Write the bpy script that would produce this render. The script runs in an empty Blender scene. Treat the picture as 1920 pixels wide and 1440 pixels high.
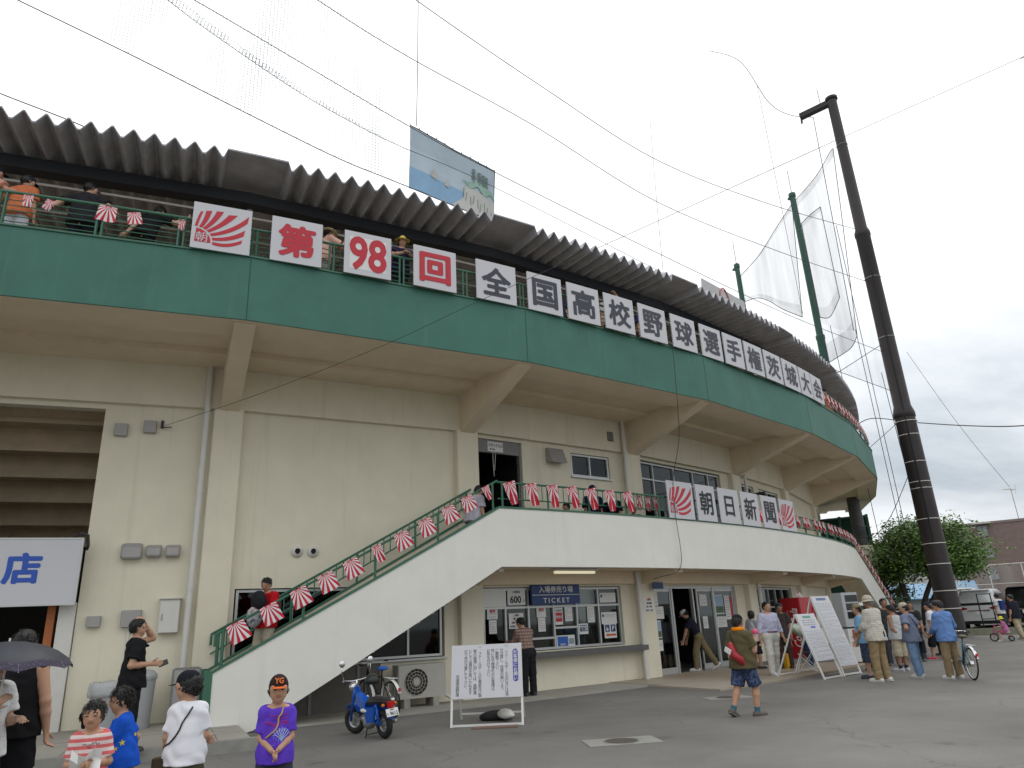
import bpy, bmesh, math, random
import numpy as np
from mathutils import Vector, Matrix
from mathutils.bvhtree import BVHTree
random.seed(7)
scene = bpy.context.scene
COL = scene.collection
R = math.radians
# ---------------------------------------------------------------- camera
cd = bpy.data.cameras.new('camera'); cd.sensor_width = 36.0; cd.lens = 1334.07/1920*36; cd.clip_end = 3000; cd.clip_start = 0.05
cam = bpy.data.objects.new('camera', cd); COL.objects.link(cam); scene.camera = cam
_p, _r = R(18.66), R(-2.761)
_f = Vector((0, math.cos(_p), math.sin(_p))); _u0 = Vector((0, -math.sin(_p), math.cos(_p))); _r0 = Vector((1, 0, 0))
_rt = math.cos(_r)*_r0 + math.sin(_r)*_u0; _up = -math.sin(_r)*_r0 + math.cos(_r)*_u0
cam.matrix_world = Matrix(((_rt.x, _up.x, -_f.x, 0), (_rt.y, _up.y, -_f.y, 0), (_rt.z, _up.z, -_f.z, 1.58), (0, 0, 0, 1)))
# ---------------------------------------------------------------- sky, sun, exposure
SUN_EL, SUN_AZ = 58, 12            # sun above and behind the stand, veiled by cloud
wd = bpy.data.worlds.new('World'); scene.world = wd; wd.use_nodes = True
nt = wd.node_tree; nt.nodes.clear()
def _n(t, kind, **kw):
    n = t.nodes.new(kind)
    for k, v in kw.items():
        if k in n.inputs.keys(): n.inputs[k].default_value = v
        else: setattr(n, k, v)
    return n
sky = _n(nt, 'ShaderNodeTexSky', sky_type='NISHITA', sun_disc=False, sun_elevation=R(SUN_EL), sun_rotation=R(SUN_AZ), air_density=1.0, dust_density=3.0)
bg1 = _n(nt, 'ShaderNodeBackground', Strength=0.10); nt.links.new(sky.outputs[0], bg1.inputs[0])
tc = _n(nt, 'ShaderNodeTexCoord')
sep = _n(nt, 'ShaderNodeSeparateXYZ'); nt.links.new(tc.outputs['Generated'], sep.inputs[0])
mp = _n(nt, 'ShaderNodeMapping'); mp.inputs['Scale'].default_value = (1.0, 1.0, 2.6); nt.links.new(tc.outputs['Generated'], mp.inputs[0])
noi = _n(nt, 'ShaderNodeTexNoise', Scale=2.6, Detail=9.0, Roughness=0.56, Distortion=0.25); nt.links.new(mp.outputs[0], noi.inputs['Vector'])
# cloud deck: thin and bright overhead, thicker grey banks low down
el = _n(nt, 'ShaderNodeMapRange', interpolation_type='SMOOTHSTEP'); el.inputs[1].default_value = 0.12; el.inputs[2].default_value = 0.56
nt.links.new(sep.outputs['Z'], el.inputs[0])
rp = _n(nt, 'ShaderNodeValToRGB'); rp.color_ramp.elements[0].position = 0.32; rp.color_ramp.elements[1].position = 0.66
rp.color_ramp.elements[0].color = (0.31, 0.355, 0.40, 1); rp.color_ramp.elements[1].color = (0.82, 0.835, 0.85, 1)
nt.links.new(noi.outputs['Fac'], rp.inputs[0])
mix = _n(nt, 'ShaderNodeMix', data_type='RGBA'); nt.links.new(el.outputs[0], mix.inputs['Factor'])
nt.links.new(rp.outputs[0], mix.inputs['A']); mix.inputs['B'].default_value = (1.03, 1.05, 1.06, 1)
bg2 = _n(nt, 'ShaderNodeBackground', Strength=1.0); nt.links.new(mix.outputs['Result'], bg2.inputs[0])
cov = _n(nt, 'ShaderNodeMixShader'); cov.inputs[0].default_value = 0.92
nt.links.new(bg1.outputs[0], cov.inputs[1]); nt.links.new(bg2.outputs[0], cov.inputs[2])
wo = _n(nt, 'ShaderNodeOutputWorld'); nt.links.new(cov.outputs[0], wo.inputs[0])
sl = bpy.data.lights.new('sun', 'SUN'); sl.energy = 0.8; sl.angle = R(18); sl.color = (1.0, 0.97, 0.92)
so = bpy.data.objects.new('sun', sl); COL.objects.link(so)
_sd = Vector((math.sin(R(SUN_AZ))*math.cos(R(SUN_EL)), math.cos(R(SUN_AZ))*math.cos(R(SUN_EL)), math.sin(R(SUN_EL))))
so.rotation_euler = _sd.to_track_quat('Z', 'Y').to_euler()
scene.view_settings.view_transform = 'Standard'; scene.view_settings.look = 'None'
scene.view_settings.exposure = 0.55; scene.view_settings.gamma = 1.0
# ---------------------------------------------------------------- materials
def mat(name, col, rough=0.6, metal=0.0, var=0.0, vscale=3.0, bump=0.0, bscale=60.0, streak=0.0, stcol=(0.05, 0.045, 0.04), spec=0.4, emit=None, alpha=None, var2=None):
    m = bpy.data.materials.new(name); m.use_nodes = True; t = m.node_tree; b = t.nodes['Principled BSDF']
    b.inputs['Roughness'].default_value = rough; b.inputs['Metallic'].default_value = metal
    b.inputs['Specular IOR Level'].default_value = spec
    c4 = (*col, 1); b.inputs['Base Color'].default_value = c4
    geo = None; cur = None
    if var or streak or bump:
        geo = t.nodes.new('ShaderNodeNewGeometry')
    if var:
        nz = _n(t, 'ShaderNodeTexNoise', Scale=vscale, Detail=6.0, Roughness=0.62); t.links.new(geo.outputs['Position'], nz.inputs['Vector'])
        mr = t.nodes.new('ShaderNodeMapRange'); mr.inputs[1].default_value = 0.25; mr.inputs[2].default_value = 0.75
        mr.inputs[3].default_value = 1-var; mr.inputs[4].default_value = 1+var; t.links.new(nz.outputs['Fac'], mr.inputs[0])
        mx = t.nodes.new('ShaderNodeVectorMath'); mx.operation = 'SCALE'; mx.inputs[0].default_value = col
        t.links.new(mr.outputs[0], mx.inputs['Scale']); cur = mx.outputs[0]
        if var2:
            n2 = _n(t, 'ShaderNodeTexNoise', Scale=vscale*0.13, Detail=3.0); t.links.new(geo.outputs['Position'], n2.inputs['Vector'])
            m2 = t.nodes.new('ShaderNodeMapRange'); m2.inputs[1].default_value = 0.4; m2.inputs[2].default_value = 0.62; t.links.new(n2.outputs['Fac'], m2.inputs[0])
            x2 = _n(t, 'ShaderNodeMix', data_type='RGBA'); t.links.new(m2.outputs[0], x2.inputs['Factor']); t.links.new(cur, x2.inputs['A']); x2.inputs['B'].default_value = (*var2, 1)
            cur = x2.outputs['Result']
    if streak:
        mp_ = t.nodes.new('ShaderNodeMapping'); mp_.inputs['Scale'].default_value = (5.5, 5.5, 0.22); t.links.new(geo.outputs['Position'], mp_.inputs[0])
        n3 = _n(t, 'ShaderNodeTexNoise', Scale=1.0, Detail=5.0, Roughness=0.6); t.links.new(mp_.outputs[0], n3.inputs['Vector'])
        m3 = t.nodes.new('ShaderNodeMapRange'); m3.inputs[1].default_value = 0.56; m3.inputs[2].default_value = 0.80; m3.inputs[4].default_value = streak; t.links.new(n3.outputs['Fac'], m3.inputs[0])
        x3 = _n(t, 'ShaderNodeMix', data_type='RGBA'); t.links.new(m3.outputs[0], x3.inputs['Factor'])
        if cur: t.links.new(cur, x3.inputs['A'])
        else: x3.inputs['A'].default_value = c4
        x3.inputs['B'].default_value = (*stcol, 1); cur = x3.outputs['Result']
    if cur: t.links.new(cur, b.inputs['Base Color'])
    if bump:
        n4 = _n(t, 'ShaderNodeTexNoise', Scale=bscale, Detail=4.0); t.links.new(geo.outputs['Position'], n4.inputs['Vector'])
        bp = t.nodes.new('ShaderNodeBump'); bp.inputs['Strength'].default_value = bump; bp.inputs['Distance'].default_value = 0.02
        t.links.new(n4.outputs['Fac'], bp.inputs['Height']); t.links.new(bp.outputs[0], b.inputs['Normal'])
    if emit:
        b.inputs['Emission Color'].default_value = (*emit[0], 1); b.inputs['Emission Strength'].default_value = emit[1]
    if alpha is not None:
        b.inputs['Alpha'].default_value = alpha
    return m
_mc = {}
def flat(col, rough=0.6, metal=0.0, spec=0.4):
    k = (tuple(round(c, 3) for c in col), rough, metal, spec)
    if k not in _mc: _mc[k] = mat('paint_%d' % len(_mc), col, rough, metal, spec=spec)
    return _mc[k]
def cloth(col, var=0.10):
    k = ('c', tuple(round(c, 3) for c in col), var)
    if k not in _mc: _mc[k] = mat('cloth_%d' % len(_mc), col, 0.9, 0, var=var*1.4, vscale=9, bump=0.75, bscale=10, spec=0.12)
    return _mc[k]
def glass(name, tint, refl=0.16, alpha=0.55):
    m = bpy.data.materials.new(name); m.use_nodes = True; t = m.node_tree; t.nodes.clear()
    g = _n(t, 'ShaderNodeBsdfGlossy', Roughness=0.04); g.inputs['Color'].default_value = (0.9, 0.95, 0.95, 1)
    d = _n(t, 'ShaderNodeBsdfTransparent'); d.inputs['Color'].default_value = (*tint, 1)
    fr = _n(t, 'ShaderNodeFresnel', IOR=1.5); ad = _n(t, 'ShaderNodeMath', operation='ADD', use_clamp=True); ad.inputs[1].default_value = refl
    t.links.new(fr.outputs[0], ad.inputs[0]); mx = t.nodes.new('ShaderNodeMixShader'); t.links.new(ad.outputs[0], mx.inputs[0])
    t.links.new(d.outputs[0], mx.inputs[1]); t.links.new(g.outputs[0], mx.inputs[2]); o = t.nodes.new('ShaderNodeOutputMaterial'); t.links.new(mx.outputs[0], o.inputs[0])
    return m
M = dict(
    wall=mat('cream_wall_paint', (0.70, 0.655, 0.52), 0.85, var=0.06, vscale=1.3, bump=0.12, bscale=90, streak=0.26, stcol=(0.27, 0.24, 0.17)),
    wall2=mat('cream_soffit_paint', (0.72, 0.61, 0.455), 0.88, var=0.07, vscale=1.5, bump=0.10, bscale=70, streak=0.10, stcol=(0.25, 0.19, 0.12)),
    white=mat('white_balcony_paint', (0.72, 0.71, 0.65), 0.82, var=0.045, vscale=1.7, bump=0.10, bscale=90, streak=0.16, stcol=(0.40, 0.38, 0.31)),
    green=mat('green_fascia_paint', (0.044, 0.148, 0.112), 0.62, var=0.16, vscale=1.1, bump=0.10, bscale=60, streak=0.34, stcol=(0.12, 0.24, 0.13)),
    gsteel=mat('green_steel_paint', (0.040, 0.135, 0.085), 0.45, var=0.12, vscale=9),
    roof=mat('weathered_concrete_roof', (0.41, 0.41, 0.44), 0.9, var=0.22, vscale=2.4, bump=0.2, bscale=40, streak=0.3, stcol=(0.15, 0.15, 0.16)),
    conc=mat('bare_concrete', (0.30, 0.285, 0.25), 0.9, var=0.16, vscale=2.5, bump=0.2, bscale=50, streak=0.35, stcol=(0.10, 0.09, 0.07)),
    under=mat('stained_concrete_underside', (0.62, 0.50, 0.35), 0.92, var=0.15, vscale=2.5, bump=0.2, bscale=30),
    beam=mat('dark_navy_steel', (0.020, 0.023, 0.030), 0.6, var=0.15, vscale=4),
    pave=mat('concrete_pavement', (0.33, 0.315, 0.275), 0.92, var=0.10, vscale=3, bump=0.12, bscale=120, var2=(0.26, 0.245, 0.21)),
    kerb=mat('kerb_concrete', (0.24, 0.235, 0.215), 0.92, var=0.16, vscale=5, bump=0.2, bscale=60),
    alum=mat('aluminium_frame', (0.50, 0.51, 0.50), 0.42, 0.55, var=0.04, vscale=8),
    alumd=mat('grey_steel_panel', (0.20, 0.20, 0.195), 0.55, 0.2, var=0.08, vscale=5),
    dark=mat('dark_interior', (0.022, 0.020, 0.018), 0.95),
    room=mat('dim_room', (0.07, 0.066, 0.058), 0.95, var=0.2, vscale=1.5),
    pvc=mat('pale_pvc_pipe', (0.60, 0.585, 0.545), 0.45, var=0.05, vscale=5),
    vent=mat('vent_grey', (0.33, 0.32, 0.31), 0.5, 0.2, var=0.06, vscale=8, streak=0.25, stcol=(0.15, 0.14, 0.13)),
    board=mat('white_sign_board', (0.54, 0.54, 0.565), 0.55, var=0.025, vscale=2),
    red=mat('red_lettering', (0.48, 0.022, 0.040), 0.55), ink=mat('slate_lettering', (0.042, 0.044, 0.062), 0.55),
    black=mat('black_lettering', (0.012, 0.012, 0.014), 0.5), whitep=mat('white_paper', (0.68, 0.68, 0.66), 0.7),
    fred=mat('red_flag_cloth', (0.53, 0.020, 0.040), 0.7), fwhite=mat('white_flag_cloth', (0.72, 0.70, 0.71), 0.7),
    blue=mat('blue_sign_face', (0.022, 0.050, 0.165), 0.45), bletter=mat('blue_lettering', (0.025, 0.085, 0.42), 0.5),
    rubber=mat('black_rubber', (0.014, 0.014, 0.014), 0.75), chrome=mat('chrome', (0.62, 0.62, 0.62), 0.15, 1.0),
    steel=mat('grey_metal', (0.33, 0.33, 0.33), 0.4, 0.7), wire=mat('dark_cable', (0.035, 0.035, 0.038), 0.6),
    whitem=mat('white_enamel', (0.66, 0.66, 0.63), 0.4, var=0.03, vscale=4),
    glass=glass('window_glass', (0.42, 0.44, 0.43), 0.0), glassd=glass('dark_glass', (0.20, 0.22, 0.23), 0.0), glasst=glass('bright_glass', (0.62, 0.66, 0.66), 0.04),
)
# ---------------------------------------------------------------- mesh helpers
class MB:
    def __init__(s): s.v = []; s.f = []; s.mi = []
    def add(s, vs, fs, mi=0):
        o = len(s.v); s.v += [tuple(v) for v in vs]
        for f in fs: s.f.append(tuple(i+o for i in f)); s.mi.append(mi)
    def hexa(s, b, t, mi=0):                 # two matching polygons
        n = len(b); s.add(list(b)+list(t), [tuple(range(n-1, -1, -1)), tuple(range(n, 2*n))]+[(i, (i+1) % n, n+(i+1) % n, n+i) for i in range(n)], mi)
    def box(s, c, sz, mi=0, mx=None, bev=0):
        x, y, z = sz[0]/2, sz[1]/2, sz[2]/2
        if bev:
            o = [(x-bev, y), (x, y-bev), (x, -y+bev), (x-bev, -y), (-x+bev, -y), (-x, -y+bev), (-x, y-bev), (-x+bev, y)][::-1]
            q = [Vector((a, b_, -z)) for a, b_ in o], [Vector((a, b_, z)) for a, b_ in o]
        else:
            o = [(-x, -y), (x, -y), (x, y), (-x, y)]
            q = [Vector((a, b_, -z)) for a, b_ in o], [Vector((a, b_, z)) for a, b_ in o]
        c = Vector(c)
        if mx is None: s.hexa([p+c for p in q[0]], [p+c for p in q[1]], mi)
        else: s.hexa([mx @ (p+c) for p in q[0]], [mx @ (p+c) for p in q[1]], mi)
    def bar(s, a, b, w, h=None, mi=0, up=(0, 0, 1)):   # rectangular bar a -> b
        a, b = Vector(a), Vector(b); d = (b-a).normalized(); up = Vector(up)
        if abs(d.dot(up)) > 0.98: up = Vector((1, 0, 0)) if abs(d.x) < 0.9 else Vector((0, 1, 0))
        x = d.cross(up).normalized(); y = x.cross(d).normalized(); h = w if h is None else h
        c = [x*(-w/2)+y*(-h/2), x*(w/2)+y*(-h/2), x*(w/2)+y*(h/2), x*(-w/2)+y*(h/2)]
        s.hexa([a+k for k in c], [b+k for k in c], mi)
    def tube(s, pts, r, n=8, mi=0, closed=False, caps=True):
        pts = [Vector(p) for p in pts]; m = len(pts); rs = r if isinstance(r, (list, tuple)) else [r]*m
        o = len(s.v); prev = None
        for i, p in enumerate(pts):
            if closed: d = pts[(i+1) % m]-pts[i-1]
            else: d = pts[min(i+1, m-1)]-pts[max(i-1, 0)]
            d.normalize()
            if prev is None:
                u = Vector((0, 0, 1)) if abs(d.z) < 0.9 else Vector((1, 0, 0)); x = d.cross(u).normalized()
            else:
                x = (prev-d*prev.dot(d)); x = x.normalized() if x.length > 1e-6 else d.orthogonal().normalized()
            prev = x; y = d.cross(x)
            for k in range(n):
                a = 2*math.pi*k/n; s.v.append(tuple(p+(x*math.cos(a)+y*math.sin(a))*rs[i]))
        for i in range(m if closed else m-1):
            j = (i+1) % m
            for k in range(n):
                k2 = (k+1) % n; s.f.append((o+i*n+k, o+i*n+k2, o+j*n+k2, o+j*n+k)); s.mi.append(mi)
        if caps and not closed:
            s.f.append(tuple(o+k for k in range(n-1, -1, -1))); s.mi.append(mi); s.f.append(tuple(o+(m-1)*n+k for k in range(n))); s.mi.append(mi)
    def lathe(s, prof, n=24, mi=0, mx=None):            # profile of (r, z)
        mx = mx or Matrix.Identity(4); o = len(s.v); m = len(prof)
        for r, z in prof:
            for k in range(n):
                a = 2*math.pi*k/n; s.v.append(tuple(mx @ Vector((r*math.cos(a), r*math.sin(a), z))))
        for i in range(m-1):
            for k in range(n):
                k2 = (k+1) % n; s.f.append((o+i*n+k, o+i*n+k2, o+(i+1)*n+k2, o+(i+1)*n+k)); s.mi.append(mi)
        s.f.append(tuple(o+k for k in range(n-1, -1, -1))); s.mi.append(mi); s.f.append(tuple(o+(m-1)*n+k for k in range(n))); s.mi.append(mi)
    def ell(s, c, r, n=12, m=8, mi=0, mx=None):
        c = Vector(c); o = len(s.v); mx = mx or Matrix.Identity(4)
        for i in range(1, m):
            t = math.pi*i/m
            for k in range(n):
                a = 2*math.pi*k/n; s.v.append(tuple(mx @ (c+Vector((r[0]*math.sin(t)*math.cos(a), r[1]*math.sin(t)*math.sin(a), -r[2]*math.cos(t))))))
        for i in range(m-2):
            for k in range(n):
                k2 = (k+1) % n; s.f.append((o+i*n+k, o+i*n+k2, o+(i+1)*n+k2, o+(i+1)*n+k)); s.mi.append(mi)
        s.v.append(tuple(mx @ (c-Vector((0, 0, r[2]))))); s.v.append(tuple(mx @ (c+Vector((0, 0, r[2])))))
        for k in range(n):
            k2 = (k+1) % n; s.f.append((len(s.v)-2, o+k2, o+k)); s.mi.append(mi); s.f.append((len(s.v)-1, o+(m-2)*n+k, o+(m-2)*n+k2)); s.mi.append(mi)
    def xform(s, mx): s.v = [tuple(mx @ Vector(v)) for v in s.v]; return s
    def build(s, name, mats, parent=None, smooth=False, angle=None):
        me = bpy.data.meshes.new(name); me.from_pydata(s.v, [], s.f)
        for m in (mats if isinstance(mats, (list, tuple)) else [mats]): me.materials.append(m)
        if any(s.mi): me.polygons.foreach_set('material_index', s.mi)
        if smooth:
            me.polygons.foreach_set('use_smooth', [True]*len(me.polygons))
            if angle:
                try: me.set_sharp_from_angle(angle=R(angle))
                except Exception: pass
        me.validate(); me.update()
        o = bpy.data.objects.new(name, me); COL.objects.link(o)
        if parent: o.parent = parent
        return o
def tag(o, label=None, cat=None, group=None, kind=None):
    if label: o['label'] = label
    if cat: o['category'] = cat
    if group: o['group'] = group
    if kind: o['kind'] = kind
    return o
def thing(name, label, cat, loc=(0, 0, 0), rz=0.0, group=None):
    o = bpy.data.objects.new(name, None); COL.objects.link(o); o.location = loc; o.rotation_euler = (0, 0, rz); o.empty_display_size = 0.2
    return tag(o, label, cat, group)
def dup(root, mx=None, label=None, group=None):
    def cp(o, par):
        c = o.copy(); COL.objects.link(c)
        if par: c.parent = par
        for ch in [k for k in o.children]: cp(ch, c)
        return c
    r = cp(root, None)
    if mx is not None: r.matrix_world = mx
    if label: r['label'] = label
    if group: r['group'] = group
    return r
# polar frame of the curved stand
CX, CY = -25.567, 54.966
RF, RB, RW = 47.698, 46.23, 44.68
VA = [4.0, 11.25, 18.5, 25.744, 32.957, 40.414, 47.959, 54.472, 61.82, 69.1, 76.4]
def P(r, ph, z): a = R(ph); return Vector((CX+r*math.sin(a), CY-r*math.cos(a), z))
def frame(r, ph, z):                 # x: along the wall to the right, y: into the wall, z: up
    a = R(ph); t = Vector((math.cos(a), math.sin(a), 0)); o = Vector((math.sin(a), -math.cos(a), 0)); p = P(r, ph, z)
    return Matrix(((t.x, -o.x, 0, p.x), (t.y, -o.y, 0, p.y), (0, 0, 1, p.z), (0, 0, 0, 1)))
def chord_r(rv, ph):                 # radius of the chord polygon (vertices VA at rv) at angle ph
    for a, b in zip(VA, VA[1:]):
        if a <= ph <= b:
            m = (a+b)/2; return rv*math.cos(R((b-a)/2))/math.cos(R(ph-m))
    return rv
def angles(a, b, step):
    n = max(1, int(math.ceil((b-a)/step-1e-6))); return [a+(b-a)*i/n for i in range(n+1)]
def arcbox(mb, r0, r1, phs, z0, z1, mi=0, rf=None):
    """solid following the curve; z0/z1 may be functions of the angle"""
    f0 = z0 if callable(z0) else (lambda p: z0); f1 = z1 if callable(z1) else (lambda p: z1); rf = rf or (lambda r, p: r)
    o = len(mb.v)
    for p in phs:
        for r, z in ((r0, f0(p)), (r1, f0(p)), (r1, f1(p)), (r0, f1(p))): mb.v.append(tuple(P(rf(r, p), p, z)))
    n = len(phs)
    for i in range(n-1):
        for k in range(4):
            k2 = (k+1) % 4; mb.f.append((o+i*4+k, o+i*4+k2, o+i*4+4+k2, o+i*4+4+k)); mb.mi.append(mi)
    mb.f.append((o+3, o+2, o+1, o)); mb.mi.append(mi); q = o+(n-1)*4; mb.f.append((q, q+1, q+2, q+3)); mb.mi.append(mi)
# ---------------------------------------------------------------- lettering
_tc = {}
def glyphs(txt, size, bold=0.0, align='CENTER', spacing=1.0):
    """flat letter shapes (verts, faces) in the xy plane, centred on the origin"""
    k = (txt, align, spacing)
    if k not in _tc:
        cu = bpy.data.curves.new('lettering', 'FONT'); cu.body = txt; cu.align_x = align; cu.space_character = spacing; cu.resolution_u = 3
        ob = bpy.data.objects.new('lettering', cu); COL.objects.link(ob)
        me = bpy.data.meshes.new_from_object(ob.evaluated_get(bpy.context.evaluated_depsgraph_get()))
        vs = [tuple(v.co) for v in me.vertices]; fs = [tuple(p.vertices) for p in me.polygons]
        bpy.data.objects.remove(ob); bpy.data.curves.remove(cu); bpy.data.meshes.remove(me)
        if vs:
            ys = [v[1] for v in vs]; xs = [v[0] for v in vs]; cy = (min(ys)+max(ys))/2; cx = (min(xs)+max(xs))/2 if align == 'CENTER' else 0
            vs = [(v[0]-cx, v[1]-cy, 0) for v in vs]
        _tc[k] = (vs, fs)
    vs, fs = _tc[k]; V_, F_ = [], []
    offs = [(0, 0)] if not bold else [(0, 0)]+[(bold*math.cos(a), bold*math.sin(a)) for a in [i*math.pi/4 for i in range(8)]]
    for j, (ox, oy) in enumerate(offs):
        b = len(V_); V_ += [((x+ox)*size, (y+oy)*size, j*0.0004) for x, y, z in vs]; F_ += [tuple(i+b for i in f) for f in fs]
    return V_, F_
def put_text(mb, txt, size, fr, at=(0, 0), off=0.004, bold=0.0, mi=0, sx=1.0, sy=1.0, align='CENTER', rot=0.0, fit=None, sp=1.0):
    """lettering on a face: fr has x right, -y towards the viewer, z up"""
    vs, fs = glyphs(txt, size, bold, align, sp)
    if fit and vs:
        w = max(v[0] for v in vs)-min(v[0] for v in vs); h = max(v[1] for v in vs)-min(v[1] for v in vs); sx = fit[0]/w; sy = fit[1]/h
    ca, sa = math.cos(rot), math.sin(rot)
    mb.add([fr @ Vector((at[0]+(x*sx*ca-y*sy*sa), -off-z, at[1]+(x*sx*sa+y*sy*ca))) for x, y, z in vs], fs, mi)
def lines(mb, fr, x0, x1, z0, z1, n, th=0.35, off=0.004, mi=0, rnd=None, vertical=False):
    """rows of small print"""
    rnd = rnd or random
    for i in range(n):
        if not vertical:
            zc = z1-(i+0.5)*(z1-z0)/n; h = (z1-z0)/n*th; x = x0
            while x < x1-0.002:
                w = rnd.uniform(0.10, 0.30)*(x1-x0); xe = min(x1, x+w)
                mb.add([fr @ Vector(q) for q in ((x, -off, zc-h/2), (xe, -off, zc-h/2), (xe, -off, zc+h/2), (x, -off, zc+h/2))], [(0, 1, 2, 3)], mi); x = xe+(x1-x0)*0.05
                if rnd.random() < 0.12: break
def card(mb, fr, x0, x1, z0, z1, off=0.003, mi=0, th=0.002):
    mb.hexa([fr @ Vector((x0, -off, z0)), fr @ Vector((x1, -off, z0)), fr @ Vector((x1, -off-th, z0)), fr @ Vector((x0, -off-th, z0))],
            [fr @ Vector((x0, -off, z1)), fr @ Vector((x1, -off, z1)), fr @ Vector((x1, -off-th, z1)), fr @ Vector((x0, -off-th, z1))], mi)
# ================================================================ ground
def gz(x, y):                                   # the yard rises very slightly far off to the right
    return 0.0 if y < 21 else min(0.45, 0.018*(y-21))
asphalt = bpy.data.materials.new('worn_asphalt'); asphalt.use_nodes = True
def _asph():
    t = asphalt.node_tree; b = t.nodes['Principled BSDF']; b.inputs['Roughness'].default_value = 0.92; b.inputs['Specular IOR Level'].default_value = 0.25
    g = t.nodes.new('ShaderNodeNewGeometry')
    n1 = _n(t, 'ShaderNodeTexNoise', Scale=0.35, Detail=7.0, Roughness=0.6); t.links.new(g.outputs['Position'], n1.inputs['Vector'])
    r1 = t.nodes.new('ShaderNodeValToRGB'); r1.color_ramp.elements[0].position = 0.32; r1.color_ramp.elements[0].color = (0.122, 0.117, 0.108, 1)
    r1.color_ramp.elements[1].position = 0.68; r1.color_ramp.elements[1].color = (0.186, 0.178, 0.165, 1); t.links.new(n1.outputs['Fac'], r1.inputs[0])
    n2 = _n(t, 'ShaderNodeTexNoise', Scale=55.0, Detail=3.0, Roughness=0.7); t.links.new(g.outputs['Position'], n2.inputs['Vector'])
    m2 = t.nodes.new('ShaderNodeMapRange'); m2.inputs[1].default_value = 0.3; m2.inputs[2].default_value = 0.7; m2.inputs[3].default_value = 0.80; m2.inputs[4].default_value = 1.2; t.links.new(n2.outputs['Fac'], m2.inputs[0])
    v = t.nodes.new('ShaderNodeVectorMath'); v.operation = 'SCALE'; t.links.new(r1.outputs[0], v.inputs[0]); t.links.new(m2.outputs[0], v.inputs['Scale'])
    # darker oil marks and pale specks
    n3 = _n(t, 'ShaderNodeTexNoise', Scale=1.3, Detail=2.0); t.links.new(g.outputs['Position'], n3.inputs['Vector'])
    m3 = t.nodes.new('ShaderNodeMapRange'); m3.inputs[1].default_value = 0.66; m3.inputs[2].default_value = 0.74; m3.inputs[4].default_value = 0.45; t.links.new(n3.outputs['Fac'], m3.inputs[0])
    x3 = _n(t, 'ShaderNodeMix', data_type='RGBA'); t.links.new(m3.outputs[0], x3.inputs['Factor']); t.links.new(v.outputs[0], x3.inputs['A']); x3.inputs['B'].default_value = (0.06, 0.058, 0.055, 1)
    vo = _n(t, 'ShaderNodeTexVoronoi', Scale=7.0); t.links.new(g.outputs['Position'], vo.inputs['Vector'])
    m4 = t.nodes.new('ShaderNodeMapRange'); m4.inputs[1].default_value = 0.05; m4.inputs[2].default_value = 0.03; t.links.new(vo.outputs['Distance'], m4.inputs[0])
    x4 = _n(t, 'ShaderNodeMix', data_type='RGBA'); t.links.new(m4.outputs[0], x4.inputs['Factor']); t.links.new(x3.outputs['Result'], x4.inputs['A']); x4.inputs['B'].default_value = (0.22, 0.21, 0.20, 1)
    # hairline cracks and patched seams
    dn = _n(t, 'ShaderNodeTexNoise', Scale=1.1, Detail=4.0); t.links.new(g.outputs['Position'], dn.inputs['Vector'])
    ad = _n(t, 'ShaderNodeVectorMath', operation='MULTIPLY_ADD'); ad.inputs[1].default_value = (1.1, 1.1, 0); t.links.new(dn.outputs['Color'], ad.inputs[0]); t.links.new(g.outputs['Position'], ad.inputs[2])
    vc = _n(t, 'ShaderNodeTexVoronoi', feature='DISTANCE_TO_EDGE', Scale=0.42); t.links.new(ad.outputs[0], vc.inputs['Vector'])
    mc = t.nodes.new('ShaderNodeMapRange'); mc.inputs[1].default_value = 0.007; mc.inputs[2].default_value = 0.003; mc.inputs[4].default_value = 0.30; t.links.new(vc.outputs['Distance'], mc.inputs[0])
    mk = _n(t, 'ShaderNodeMath', operation='MULTIPLY'); mm = t.nodes.new('ShaderNodeMapRange'); mm.inputs[1].default_value = 0.45; mm.inputs[2].default_value = 0.55; t.links.new(n1.outputs['Fac'], mm.inputs[0]); t.links.new(mc.outputs[0], mk.inputs[0]); t.links.new(mm.outputs[0], mk.inputs[1])
    x5 = _n(t, 'ShaderNodeMix', data_type='RGBA'); t.links.new(mk.outputs[0], x5.inputs['Factor']); t.links.new(x4.outputs['Result'], x5.inputs['A']); x5.inputs['B'].default_value = (0.045, 0.043, 0.04, 1)
    t.links.new(x5.outputs['Result'], b.inputs['Base Color'])
    bp = t.nodes.new('ShaderNodeBump'); bp.inputs['Strength'].default_value = 0.35; bp.inputs['Distance'].default_value = 0.01; t.links.new(n2.outputs['Fac'], bp.inputs['Height']); t.links.new(bp.outputs[0], b.inputs['Normal'])
_asph()
g = MB(); ys = [-900, -60, -20, -8, 0, 6, 12, 16, 19, 21, 23, 25, 28, 32, 36, 40, 44, 46, 50, 60, 100, 300, 1500]; xs = [-1200, -200, -40, -10, 0, 10, 20, 30, 40, 60, 200, 1200]
g.v = [(x, y, gz(x, y)) for y in ys for x in xs]; nx = len(xs)
for j in range(len(ys)-1):
    for i in range(nx-1): g.f.append((j*nx+i, j*nx+i+1, (j+1)*nx+i+1, (j+1)*nx+i)); g.mi.append(0)
tag(g.build('ground', asphalt), kind='structure')
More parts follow.
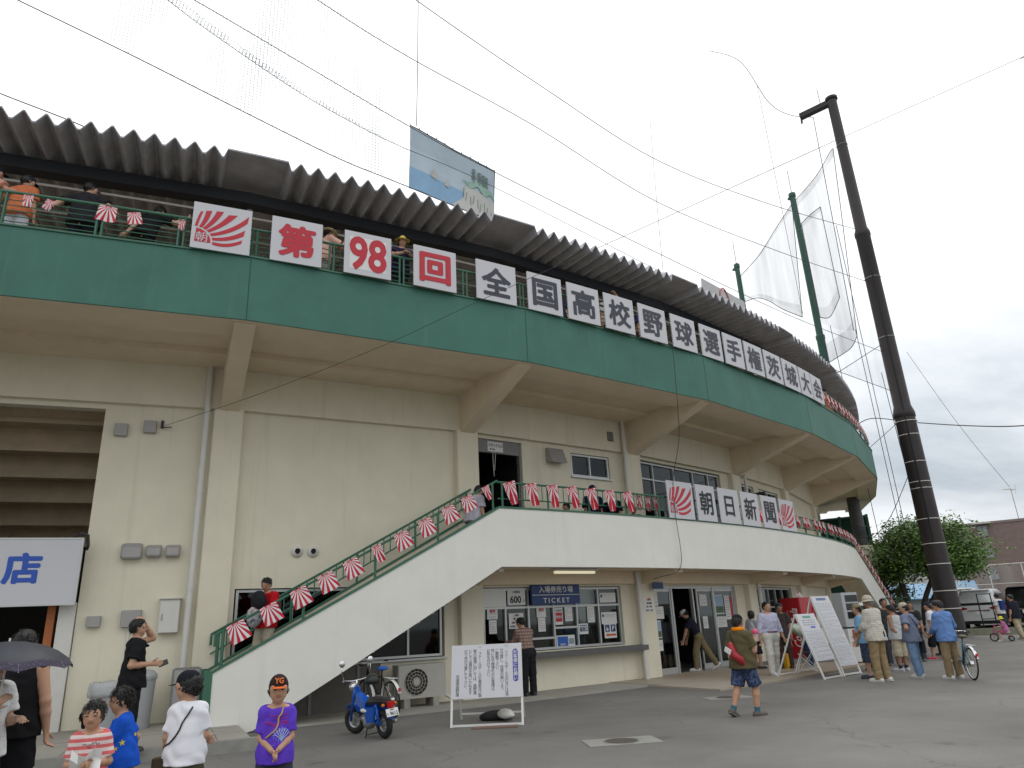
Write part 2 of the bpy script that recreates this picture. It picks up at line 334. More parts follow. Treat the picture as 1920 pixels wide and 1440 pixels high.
# raised pavement in front of the shop, kerb block at the foot of the stairs
mb = MB(); arcbox(mb, 44.5, 48.25, angles(14, 26.35, 0.6), -0.1, 0.15); tag(mb.build('pavement', M['pave']), kind='structure')
mb = MB()
for ph in (16.2, 18.6, 21.0, 23.4, 25.8): arcbox(mb, 44.7, 48.24, [ph-0.006, ph+0.006], 0.14, 0.1515)
arcbox(mb, 46.5, 46.512, angles(14, 26.3, 0.6), 0.14, 0.1515)
tag(mb.build('pavement_joint', flat((0.10, 0.095, 0.085), 0.95)), kind='structure')
mb = MB(); arcbox(mb, 48.25, 48.42, angles(14, 26.55, 0.6), -0.1, 0.165); tag(mb.build('kerb', M['kerb']), kind='structure')
mb = MB(); arcbox(mb, 44.5, 46.1, angles(26.36, 41.0, 0.6), -0.1, 0.035); tag(mb.build('pavement', M['pave']), kind='structure')
tile = mat('beige_entrance_tile', (0.35, 0.31, 0.255), 0.55, var=0.09, vscale=1.6, bump=0.05, bscale=20, var2=(0.25, 0.19, 0.13))
mb = MB(); arcbox(mb, 44.5, 46.6, angles(38.4, 41.0, 0.6), 0.0, 0.047); arcbox(mb, 44.5, 48.35, angles(41.0, 58, 0.6), -0.1, 0.045)
b_, t_ = [P(46.1, 38.2, 0.0), P(48.35, 38.0, 0.0), P(48.35, 41.0, 0.0), P(46.6, 41.0, 0.0), P(46.6, 38.4, 0.0)], None
mb.hexa(b_, [v+Vector((0, 0, 0.043)) for v in b_]); tag(mb.build('entrance_pavement', tile), kind='structure')

# ================================================================ stadium building
stadium = thing('stadium_building', 'curved cream baseball stadium stand with green fascia and zigzag concrete roof', 'stadium', tuple(P(RW, 33, 0)))
stadium.location = (0, 0, 0)
ALL = VA
mb = MB(); arcbox(mb, RF-0.035, RF, ALL, 7.136, 8.425); fas = mb.build('fascia', M['green'], stadium)
for v in VA: mb = MB(); arcbox(mb, RF-0.02, RF+0.002, [v-0.012, v+0.012], 7.138, 8.42); mb.build('fascia_joint', flat((0.03, 0.085, 0.06), 0.8), fas)
mb = MB(); arcbox(mb, RF-0.22, RF+0.025, ALL, 8.428, 8.462); mb.build('fascia_cap', M['gsteel'], fas)
mb = MB(); arcbox(mb, 46.82, RF-0.036, ALL, 7.128, 8.42); mb.build('edge_beam', M['wall2'], stadium)
mb = MB(); arcbox(mb, 44.3, 46.82, ALL, 7.26, 7.5); arcbox(mb, 44.3, 45.75, ALL, 7.15, 7.26); arcbox(mb, 43.3, 46.82, ALL, 7.5, 7.95); mb.build('deck_slab', M['wall2'], stadium)
mb = MB(); arcbox(mb, RW-0.3, RW+0.14, ALL, 6.25, 7.15); mb.build('ring_beam', M['wall'], stadium)
for v in VA[2:9]:
    a = R(v); fr = frame(RW, v, 0)
    mb = MB(); mb.box((0, 0.0, 3.02), (0.60, 0.34, 6.5), mx=fr, bev=0.02); mb.build('column', M['wall'], stadium)
    mb = MB(); w = 0.19                          # tapering cantilever bracket
    pr = [(-0.175, 6.2), (-2.86, 7.10), (-2.86, 7.127), (-2.1, 7.127), (-2.1, 7.258), (0.0, 7.258), (0.0, 6.2)]
    mb.hexa([fr @ Vector((-w, y, z)) for y, z in pr], [fr @ Vector((w, y, z)) for y, z in pr]); mb.build('bracket', M['wall2'], stadium)
def bay(i):
    a, b = VA[i], VA[i+1]; m = (a+b)/2; h = (b-a)/2; ra = RW*math.cos(R(h)); return frame(ra, m, 0), (lambda ph: ra*math.tan(R(ph-m))), ra*math.tan(R(h))
def wall_bay(i, holes, ztop=6.3, depth=0.24, name='wall'):
    fr, u, hw = bay(i); hs = [(u(p0), u(p1), z0, z1) for p0, p1, z0, z1 in holes]
    us = sorted({-hw, hw, *[max(-hw, h[0]) for h in hs], *[min(hw, h[1]) for h in hs]}); zs = sorted({-0.1, ztop, *[h[2] for h in hs], *[h[3] for h in hs]})
    mb = MB()
    for ua, ub in zip(us, us[1:]):
        run = None
        for za, zb in zip(zs, zs[1:]):
            cu, cz = (ua+ub)/2, (za+zb)/2
            if any(h[0] < cu < h[1] and h[2] < cz < h[3] for h in hs): continue
            mb.add([fr @ Vector(q) for q in ((ua, 0, za), (ub, 0, za), (ub, 0, zb), (ua, 0, zb))], [(0, 1, 2, 3)])
    for x0, x1, z0, z1 in hs:
        q = [(x0, z0), (x1, z0), (x1, z1), (x0, z1)]
        for k in range(4):
            (ax, az), (bx, bz) = q[k], q[(k+1) % 4]
            mb.add([fr @ Vector(p) for p in ((ax, 0, az), (bx, 0, bz), (bx, depth, bz), (ax, depth, az))], [(3, 2, 1, 0)])
    mb.build(name, M['wall'], stadium); return fr, u, hw
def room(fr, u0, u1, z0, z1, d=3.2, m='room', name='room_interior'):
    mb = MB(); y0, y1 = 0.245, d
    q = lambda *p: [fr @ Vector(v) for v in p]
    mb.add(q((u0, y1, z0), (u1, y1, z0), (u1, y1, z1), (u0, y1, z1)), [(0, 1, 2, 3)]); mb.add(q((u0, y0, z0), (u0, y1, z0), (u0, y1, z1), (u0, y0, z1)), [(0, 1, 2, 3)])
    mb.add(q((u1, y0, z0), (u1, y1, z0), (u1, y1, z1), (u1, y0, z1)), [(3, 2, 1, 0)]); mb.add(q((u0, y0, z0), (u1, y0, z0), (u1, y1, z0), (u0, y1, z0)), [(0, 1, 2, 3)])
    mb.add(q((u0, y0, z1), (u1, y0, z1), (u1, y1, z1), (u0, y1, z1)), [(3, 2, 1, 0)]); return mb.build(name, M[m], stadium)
def window(fr, u0, u1, z0, z1, mull=(), rails=(), gl='glass', y=0.10, w=0.05, name='window', fm='alum', parts=None, sash=None):
    mb = MB(); o = (u0+u1)/2
    for a, b in (((u0, z0+w/2), (u1, z0+w/2)), ((u0, z1-w/2), (u1, z1-w/2))): mb.box(((a[0]+b[0])/2, y, a[1]), (u1-u0, 0.09, w), mx=fr)
    for x in (u0+w/2, u1-w/2): mb.box((x, y, (z0+z1)/2), (w, 0.086, z1-z0-2*w), mx=fr)
    for x in mull: mb.box((x, y-0.006, (z0+z1)/2), (w*0.9, 0.082, z1-z0-2*w), mx=fr)
    for za, xa, xb in rails: mb.box(((xa+xb)/2, y-0.003, za), (xb-xa, 0.078, w*0.9), mx=fr)
    f = mb.build(name, M[fm], stadium)
    mb = MB(); mb.box((o, y+0.012, (z0+z1)/2), (u1-u0-2*w, 0.008, z1-z0-2*w), mx=fr); mb.build('pane', M[gl], f); return f

# bay of the shop: tall opening under the stand
fr, u, hw = wall_bay(2, [(18.5, 22.74, -0.1, 6.14)]); FR2, U2 = fr, u
wall_bay(1, []); 
mb = MB()
for k in range(11):                                # stepped underside of the terraces
    z1 = 6.9-0.42*k; y0 = 0.3+0.85*k
    mb.box((-1.2, y0+0.45, z1-0.10), (9.0, 0.95, 0.46), mx=fr); mb.box((-1.2, y0+0.02, z1-0.36), (9.0, 0.16, 0.10), mx=fr)
mb.build('terrace_underside', M['under'], stadium)
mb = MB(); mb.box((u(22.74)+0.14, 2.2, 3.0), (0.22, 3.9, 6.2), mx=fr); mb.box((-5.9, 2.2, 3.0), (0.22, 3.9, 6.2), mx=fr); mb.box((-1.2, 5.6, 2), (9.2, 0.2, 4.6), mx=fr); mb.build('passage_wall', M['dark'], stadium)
# vents and boxes on the plain wall of that bay
def hood(ph, z, w, h, fr, u, nm='vent_hood'):
    mb = MB(); x = u(ph); d = 0.16
    pr = [(0, h/2), (-d*0.55, h/2-0.02), (-d, h*0.18), (-d*1.05, -h/2+0.03), (-d*0.95, -h/2), (0, -h/2)]
    for k in range(3):
        f0, f1 = [(-0.5, -0.40), (-0.40, 0.40), (0.40, 0.5)][k]
        s0, s1 = [(0.86, 1), (1, 1), (1, 0.86)][k]
        mb.hexa([fr @ Vector((x+w*f0, yy*s0, z+zz*s0)) for yy, zz in pr], [fr @ Vector((x+w*f1, yy*s1, z+zz*s1)) for yy, zz in pr])
    mb.build(nm, M['vent'], stadium)
hood(23.76, 3.28, 0.36, 0.31, fr, u); hood(24.26, 3.28, 0.27, 0.24, fr, u); hood(24.70, 3.28, 0.26, 0.24, fr, u)
def wbox(ph, z, w, h, d, m, nm, fr, u, bev=0.01):
    mb = MB(); mb.box((u(ph), -d/2, z), (w, d, h), mx=fr, bev=bev); return mb.build(nm, M[m], stadium)
wbox(23.17, 5.70, 0.235, 0.25, 0.10, 'vent', 'junction_box', fr, u); wbox(23.84, 5.79, 0.235, 0.25, 0.10, 'vent', 'junction_box', fr, u)
wbox(23.13, 1.99, 0.23, 0.19, 0.12, 'vent', 'junction_box', fr, u); wbox(23.93, 2.02, 0.34, 0.30, 0.13, 'vent', 'junction_box', fr, u)
pb = wbox(24.77, 2.04, 0.36, 0.62, 0.16, 'pvc', 'meter_cabinet', fr, u)
mb = MB(); mb.box((u(24.77)+0.005, -0.166, 2.03), (0.33, 0.012, 0.58), mx=fr); d_ = mb.build('door', M['pvc'], pb)
mb = MB(); mb.box((u(24.77)-0.12, -0.176, 2.02), (0.025, 0.012, 0.12), mx=fr); mb.build('handle', M['steel'], d_)
mb = MB(); mb.bar(fr @ Vector((u(24.77)-0.2, -0.10, 2.36)), fr @ Vector((u(24.77)+0.2, -0.10, 2.36)), 0.22, 0.015); mb.build('hood', M['pvc'], pb)
mb = MB(); mb.tube([fr @ Vector((u(23.9), -0.03, z)) for z in (1.87, 0.9)], 0.022); mb.build('conduit', M['pvc'], stadium)
# small cracks and stains are in the paint; hook that anchors the guy wire
mb = MB(); mb.box((u(24.12), -0.03, 5.86), (0.05, 0.06, 0.16), mx=fr); mb.tube([fr @ Vector((u(24.12), -0.03, 5.80)), fr @ Vector((u(24.18), -0.1, 5.78)), fr @ Vector((u(24.35), -0.06, 5.81))], 0.012); mb.build('wall_hook', M['wire'], stadium)

# bay over the stairs
fr, u, hw = wall_bay(3, [(26.25, 32.15, 0.97, 2.52)]); FR3, U3 = fr, u
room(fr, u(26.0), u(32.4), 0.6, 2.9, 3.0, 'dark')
window(fr, u(26.3), u(32.1), 0.99, 2.5, [u(27.75), u(29.2), u(31.05)], gl='glassd')
mb = MB(); mb.box(((u(26.2)+u(32.2))/2, -0.03, 0.95), (u(32.2)-u(26.2), 0.12, 0.035), mx=fr); mb.build('window_sill', M['alum'], stadium)
mb = MB(); mb.box(((u(26.2)+u(30.2))/2, -.02, .46), (u(30.2)-u(26.2), .05, .92), mx=fr); sh_ = mb.build('stair_shade_panel', mat('grey_brown_stair_shade', (.13, .12, .105), .7, var=.15, vscale=4, streak=.3), stadium)  # dark panel added on the wall, its colour deepens the shade under the stairs
for k in range(3): mb = MB(); mb.box((u(27.0)+1.0*k, -.05, .46), (.06, .03, .92), mx=fr); mb.build('shade_panel_post', M['alumd'], sh_)
for ph in (27.79, 28.22):
    mx = fr @ Matrix.Translation((u(ph), 0, 3.27)) @ Matrix.Rotation(R(90), 4, 'X')
    mb = MB(); mb.lathe([(0.125, 0.0), (0.125, 0.03), (0.09, 0.07), (0.062, 0.085), (0.058, 0.03)], 20, mx=mx); v = mb.build('round_vent', M['pvc'], stadium, True, 40)
    mb = MB(); mb.lathe([(0.0585, 0.032), (0.02, 0.034)], 16, mx=mx); mb.build('vent_throat', M['dark'], v)

# ticket office bay
fr, u, hw = wall_bay(4, [(33.47, 39.32, 0.93, 2.45), (33.42, 35.25, 3.12, 6.16), (37.42, 39.32, 5.40, 6.07)]); FR4, U4 = fr, u
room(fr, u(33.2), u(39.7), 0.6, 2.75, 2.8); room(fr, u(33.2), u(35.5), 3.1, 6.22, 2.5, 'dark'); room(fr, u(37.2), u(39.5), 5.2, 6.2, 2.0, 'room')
ms = [u(35.2), u(37.28)]
window(fr, u(33.5), u(39.3), 0.95, 2.43, [u(34.35), u(35.25), u(36.28), u(37.28), u(38.28)], [(1.97, u(33.5), u(39.3)), (1.22, u(35.3), u(36.25)), (1.45, u(36.3), u(37.25))], 'glass', w=0.055)
mb = MB(); mb.box(((u(33.4)+u(40.0))/2, -0.17, 0.84), (u(40.0)-u(33.4), 0.36, 0.13), mx=fr, bev=0.01); mb.build('counter', mat('dark_grey_counter', (0.105, 0.105, 0.10), 0.7, var=0.15, vscale=6, bump=0.15, bscale=150), stadium)
mb = MB(); mb.box(((u(33.47)+u(35.2))/2, 0.06, 2.21), (u(34.35)-u(33.45), 0.02, 0.42), mx=fr)
mb.v = [tuple(fr @ Vector((x, y, z))) for x, y, z in [(u(33.5), 0.05, 2.0), (u(34.33), 0.05, 2.0), (u(34.33), 0.05, 2.4), (u(33.5), 0.05, 2.4)]]; mb.f = [(0, 1, 2, 3)]; mb.mi = [0]; mb.build('blind_panel', M['whitem'], stadium)
# upper entrance to the stand: dark doorway with steel lintel panel
mb = MB(); mb.box(((u(33.45)+u(35.22))/2, 0.10, 5.985), (u(35.22)-u(33.45), 0.10, 0.34), mx=fr); mb.box((u(33.47), 0.1, 4.45), (0.05, 0.12, 2.72), mx=fr); mb.box((u(35.2), 0.1, 4.45), (0.05, 0.12, 2.72), mx=fr); mb.build('door_frame', M['alumd'], stadium)
window(fr, u(37.45), u(39.28), 5.42, 6.05, [u(38.35)], gl='glass', y=0.06)
mb = MB(); mb.box((u(38.37), -0.02, 5.385), (1.55, 0.10, 0.03), mx=fr); mb.build('window_sill', M['alum'], stadium)
mb = MB(); x = u(36.62)
mb.hexa([fr @ Vector(q) for q in ((x-0.26, 0, 5.72), (x+0.26, 0, 5.72), (x+0.26, 0, 6.1), (x-0.26, 0, 6.1))], [fr @ Vector(q) for q in ((x-0.26, -0.30, 5.68), (x+0.26, -0.30, 5.68), (x+0.26, -0.12, 6.1), (x-0.26, -0.12, 6.1))]); mb.build('vent_hood', M['vent'], stadium)
mb = MB()
for k in range(8): mb.box((u(39.33), -0.148, 6.56+k*0.032), (0.22, 0.02, 0.02), mx=fr)
mb.box((u(39.33), -0.142, 6.67), (0.24, 0.01, 0.28), mx=fr, mi=1); mb.build('louvre', [M['vent'], M['dark']], stadium)

# entrance door bay
fr, u, hw = wall_bay(5, [(40.82, 46.85, 0.03, 2.45), (40.82, 46.9, 3.12, 6.16)]); FR5, U5 = fr, u
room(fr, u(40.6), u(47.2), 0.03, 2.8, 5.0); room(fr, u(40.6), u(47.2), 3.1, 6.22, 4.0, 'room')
mb = MB()
for ph in (40.86, 42.3, 43.72, 45.2, 46.8): mb.box((u(ph), 0.1, 1.24), (0.07, 0.10, 2.40), mx=fr)
mb.box(((u(40.86)+u(46.8))/2, 0.104, 2.41), (u(46.8)-u(40.86), 0.09, 0.07), mx=fr)
en = mb.build('entrance_frame', M['alum'], stadium)
def dpane(p0, p1, nm='glass_panel', bottom=0.16):
    a, b = u(p0)+0.04, u(p1)-0.04
    mb = MB()
    for z in (0.05+bottom/2, 2.33): mb.box(((a+b)/2, 0.095, z), (b-a, 0.05, bottom if z < 1 else 0.08), mx=fr)
    for x in (a+0.03, b-0.03): mb.box((x, 0.097, 1.2), (0.06, 0.046, 2.2), mx=fr)
    d = mb.build(nm, M['alum'], stadium); mb = MB(); mb.box(((a+b)/2, 0.1, 1.25), (b-a-0.12, 0.008, 2.1), mx=fr); mb.build('pane', M['glasst'], d); return d
dpane(40.86, 42.3); dpane(43.95, 45.25, 'glass_door'); dpane(45.2, 46.8)
window(fr, u(40.85), u(46.86), 3.14, 6.12, [u(41.95), u(43.4), u(44.8), u(46.0)], [(5.60, u(40.9), u(46.8)), (4.2, u(40.9), u(46.8))], 'glass', y=0.1)
mb = MB(); mb.tube([fr @ Vector((x, 1.4, 5.93)) for x in (u(42.2), u(43.6))], 0.03); mb.build('tube_lamp', mat('lit_tube', (0.9, 0.9, 0.9), emit=((1, 0.98, 0.9), 3.0)), stadium)
# right hand bays
fr, u, hw = wall_bay(6, [(48.6, 53.3, 0.5, 2.42), (48.7, 50.4, 3.12, 6.02), (51.0, 53.6, 5.1, 6.02)]); FR6, U6 = fr, u
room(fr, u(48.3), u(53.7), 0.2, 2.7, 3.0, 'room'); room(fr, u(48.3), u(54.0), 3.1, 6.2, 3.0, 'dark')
window(fr, u(48.65), u(53.25), 0.52, 2.40, [u(49.5), u(50.4), u(51.3), u(52.2)], [(1.75, u(48.7), u(53.2))], 'glassd')
window(fr, u(48.75), u(50.35), 3.14, 6.0, [u(49.5)], [(5.4, u(48.8), u(50.3))], 'glassd'); window(fr, u(51.05), u(53.55), 5.12, 6.0, [u(52.3)], gl='glass')
for i in (7, 8): wall_bay(i, [])
# drain pipes
def drain(ph, z0, z1, r=0.055, rr=RW+0.33, nm='drain_pipe'):
    mb = MB(); mb.tube([P(rr, ph, z0), P(rr, ph, z1)], r, 12)
    z = z0+0.5
    while z < z1:
        mb.tube([P(rr, ph, z-0.05), P(rr, ph, z+0.05)], r*1.14, 12); z += 1.9
    return mb.build(nm, M['pvc'], stadium, True, 40)
drain(25.18, 0.15, 7.2, 0.062, RW+0.20); drain(39.86, 3.1, 7.2, 0.06, RW+0.22); drain(39.84, 0.03, 2.8, 0.065, RW+0.25); drain(48.36, 0.04, 2.8, 0.06, RW+0.25); drain(48.75, 3.1, 6.3, 0.055, RW+0.2)
mb = MB(); mb.tube([P(RW+0.2, 48.75, 5.55), P(RW+0.9, 48.4, 5.5), P(RW+1.0, 48.2, 5.48)], 0.045, 10); mb.build('elbow_pipe', M['wire'], stadium)

# ---------------- stairs and balcony
zt = lambda ph: 0.99+(ph-25.72)*0.4285
zb = lambda ph: max(-0.05, 2.80-(32.957-ph)*0.440)
A0, A1, A2, A3 = 25.76, 32.957, 61.82, 69.0
S2D, S2N, S2L = Vector((math.sin(R(38)), math.cos(R(38)), 0)), Vector((-math.cos(R(38)), math.sin(R(38)), 0)), 5.9      # far stair runs straight off the balcony end
zt2 = lambda q: 4.09-q*0.535
zb2 = lambda q: max(-0.05, 2.80-q*0.55)
def S2(q, off, z): v = P(RB, A2, 0)+S2D*q+S2N*off; return Vector((v.x, v.y, z))
def slab2(mb, o0, o1, z0, z1, n=12):
    o = len(mb.v)
    for i in range(n+1):
        q = S2L*i/n
        for of, z in ((o1, z0(q)), (o0, z0(q)), (o0, z1(q)), (o1, z1(q))): mb.v.append(tuple(S2(q, of, z)))
    for i in range(n):
        for k in range(4): k2 = (k+1) % 4; mb.f.append((o+i*4+k, o+i*4+k2, o+i*4+4+k2, o+i*4+4+k)); mb.mi.append(0)
    mb.f.append((o+3, o+2, o+1, o)); mb.mi.append(0); e = o+n*4; mb.f.append((e, e+1, e+2, e+3)); mb.mi.append(0)
sp, bp_, sp2 = angles(A0, A1, 0.45), angles(A1, A2, 0.6), angles(A2, A3, 0.45)
mb = MB(); arcbox(mb, RB-0.14, RB, sp, zb, zt); arcbox(mb, RB-0.14, RB, bp_, 2.80, 4.09); slab2(mb, 0.0, 0.14, zb2, zt2); mb.build('parapet', M['white'], stadium)
mb = MB(); arcbox(mb, 44.86, 44.98, sp, zb, zt); mb.build('inner_parapet', M['wall'], stadium)
mb = MB(); arcbox(mb, 44.98, RB-0.14, sp, lambda p: zb(p)+0.03, lambda p: max(0.0, zt(p)-1.18)); slab2(mb, 0.14, 0.9, lambda q: zb2(q)+0.03, lambda q: max(0.0, zt2(q)-1.18)); slab2(mb, 0.9, 1.0, zb2, zt2)
arcbox(mb, RW-0.2, RB-0.14, bp_, 2.83, 3.10); mb.build('balcony_slab', M['wall2'], stadium)
mb = MB(); n = 17
for k in range(n):
    a = A0+0.5+(A1-A0-0.5)*k/n; b = A0+0.5+(A1-A0-0.5)*(k+1)/n; arcbox(mb, 44.98, RB-0.14, [a, b], max(0, zt((a+b)/2)-1.3), 0.17+(3.10-0.17)*(k+1)/n-0.02)
mb.build('stair_treads', M['conc'], stadium)
for v in (32.957, 40.414, 47.959, 54.472, 61.82):      # ribs under the balcony
    fr_ = frame(RW, v, 0); mb = MB(); pr = [(0, 2.45), (-1.35, 2.72), (-1.35, 2.826), (0, 2.826)]
    mb.hexa([fr_ @ Vector((-0.17, y, z)) for y, z in pr], [fr_ @ Vector((0.17, y, z)) for y, z in pr]); mb.build('balcony_rib', M['wall2'], stadium)
mb = MB(); arcbox(mb, RW-0.1, RW+0.16, angles(A1, A2, 1.2), 2.50, 2.826); mb.build('balcony_beam', M['wall2'], stadium)
mb = MB(); arcbox(mb, RB-0.17, RB+0.02, sp, lambda p: zt(p)+0.002, lambda p: zt(p)+0.045); arcbox(mb, RB-0.17, RB+0.02, bp_, 4.093, 4.132); slab2(mb, -0.02, 0.17, lambda q: zt2(q)+0.002, lambda q: zt2(q)+0.045)
arcbox(mb, 44.84, 45.0, sp, lambda p: zt(p)+0.002, lambda p: zt(p)+0.045)
arcbox(mb, RB-0.16, RB+0.015, [A0-0.16, A0-0.002], 0.02, zt(A0)+0.04); arcbox(mb, 44.84, 45.0, [A0-0.16, A0-0.002], 0.15, zt(A0)+0.04)
mb.build('parapet_cap', M['gsteel'], stadium)
# light under the balcony
mb = MB(); fr_ = frame(45.45, 36.3, 2.74); mb.box((0, 0, 0.055), (1.42, 0.16, 0.05), mx=fr_); mb.box((0, 0, 0.0), (1.30, 0.10, 0.06), mx=fr_, mi=1, bev=0.02)
tag(mb.build('ceiling_light', [M['whitem'], mat('cream_lamp_diffuser', (0.80, 0.75, 0.55), 0.4, emit=((1.0, .9, .62), .35))]), 'long fluorescent lamp under the balcony above the ticket window', 'lamp')

# ---------------- roof
mb = MB(); ro, ri = 47.46, 40.5
def prof():
    out = []
    for a, b in zip(VA[:-1], VA[1:]):
        s, e = a+0.80, b-0.80; n = max(8, round((e-s)/0.43))
        out.append((a+0.02, 0.0)); out.append((a-0.0+0.72, 0.0)); 
        for k in range(n):
            p = s+(e-s)*k/n; q = s+(e-s)*(k+1)/n; w = q-p
            out += [(p+w*0.01, -0.205), (p+w*0.10, -0.205), (p+w*0.48, 0.0), (p+w*0.58, 0.0), (p+w*0.96, -0.205)]
        out += [(e+0.02, -0.205), (b-0.70, 0.0), (b-0.02, 0.0)]
    return out
pf = prof(); th = 0.035; o = 0
for p, dz in pf:
    for r, z in ((ro, 10.885+dz), (ro, 10.885+dz+th), (ri, 10.885+dz+th), (ri, 10.885+dz)): mb.v.append(tuple(P(r, p, z)))
for i in range(len(pf)-1):
    for k in range(4):
        k2 = (k+1) % 4; mb.f.append((i*4+k, i*4+4+k, i*4+4+k2, i*4+k2)); mb.mi.append(0)
mb.build('roof', M['roof'], stadium)
mb = MB(); arcbox(mb, 46.12, 46.42, ALL, 10.40, 10.66); mb.build('eave_beam', M['beam'], stadium)
mb = MB(); ph_ = angles(11.25, 76, 1.0); mb.tube([P(46.15, p, 10.20) for p in ph_], 0.025, 6); mb.tube([P(45.3, p, 10.1) for p in ph_], 0.02, 6)
mb.build('conduit', M['pvc'], stadium)
for v in VA[1:10]:
    mb = MB(); mb.tube([P(46.1, v, 7.9), P(46.1, v, 10.42)], 0.07, 12); mb.build('roof_post', M['pvc'], stadium, True, 40)
mb = MB(); arcbox(mb, 43.1, 43.3, ALL, 7.9, 10.7); mb.build('concourse_wall', M['under'], stadium)
mb = MB()
for p in angles(12, 76, 0.62): arcbox(mb, 43.3, 43.36, [p, p+0.2], 7.95, 10.3)
mb.build('concourse_rib', M['under'], stadium)
# ---------------- railings
def rail_panel(mb, pts, r): mb.tube(pts, r, 6)
dk = thing('deck_railing', 'green horizontal bar railing along the upper deck on top of the green fascia', 'railing', (0, 0, 0))
pairs = [11.4, 13.2, 15.0, 16.8, 18.7, 20.85, 22.65, 24.25]+[25.8+1.79*k for k in range(28)]
for p in pairs:
    for q in (p-0.055, p+0.055):
        mb = MB(); mb.bar(P(RF-0.11, q, 8.44), P(RF-0.11, q, 9.10), 0.035); mb.build('post', M['gsteel'], dk)
for a, b in zip(pairs, pairs[1:]):
    mb = MB()
    for k in range(5): mb.tube([P(RF-0.11, q, 8.53+0.105*k) for q in (a+0.055, (a+b)/2, b-0.055)], 0.0095, 6)
    mb.build('bar_panel', M['gsteel'], dk)
mb = MB(); mb.tube([P(RF-0.11, q, 9.10) for q in angles(pairs[0], pairs[-1], 0.9)], 0.028, 8); mb.build('top_rail', M['gsteel'], dk)
def railing(name, label, r, fz, phs, post_h, balus=None, step=1.72, top=0.64, low=0.30, ends=True):
    t = thing(name, label, 'railing', (0, 0, 0))
    mb = MB(); pts = [P(r, p, fz(p)+top) for p in phs]
    if ends: pts = [P(r, phs[0], fz(phs[0])+top-0.2)]+pts
    mb.tube(pts, 0.026, 8); mb.build('top_rail', M['gsteel'], t)
    if balus:
        mb = MB(); mb.tube([P(r, p, fz(p)+low) for p in phs], 0.017, 6); mb.build('lower_rail', M['gsteel'], t)
    p = phs[0]+0.16; ps = []
    while p < phs[-1]+0.02:
        ps.append(p); mb = MB(); mb.bar(P(r, p, fz(p)+0.03), P(r, p, fz(p)+top), 0.045); mb.build('post', M['gsteel'], t); p += step
    if balus:
        for a, b in zip(ps, ps[1:]+[min(phs[-1], ps[-1]+step)]):
            mb = MB(); n = max(1, int(round((b-a)/balus)))
            for k in range(1, n):
                q = a+(b-a)*k/n; mb.bar(P(r, q, fz(q)+low), P(r, q, fz(q)+top), 0.02)
            if mb.v: mb.build('baluster_panel', M['gsteel'], t)
    return t
railing('stair_railing', 'green handrail with flags on the outer stair parapet', RB-0.07, zt, sp, 0.65, None)
railing('stair_railing', 'green baluster handrail on the wall side of the stairs', 44.92, zt, sp, 0.65, 0.20, top=0.66)
railing('balcony_railing', 'green baluster railing along the white first floor balcony', RB-0.07, lambda p: 4.10, bp_, 0.6, 0.195, step=1.60, top=0.60, low=0.22, ends=False)
t = thing('stair_railing', 'green handrail on the far right stair going down', 'railing', (0, 0, 0))
mb = MB(); mb.tube([S2(q, .07, zt2(q)+.64) for q in (0, S2L/2, S2L)], .026, 8); mb.build('top_rail', M['gsteel'], t)
for k in range(6): q = .1+1.12*k; mb = MB(); mb.bar(S2(q, .07, zt2(q)+.03), S2(q, .07, zt2(q)+.64), .045); mb.build('post', M['gsteel'], t)
# ================================================================ sign boards
def emblem(mb, fr, w, h, mi_red=1, mi_w=0, off=0.004, sc=1.0):
    """rising rays over a quarter disc with one white character; board spans w x h, origin at its centre"""
    def T(x, y): return fr @ Vector(((x-0.5)*w, -off, (y-0.5)*h))
    cx, cy, rr = 0.06, 0.16, 0.27
    pts = [(cx, cy-0.02)]+[(cx+rr*math.cos(R(a)), cy+rr*math.sin(R(a))) for a in range(-4, 91, 6)]
    n = len(pts); mb.add([T(*p) for p in pts], [tuple(range(n))], mi_red)
    rays = [(88, .125, .80, .165, .81), (74, .21, .83, .31, .85), (61, .39, .86, .51, .87), (47, .60, .82, .75, .84), (31, .93, .70, .95, .86), (14, .88, .40, .90, .54), (-3, .85, .23, .86, .31)]
    for a, ex0, ey0, ex1, ey1 in rays:
        def edge(da, ex, ey):
            i = (cx+(rr+.035)*math.cos(R(a+da)), cy+(rr+.035)*math.sin(R(a+da))); L = math.hypot(ex-i[0], ey-i[1])
            aa = a+da*0.5-(11 if 20 < a < 80 else (6 if a > 80 else 10)); c = (i[0]+0.5*L*math.cos(R(aa)), i[1]+0.5*L*math.sin(R(aa)))
            return [((1-t)**2*i[0]+2*t*(1-t)*c[0]+t*t*ex, (1-t)**2*i[1]+2*t*(1-t)*c[1]+t*t*ey) for t in [k/8 for k in range(9)]]
        if a > 40: L0, L1 = edge(-5.5, ex1, ey1), edge(5.5, ex0, ey0)
        else: L0, L1 = edge(-5.5, ex0, ey0), edge(5.5, ex1, ey1)
        if a == 88: L0, L1 = edge(-4, ex1, ey1), edge(4, ex0, ey0)
        vs = [T(*p) for p in L0]+[T(*p) for p in L1]
        mb.add(vs, [(k, k+1, k+10, k+9) for k in range(8)], mi_red)
    put_text(mb, '朝', 0.22*h, fr @ Matrix.Translation((( cx+.115-.5)*w, 0, (cy+.09-.5)*h)), off=off+0.002, bold=0.002, mi=mi_w, sx=w/h)
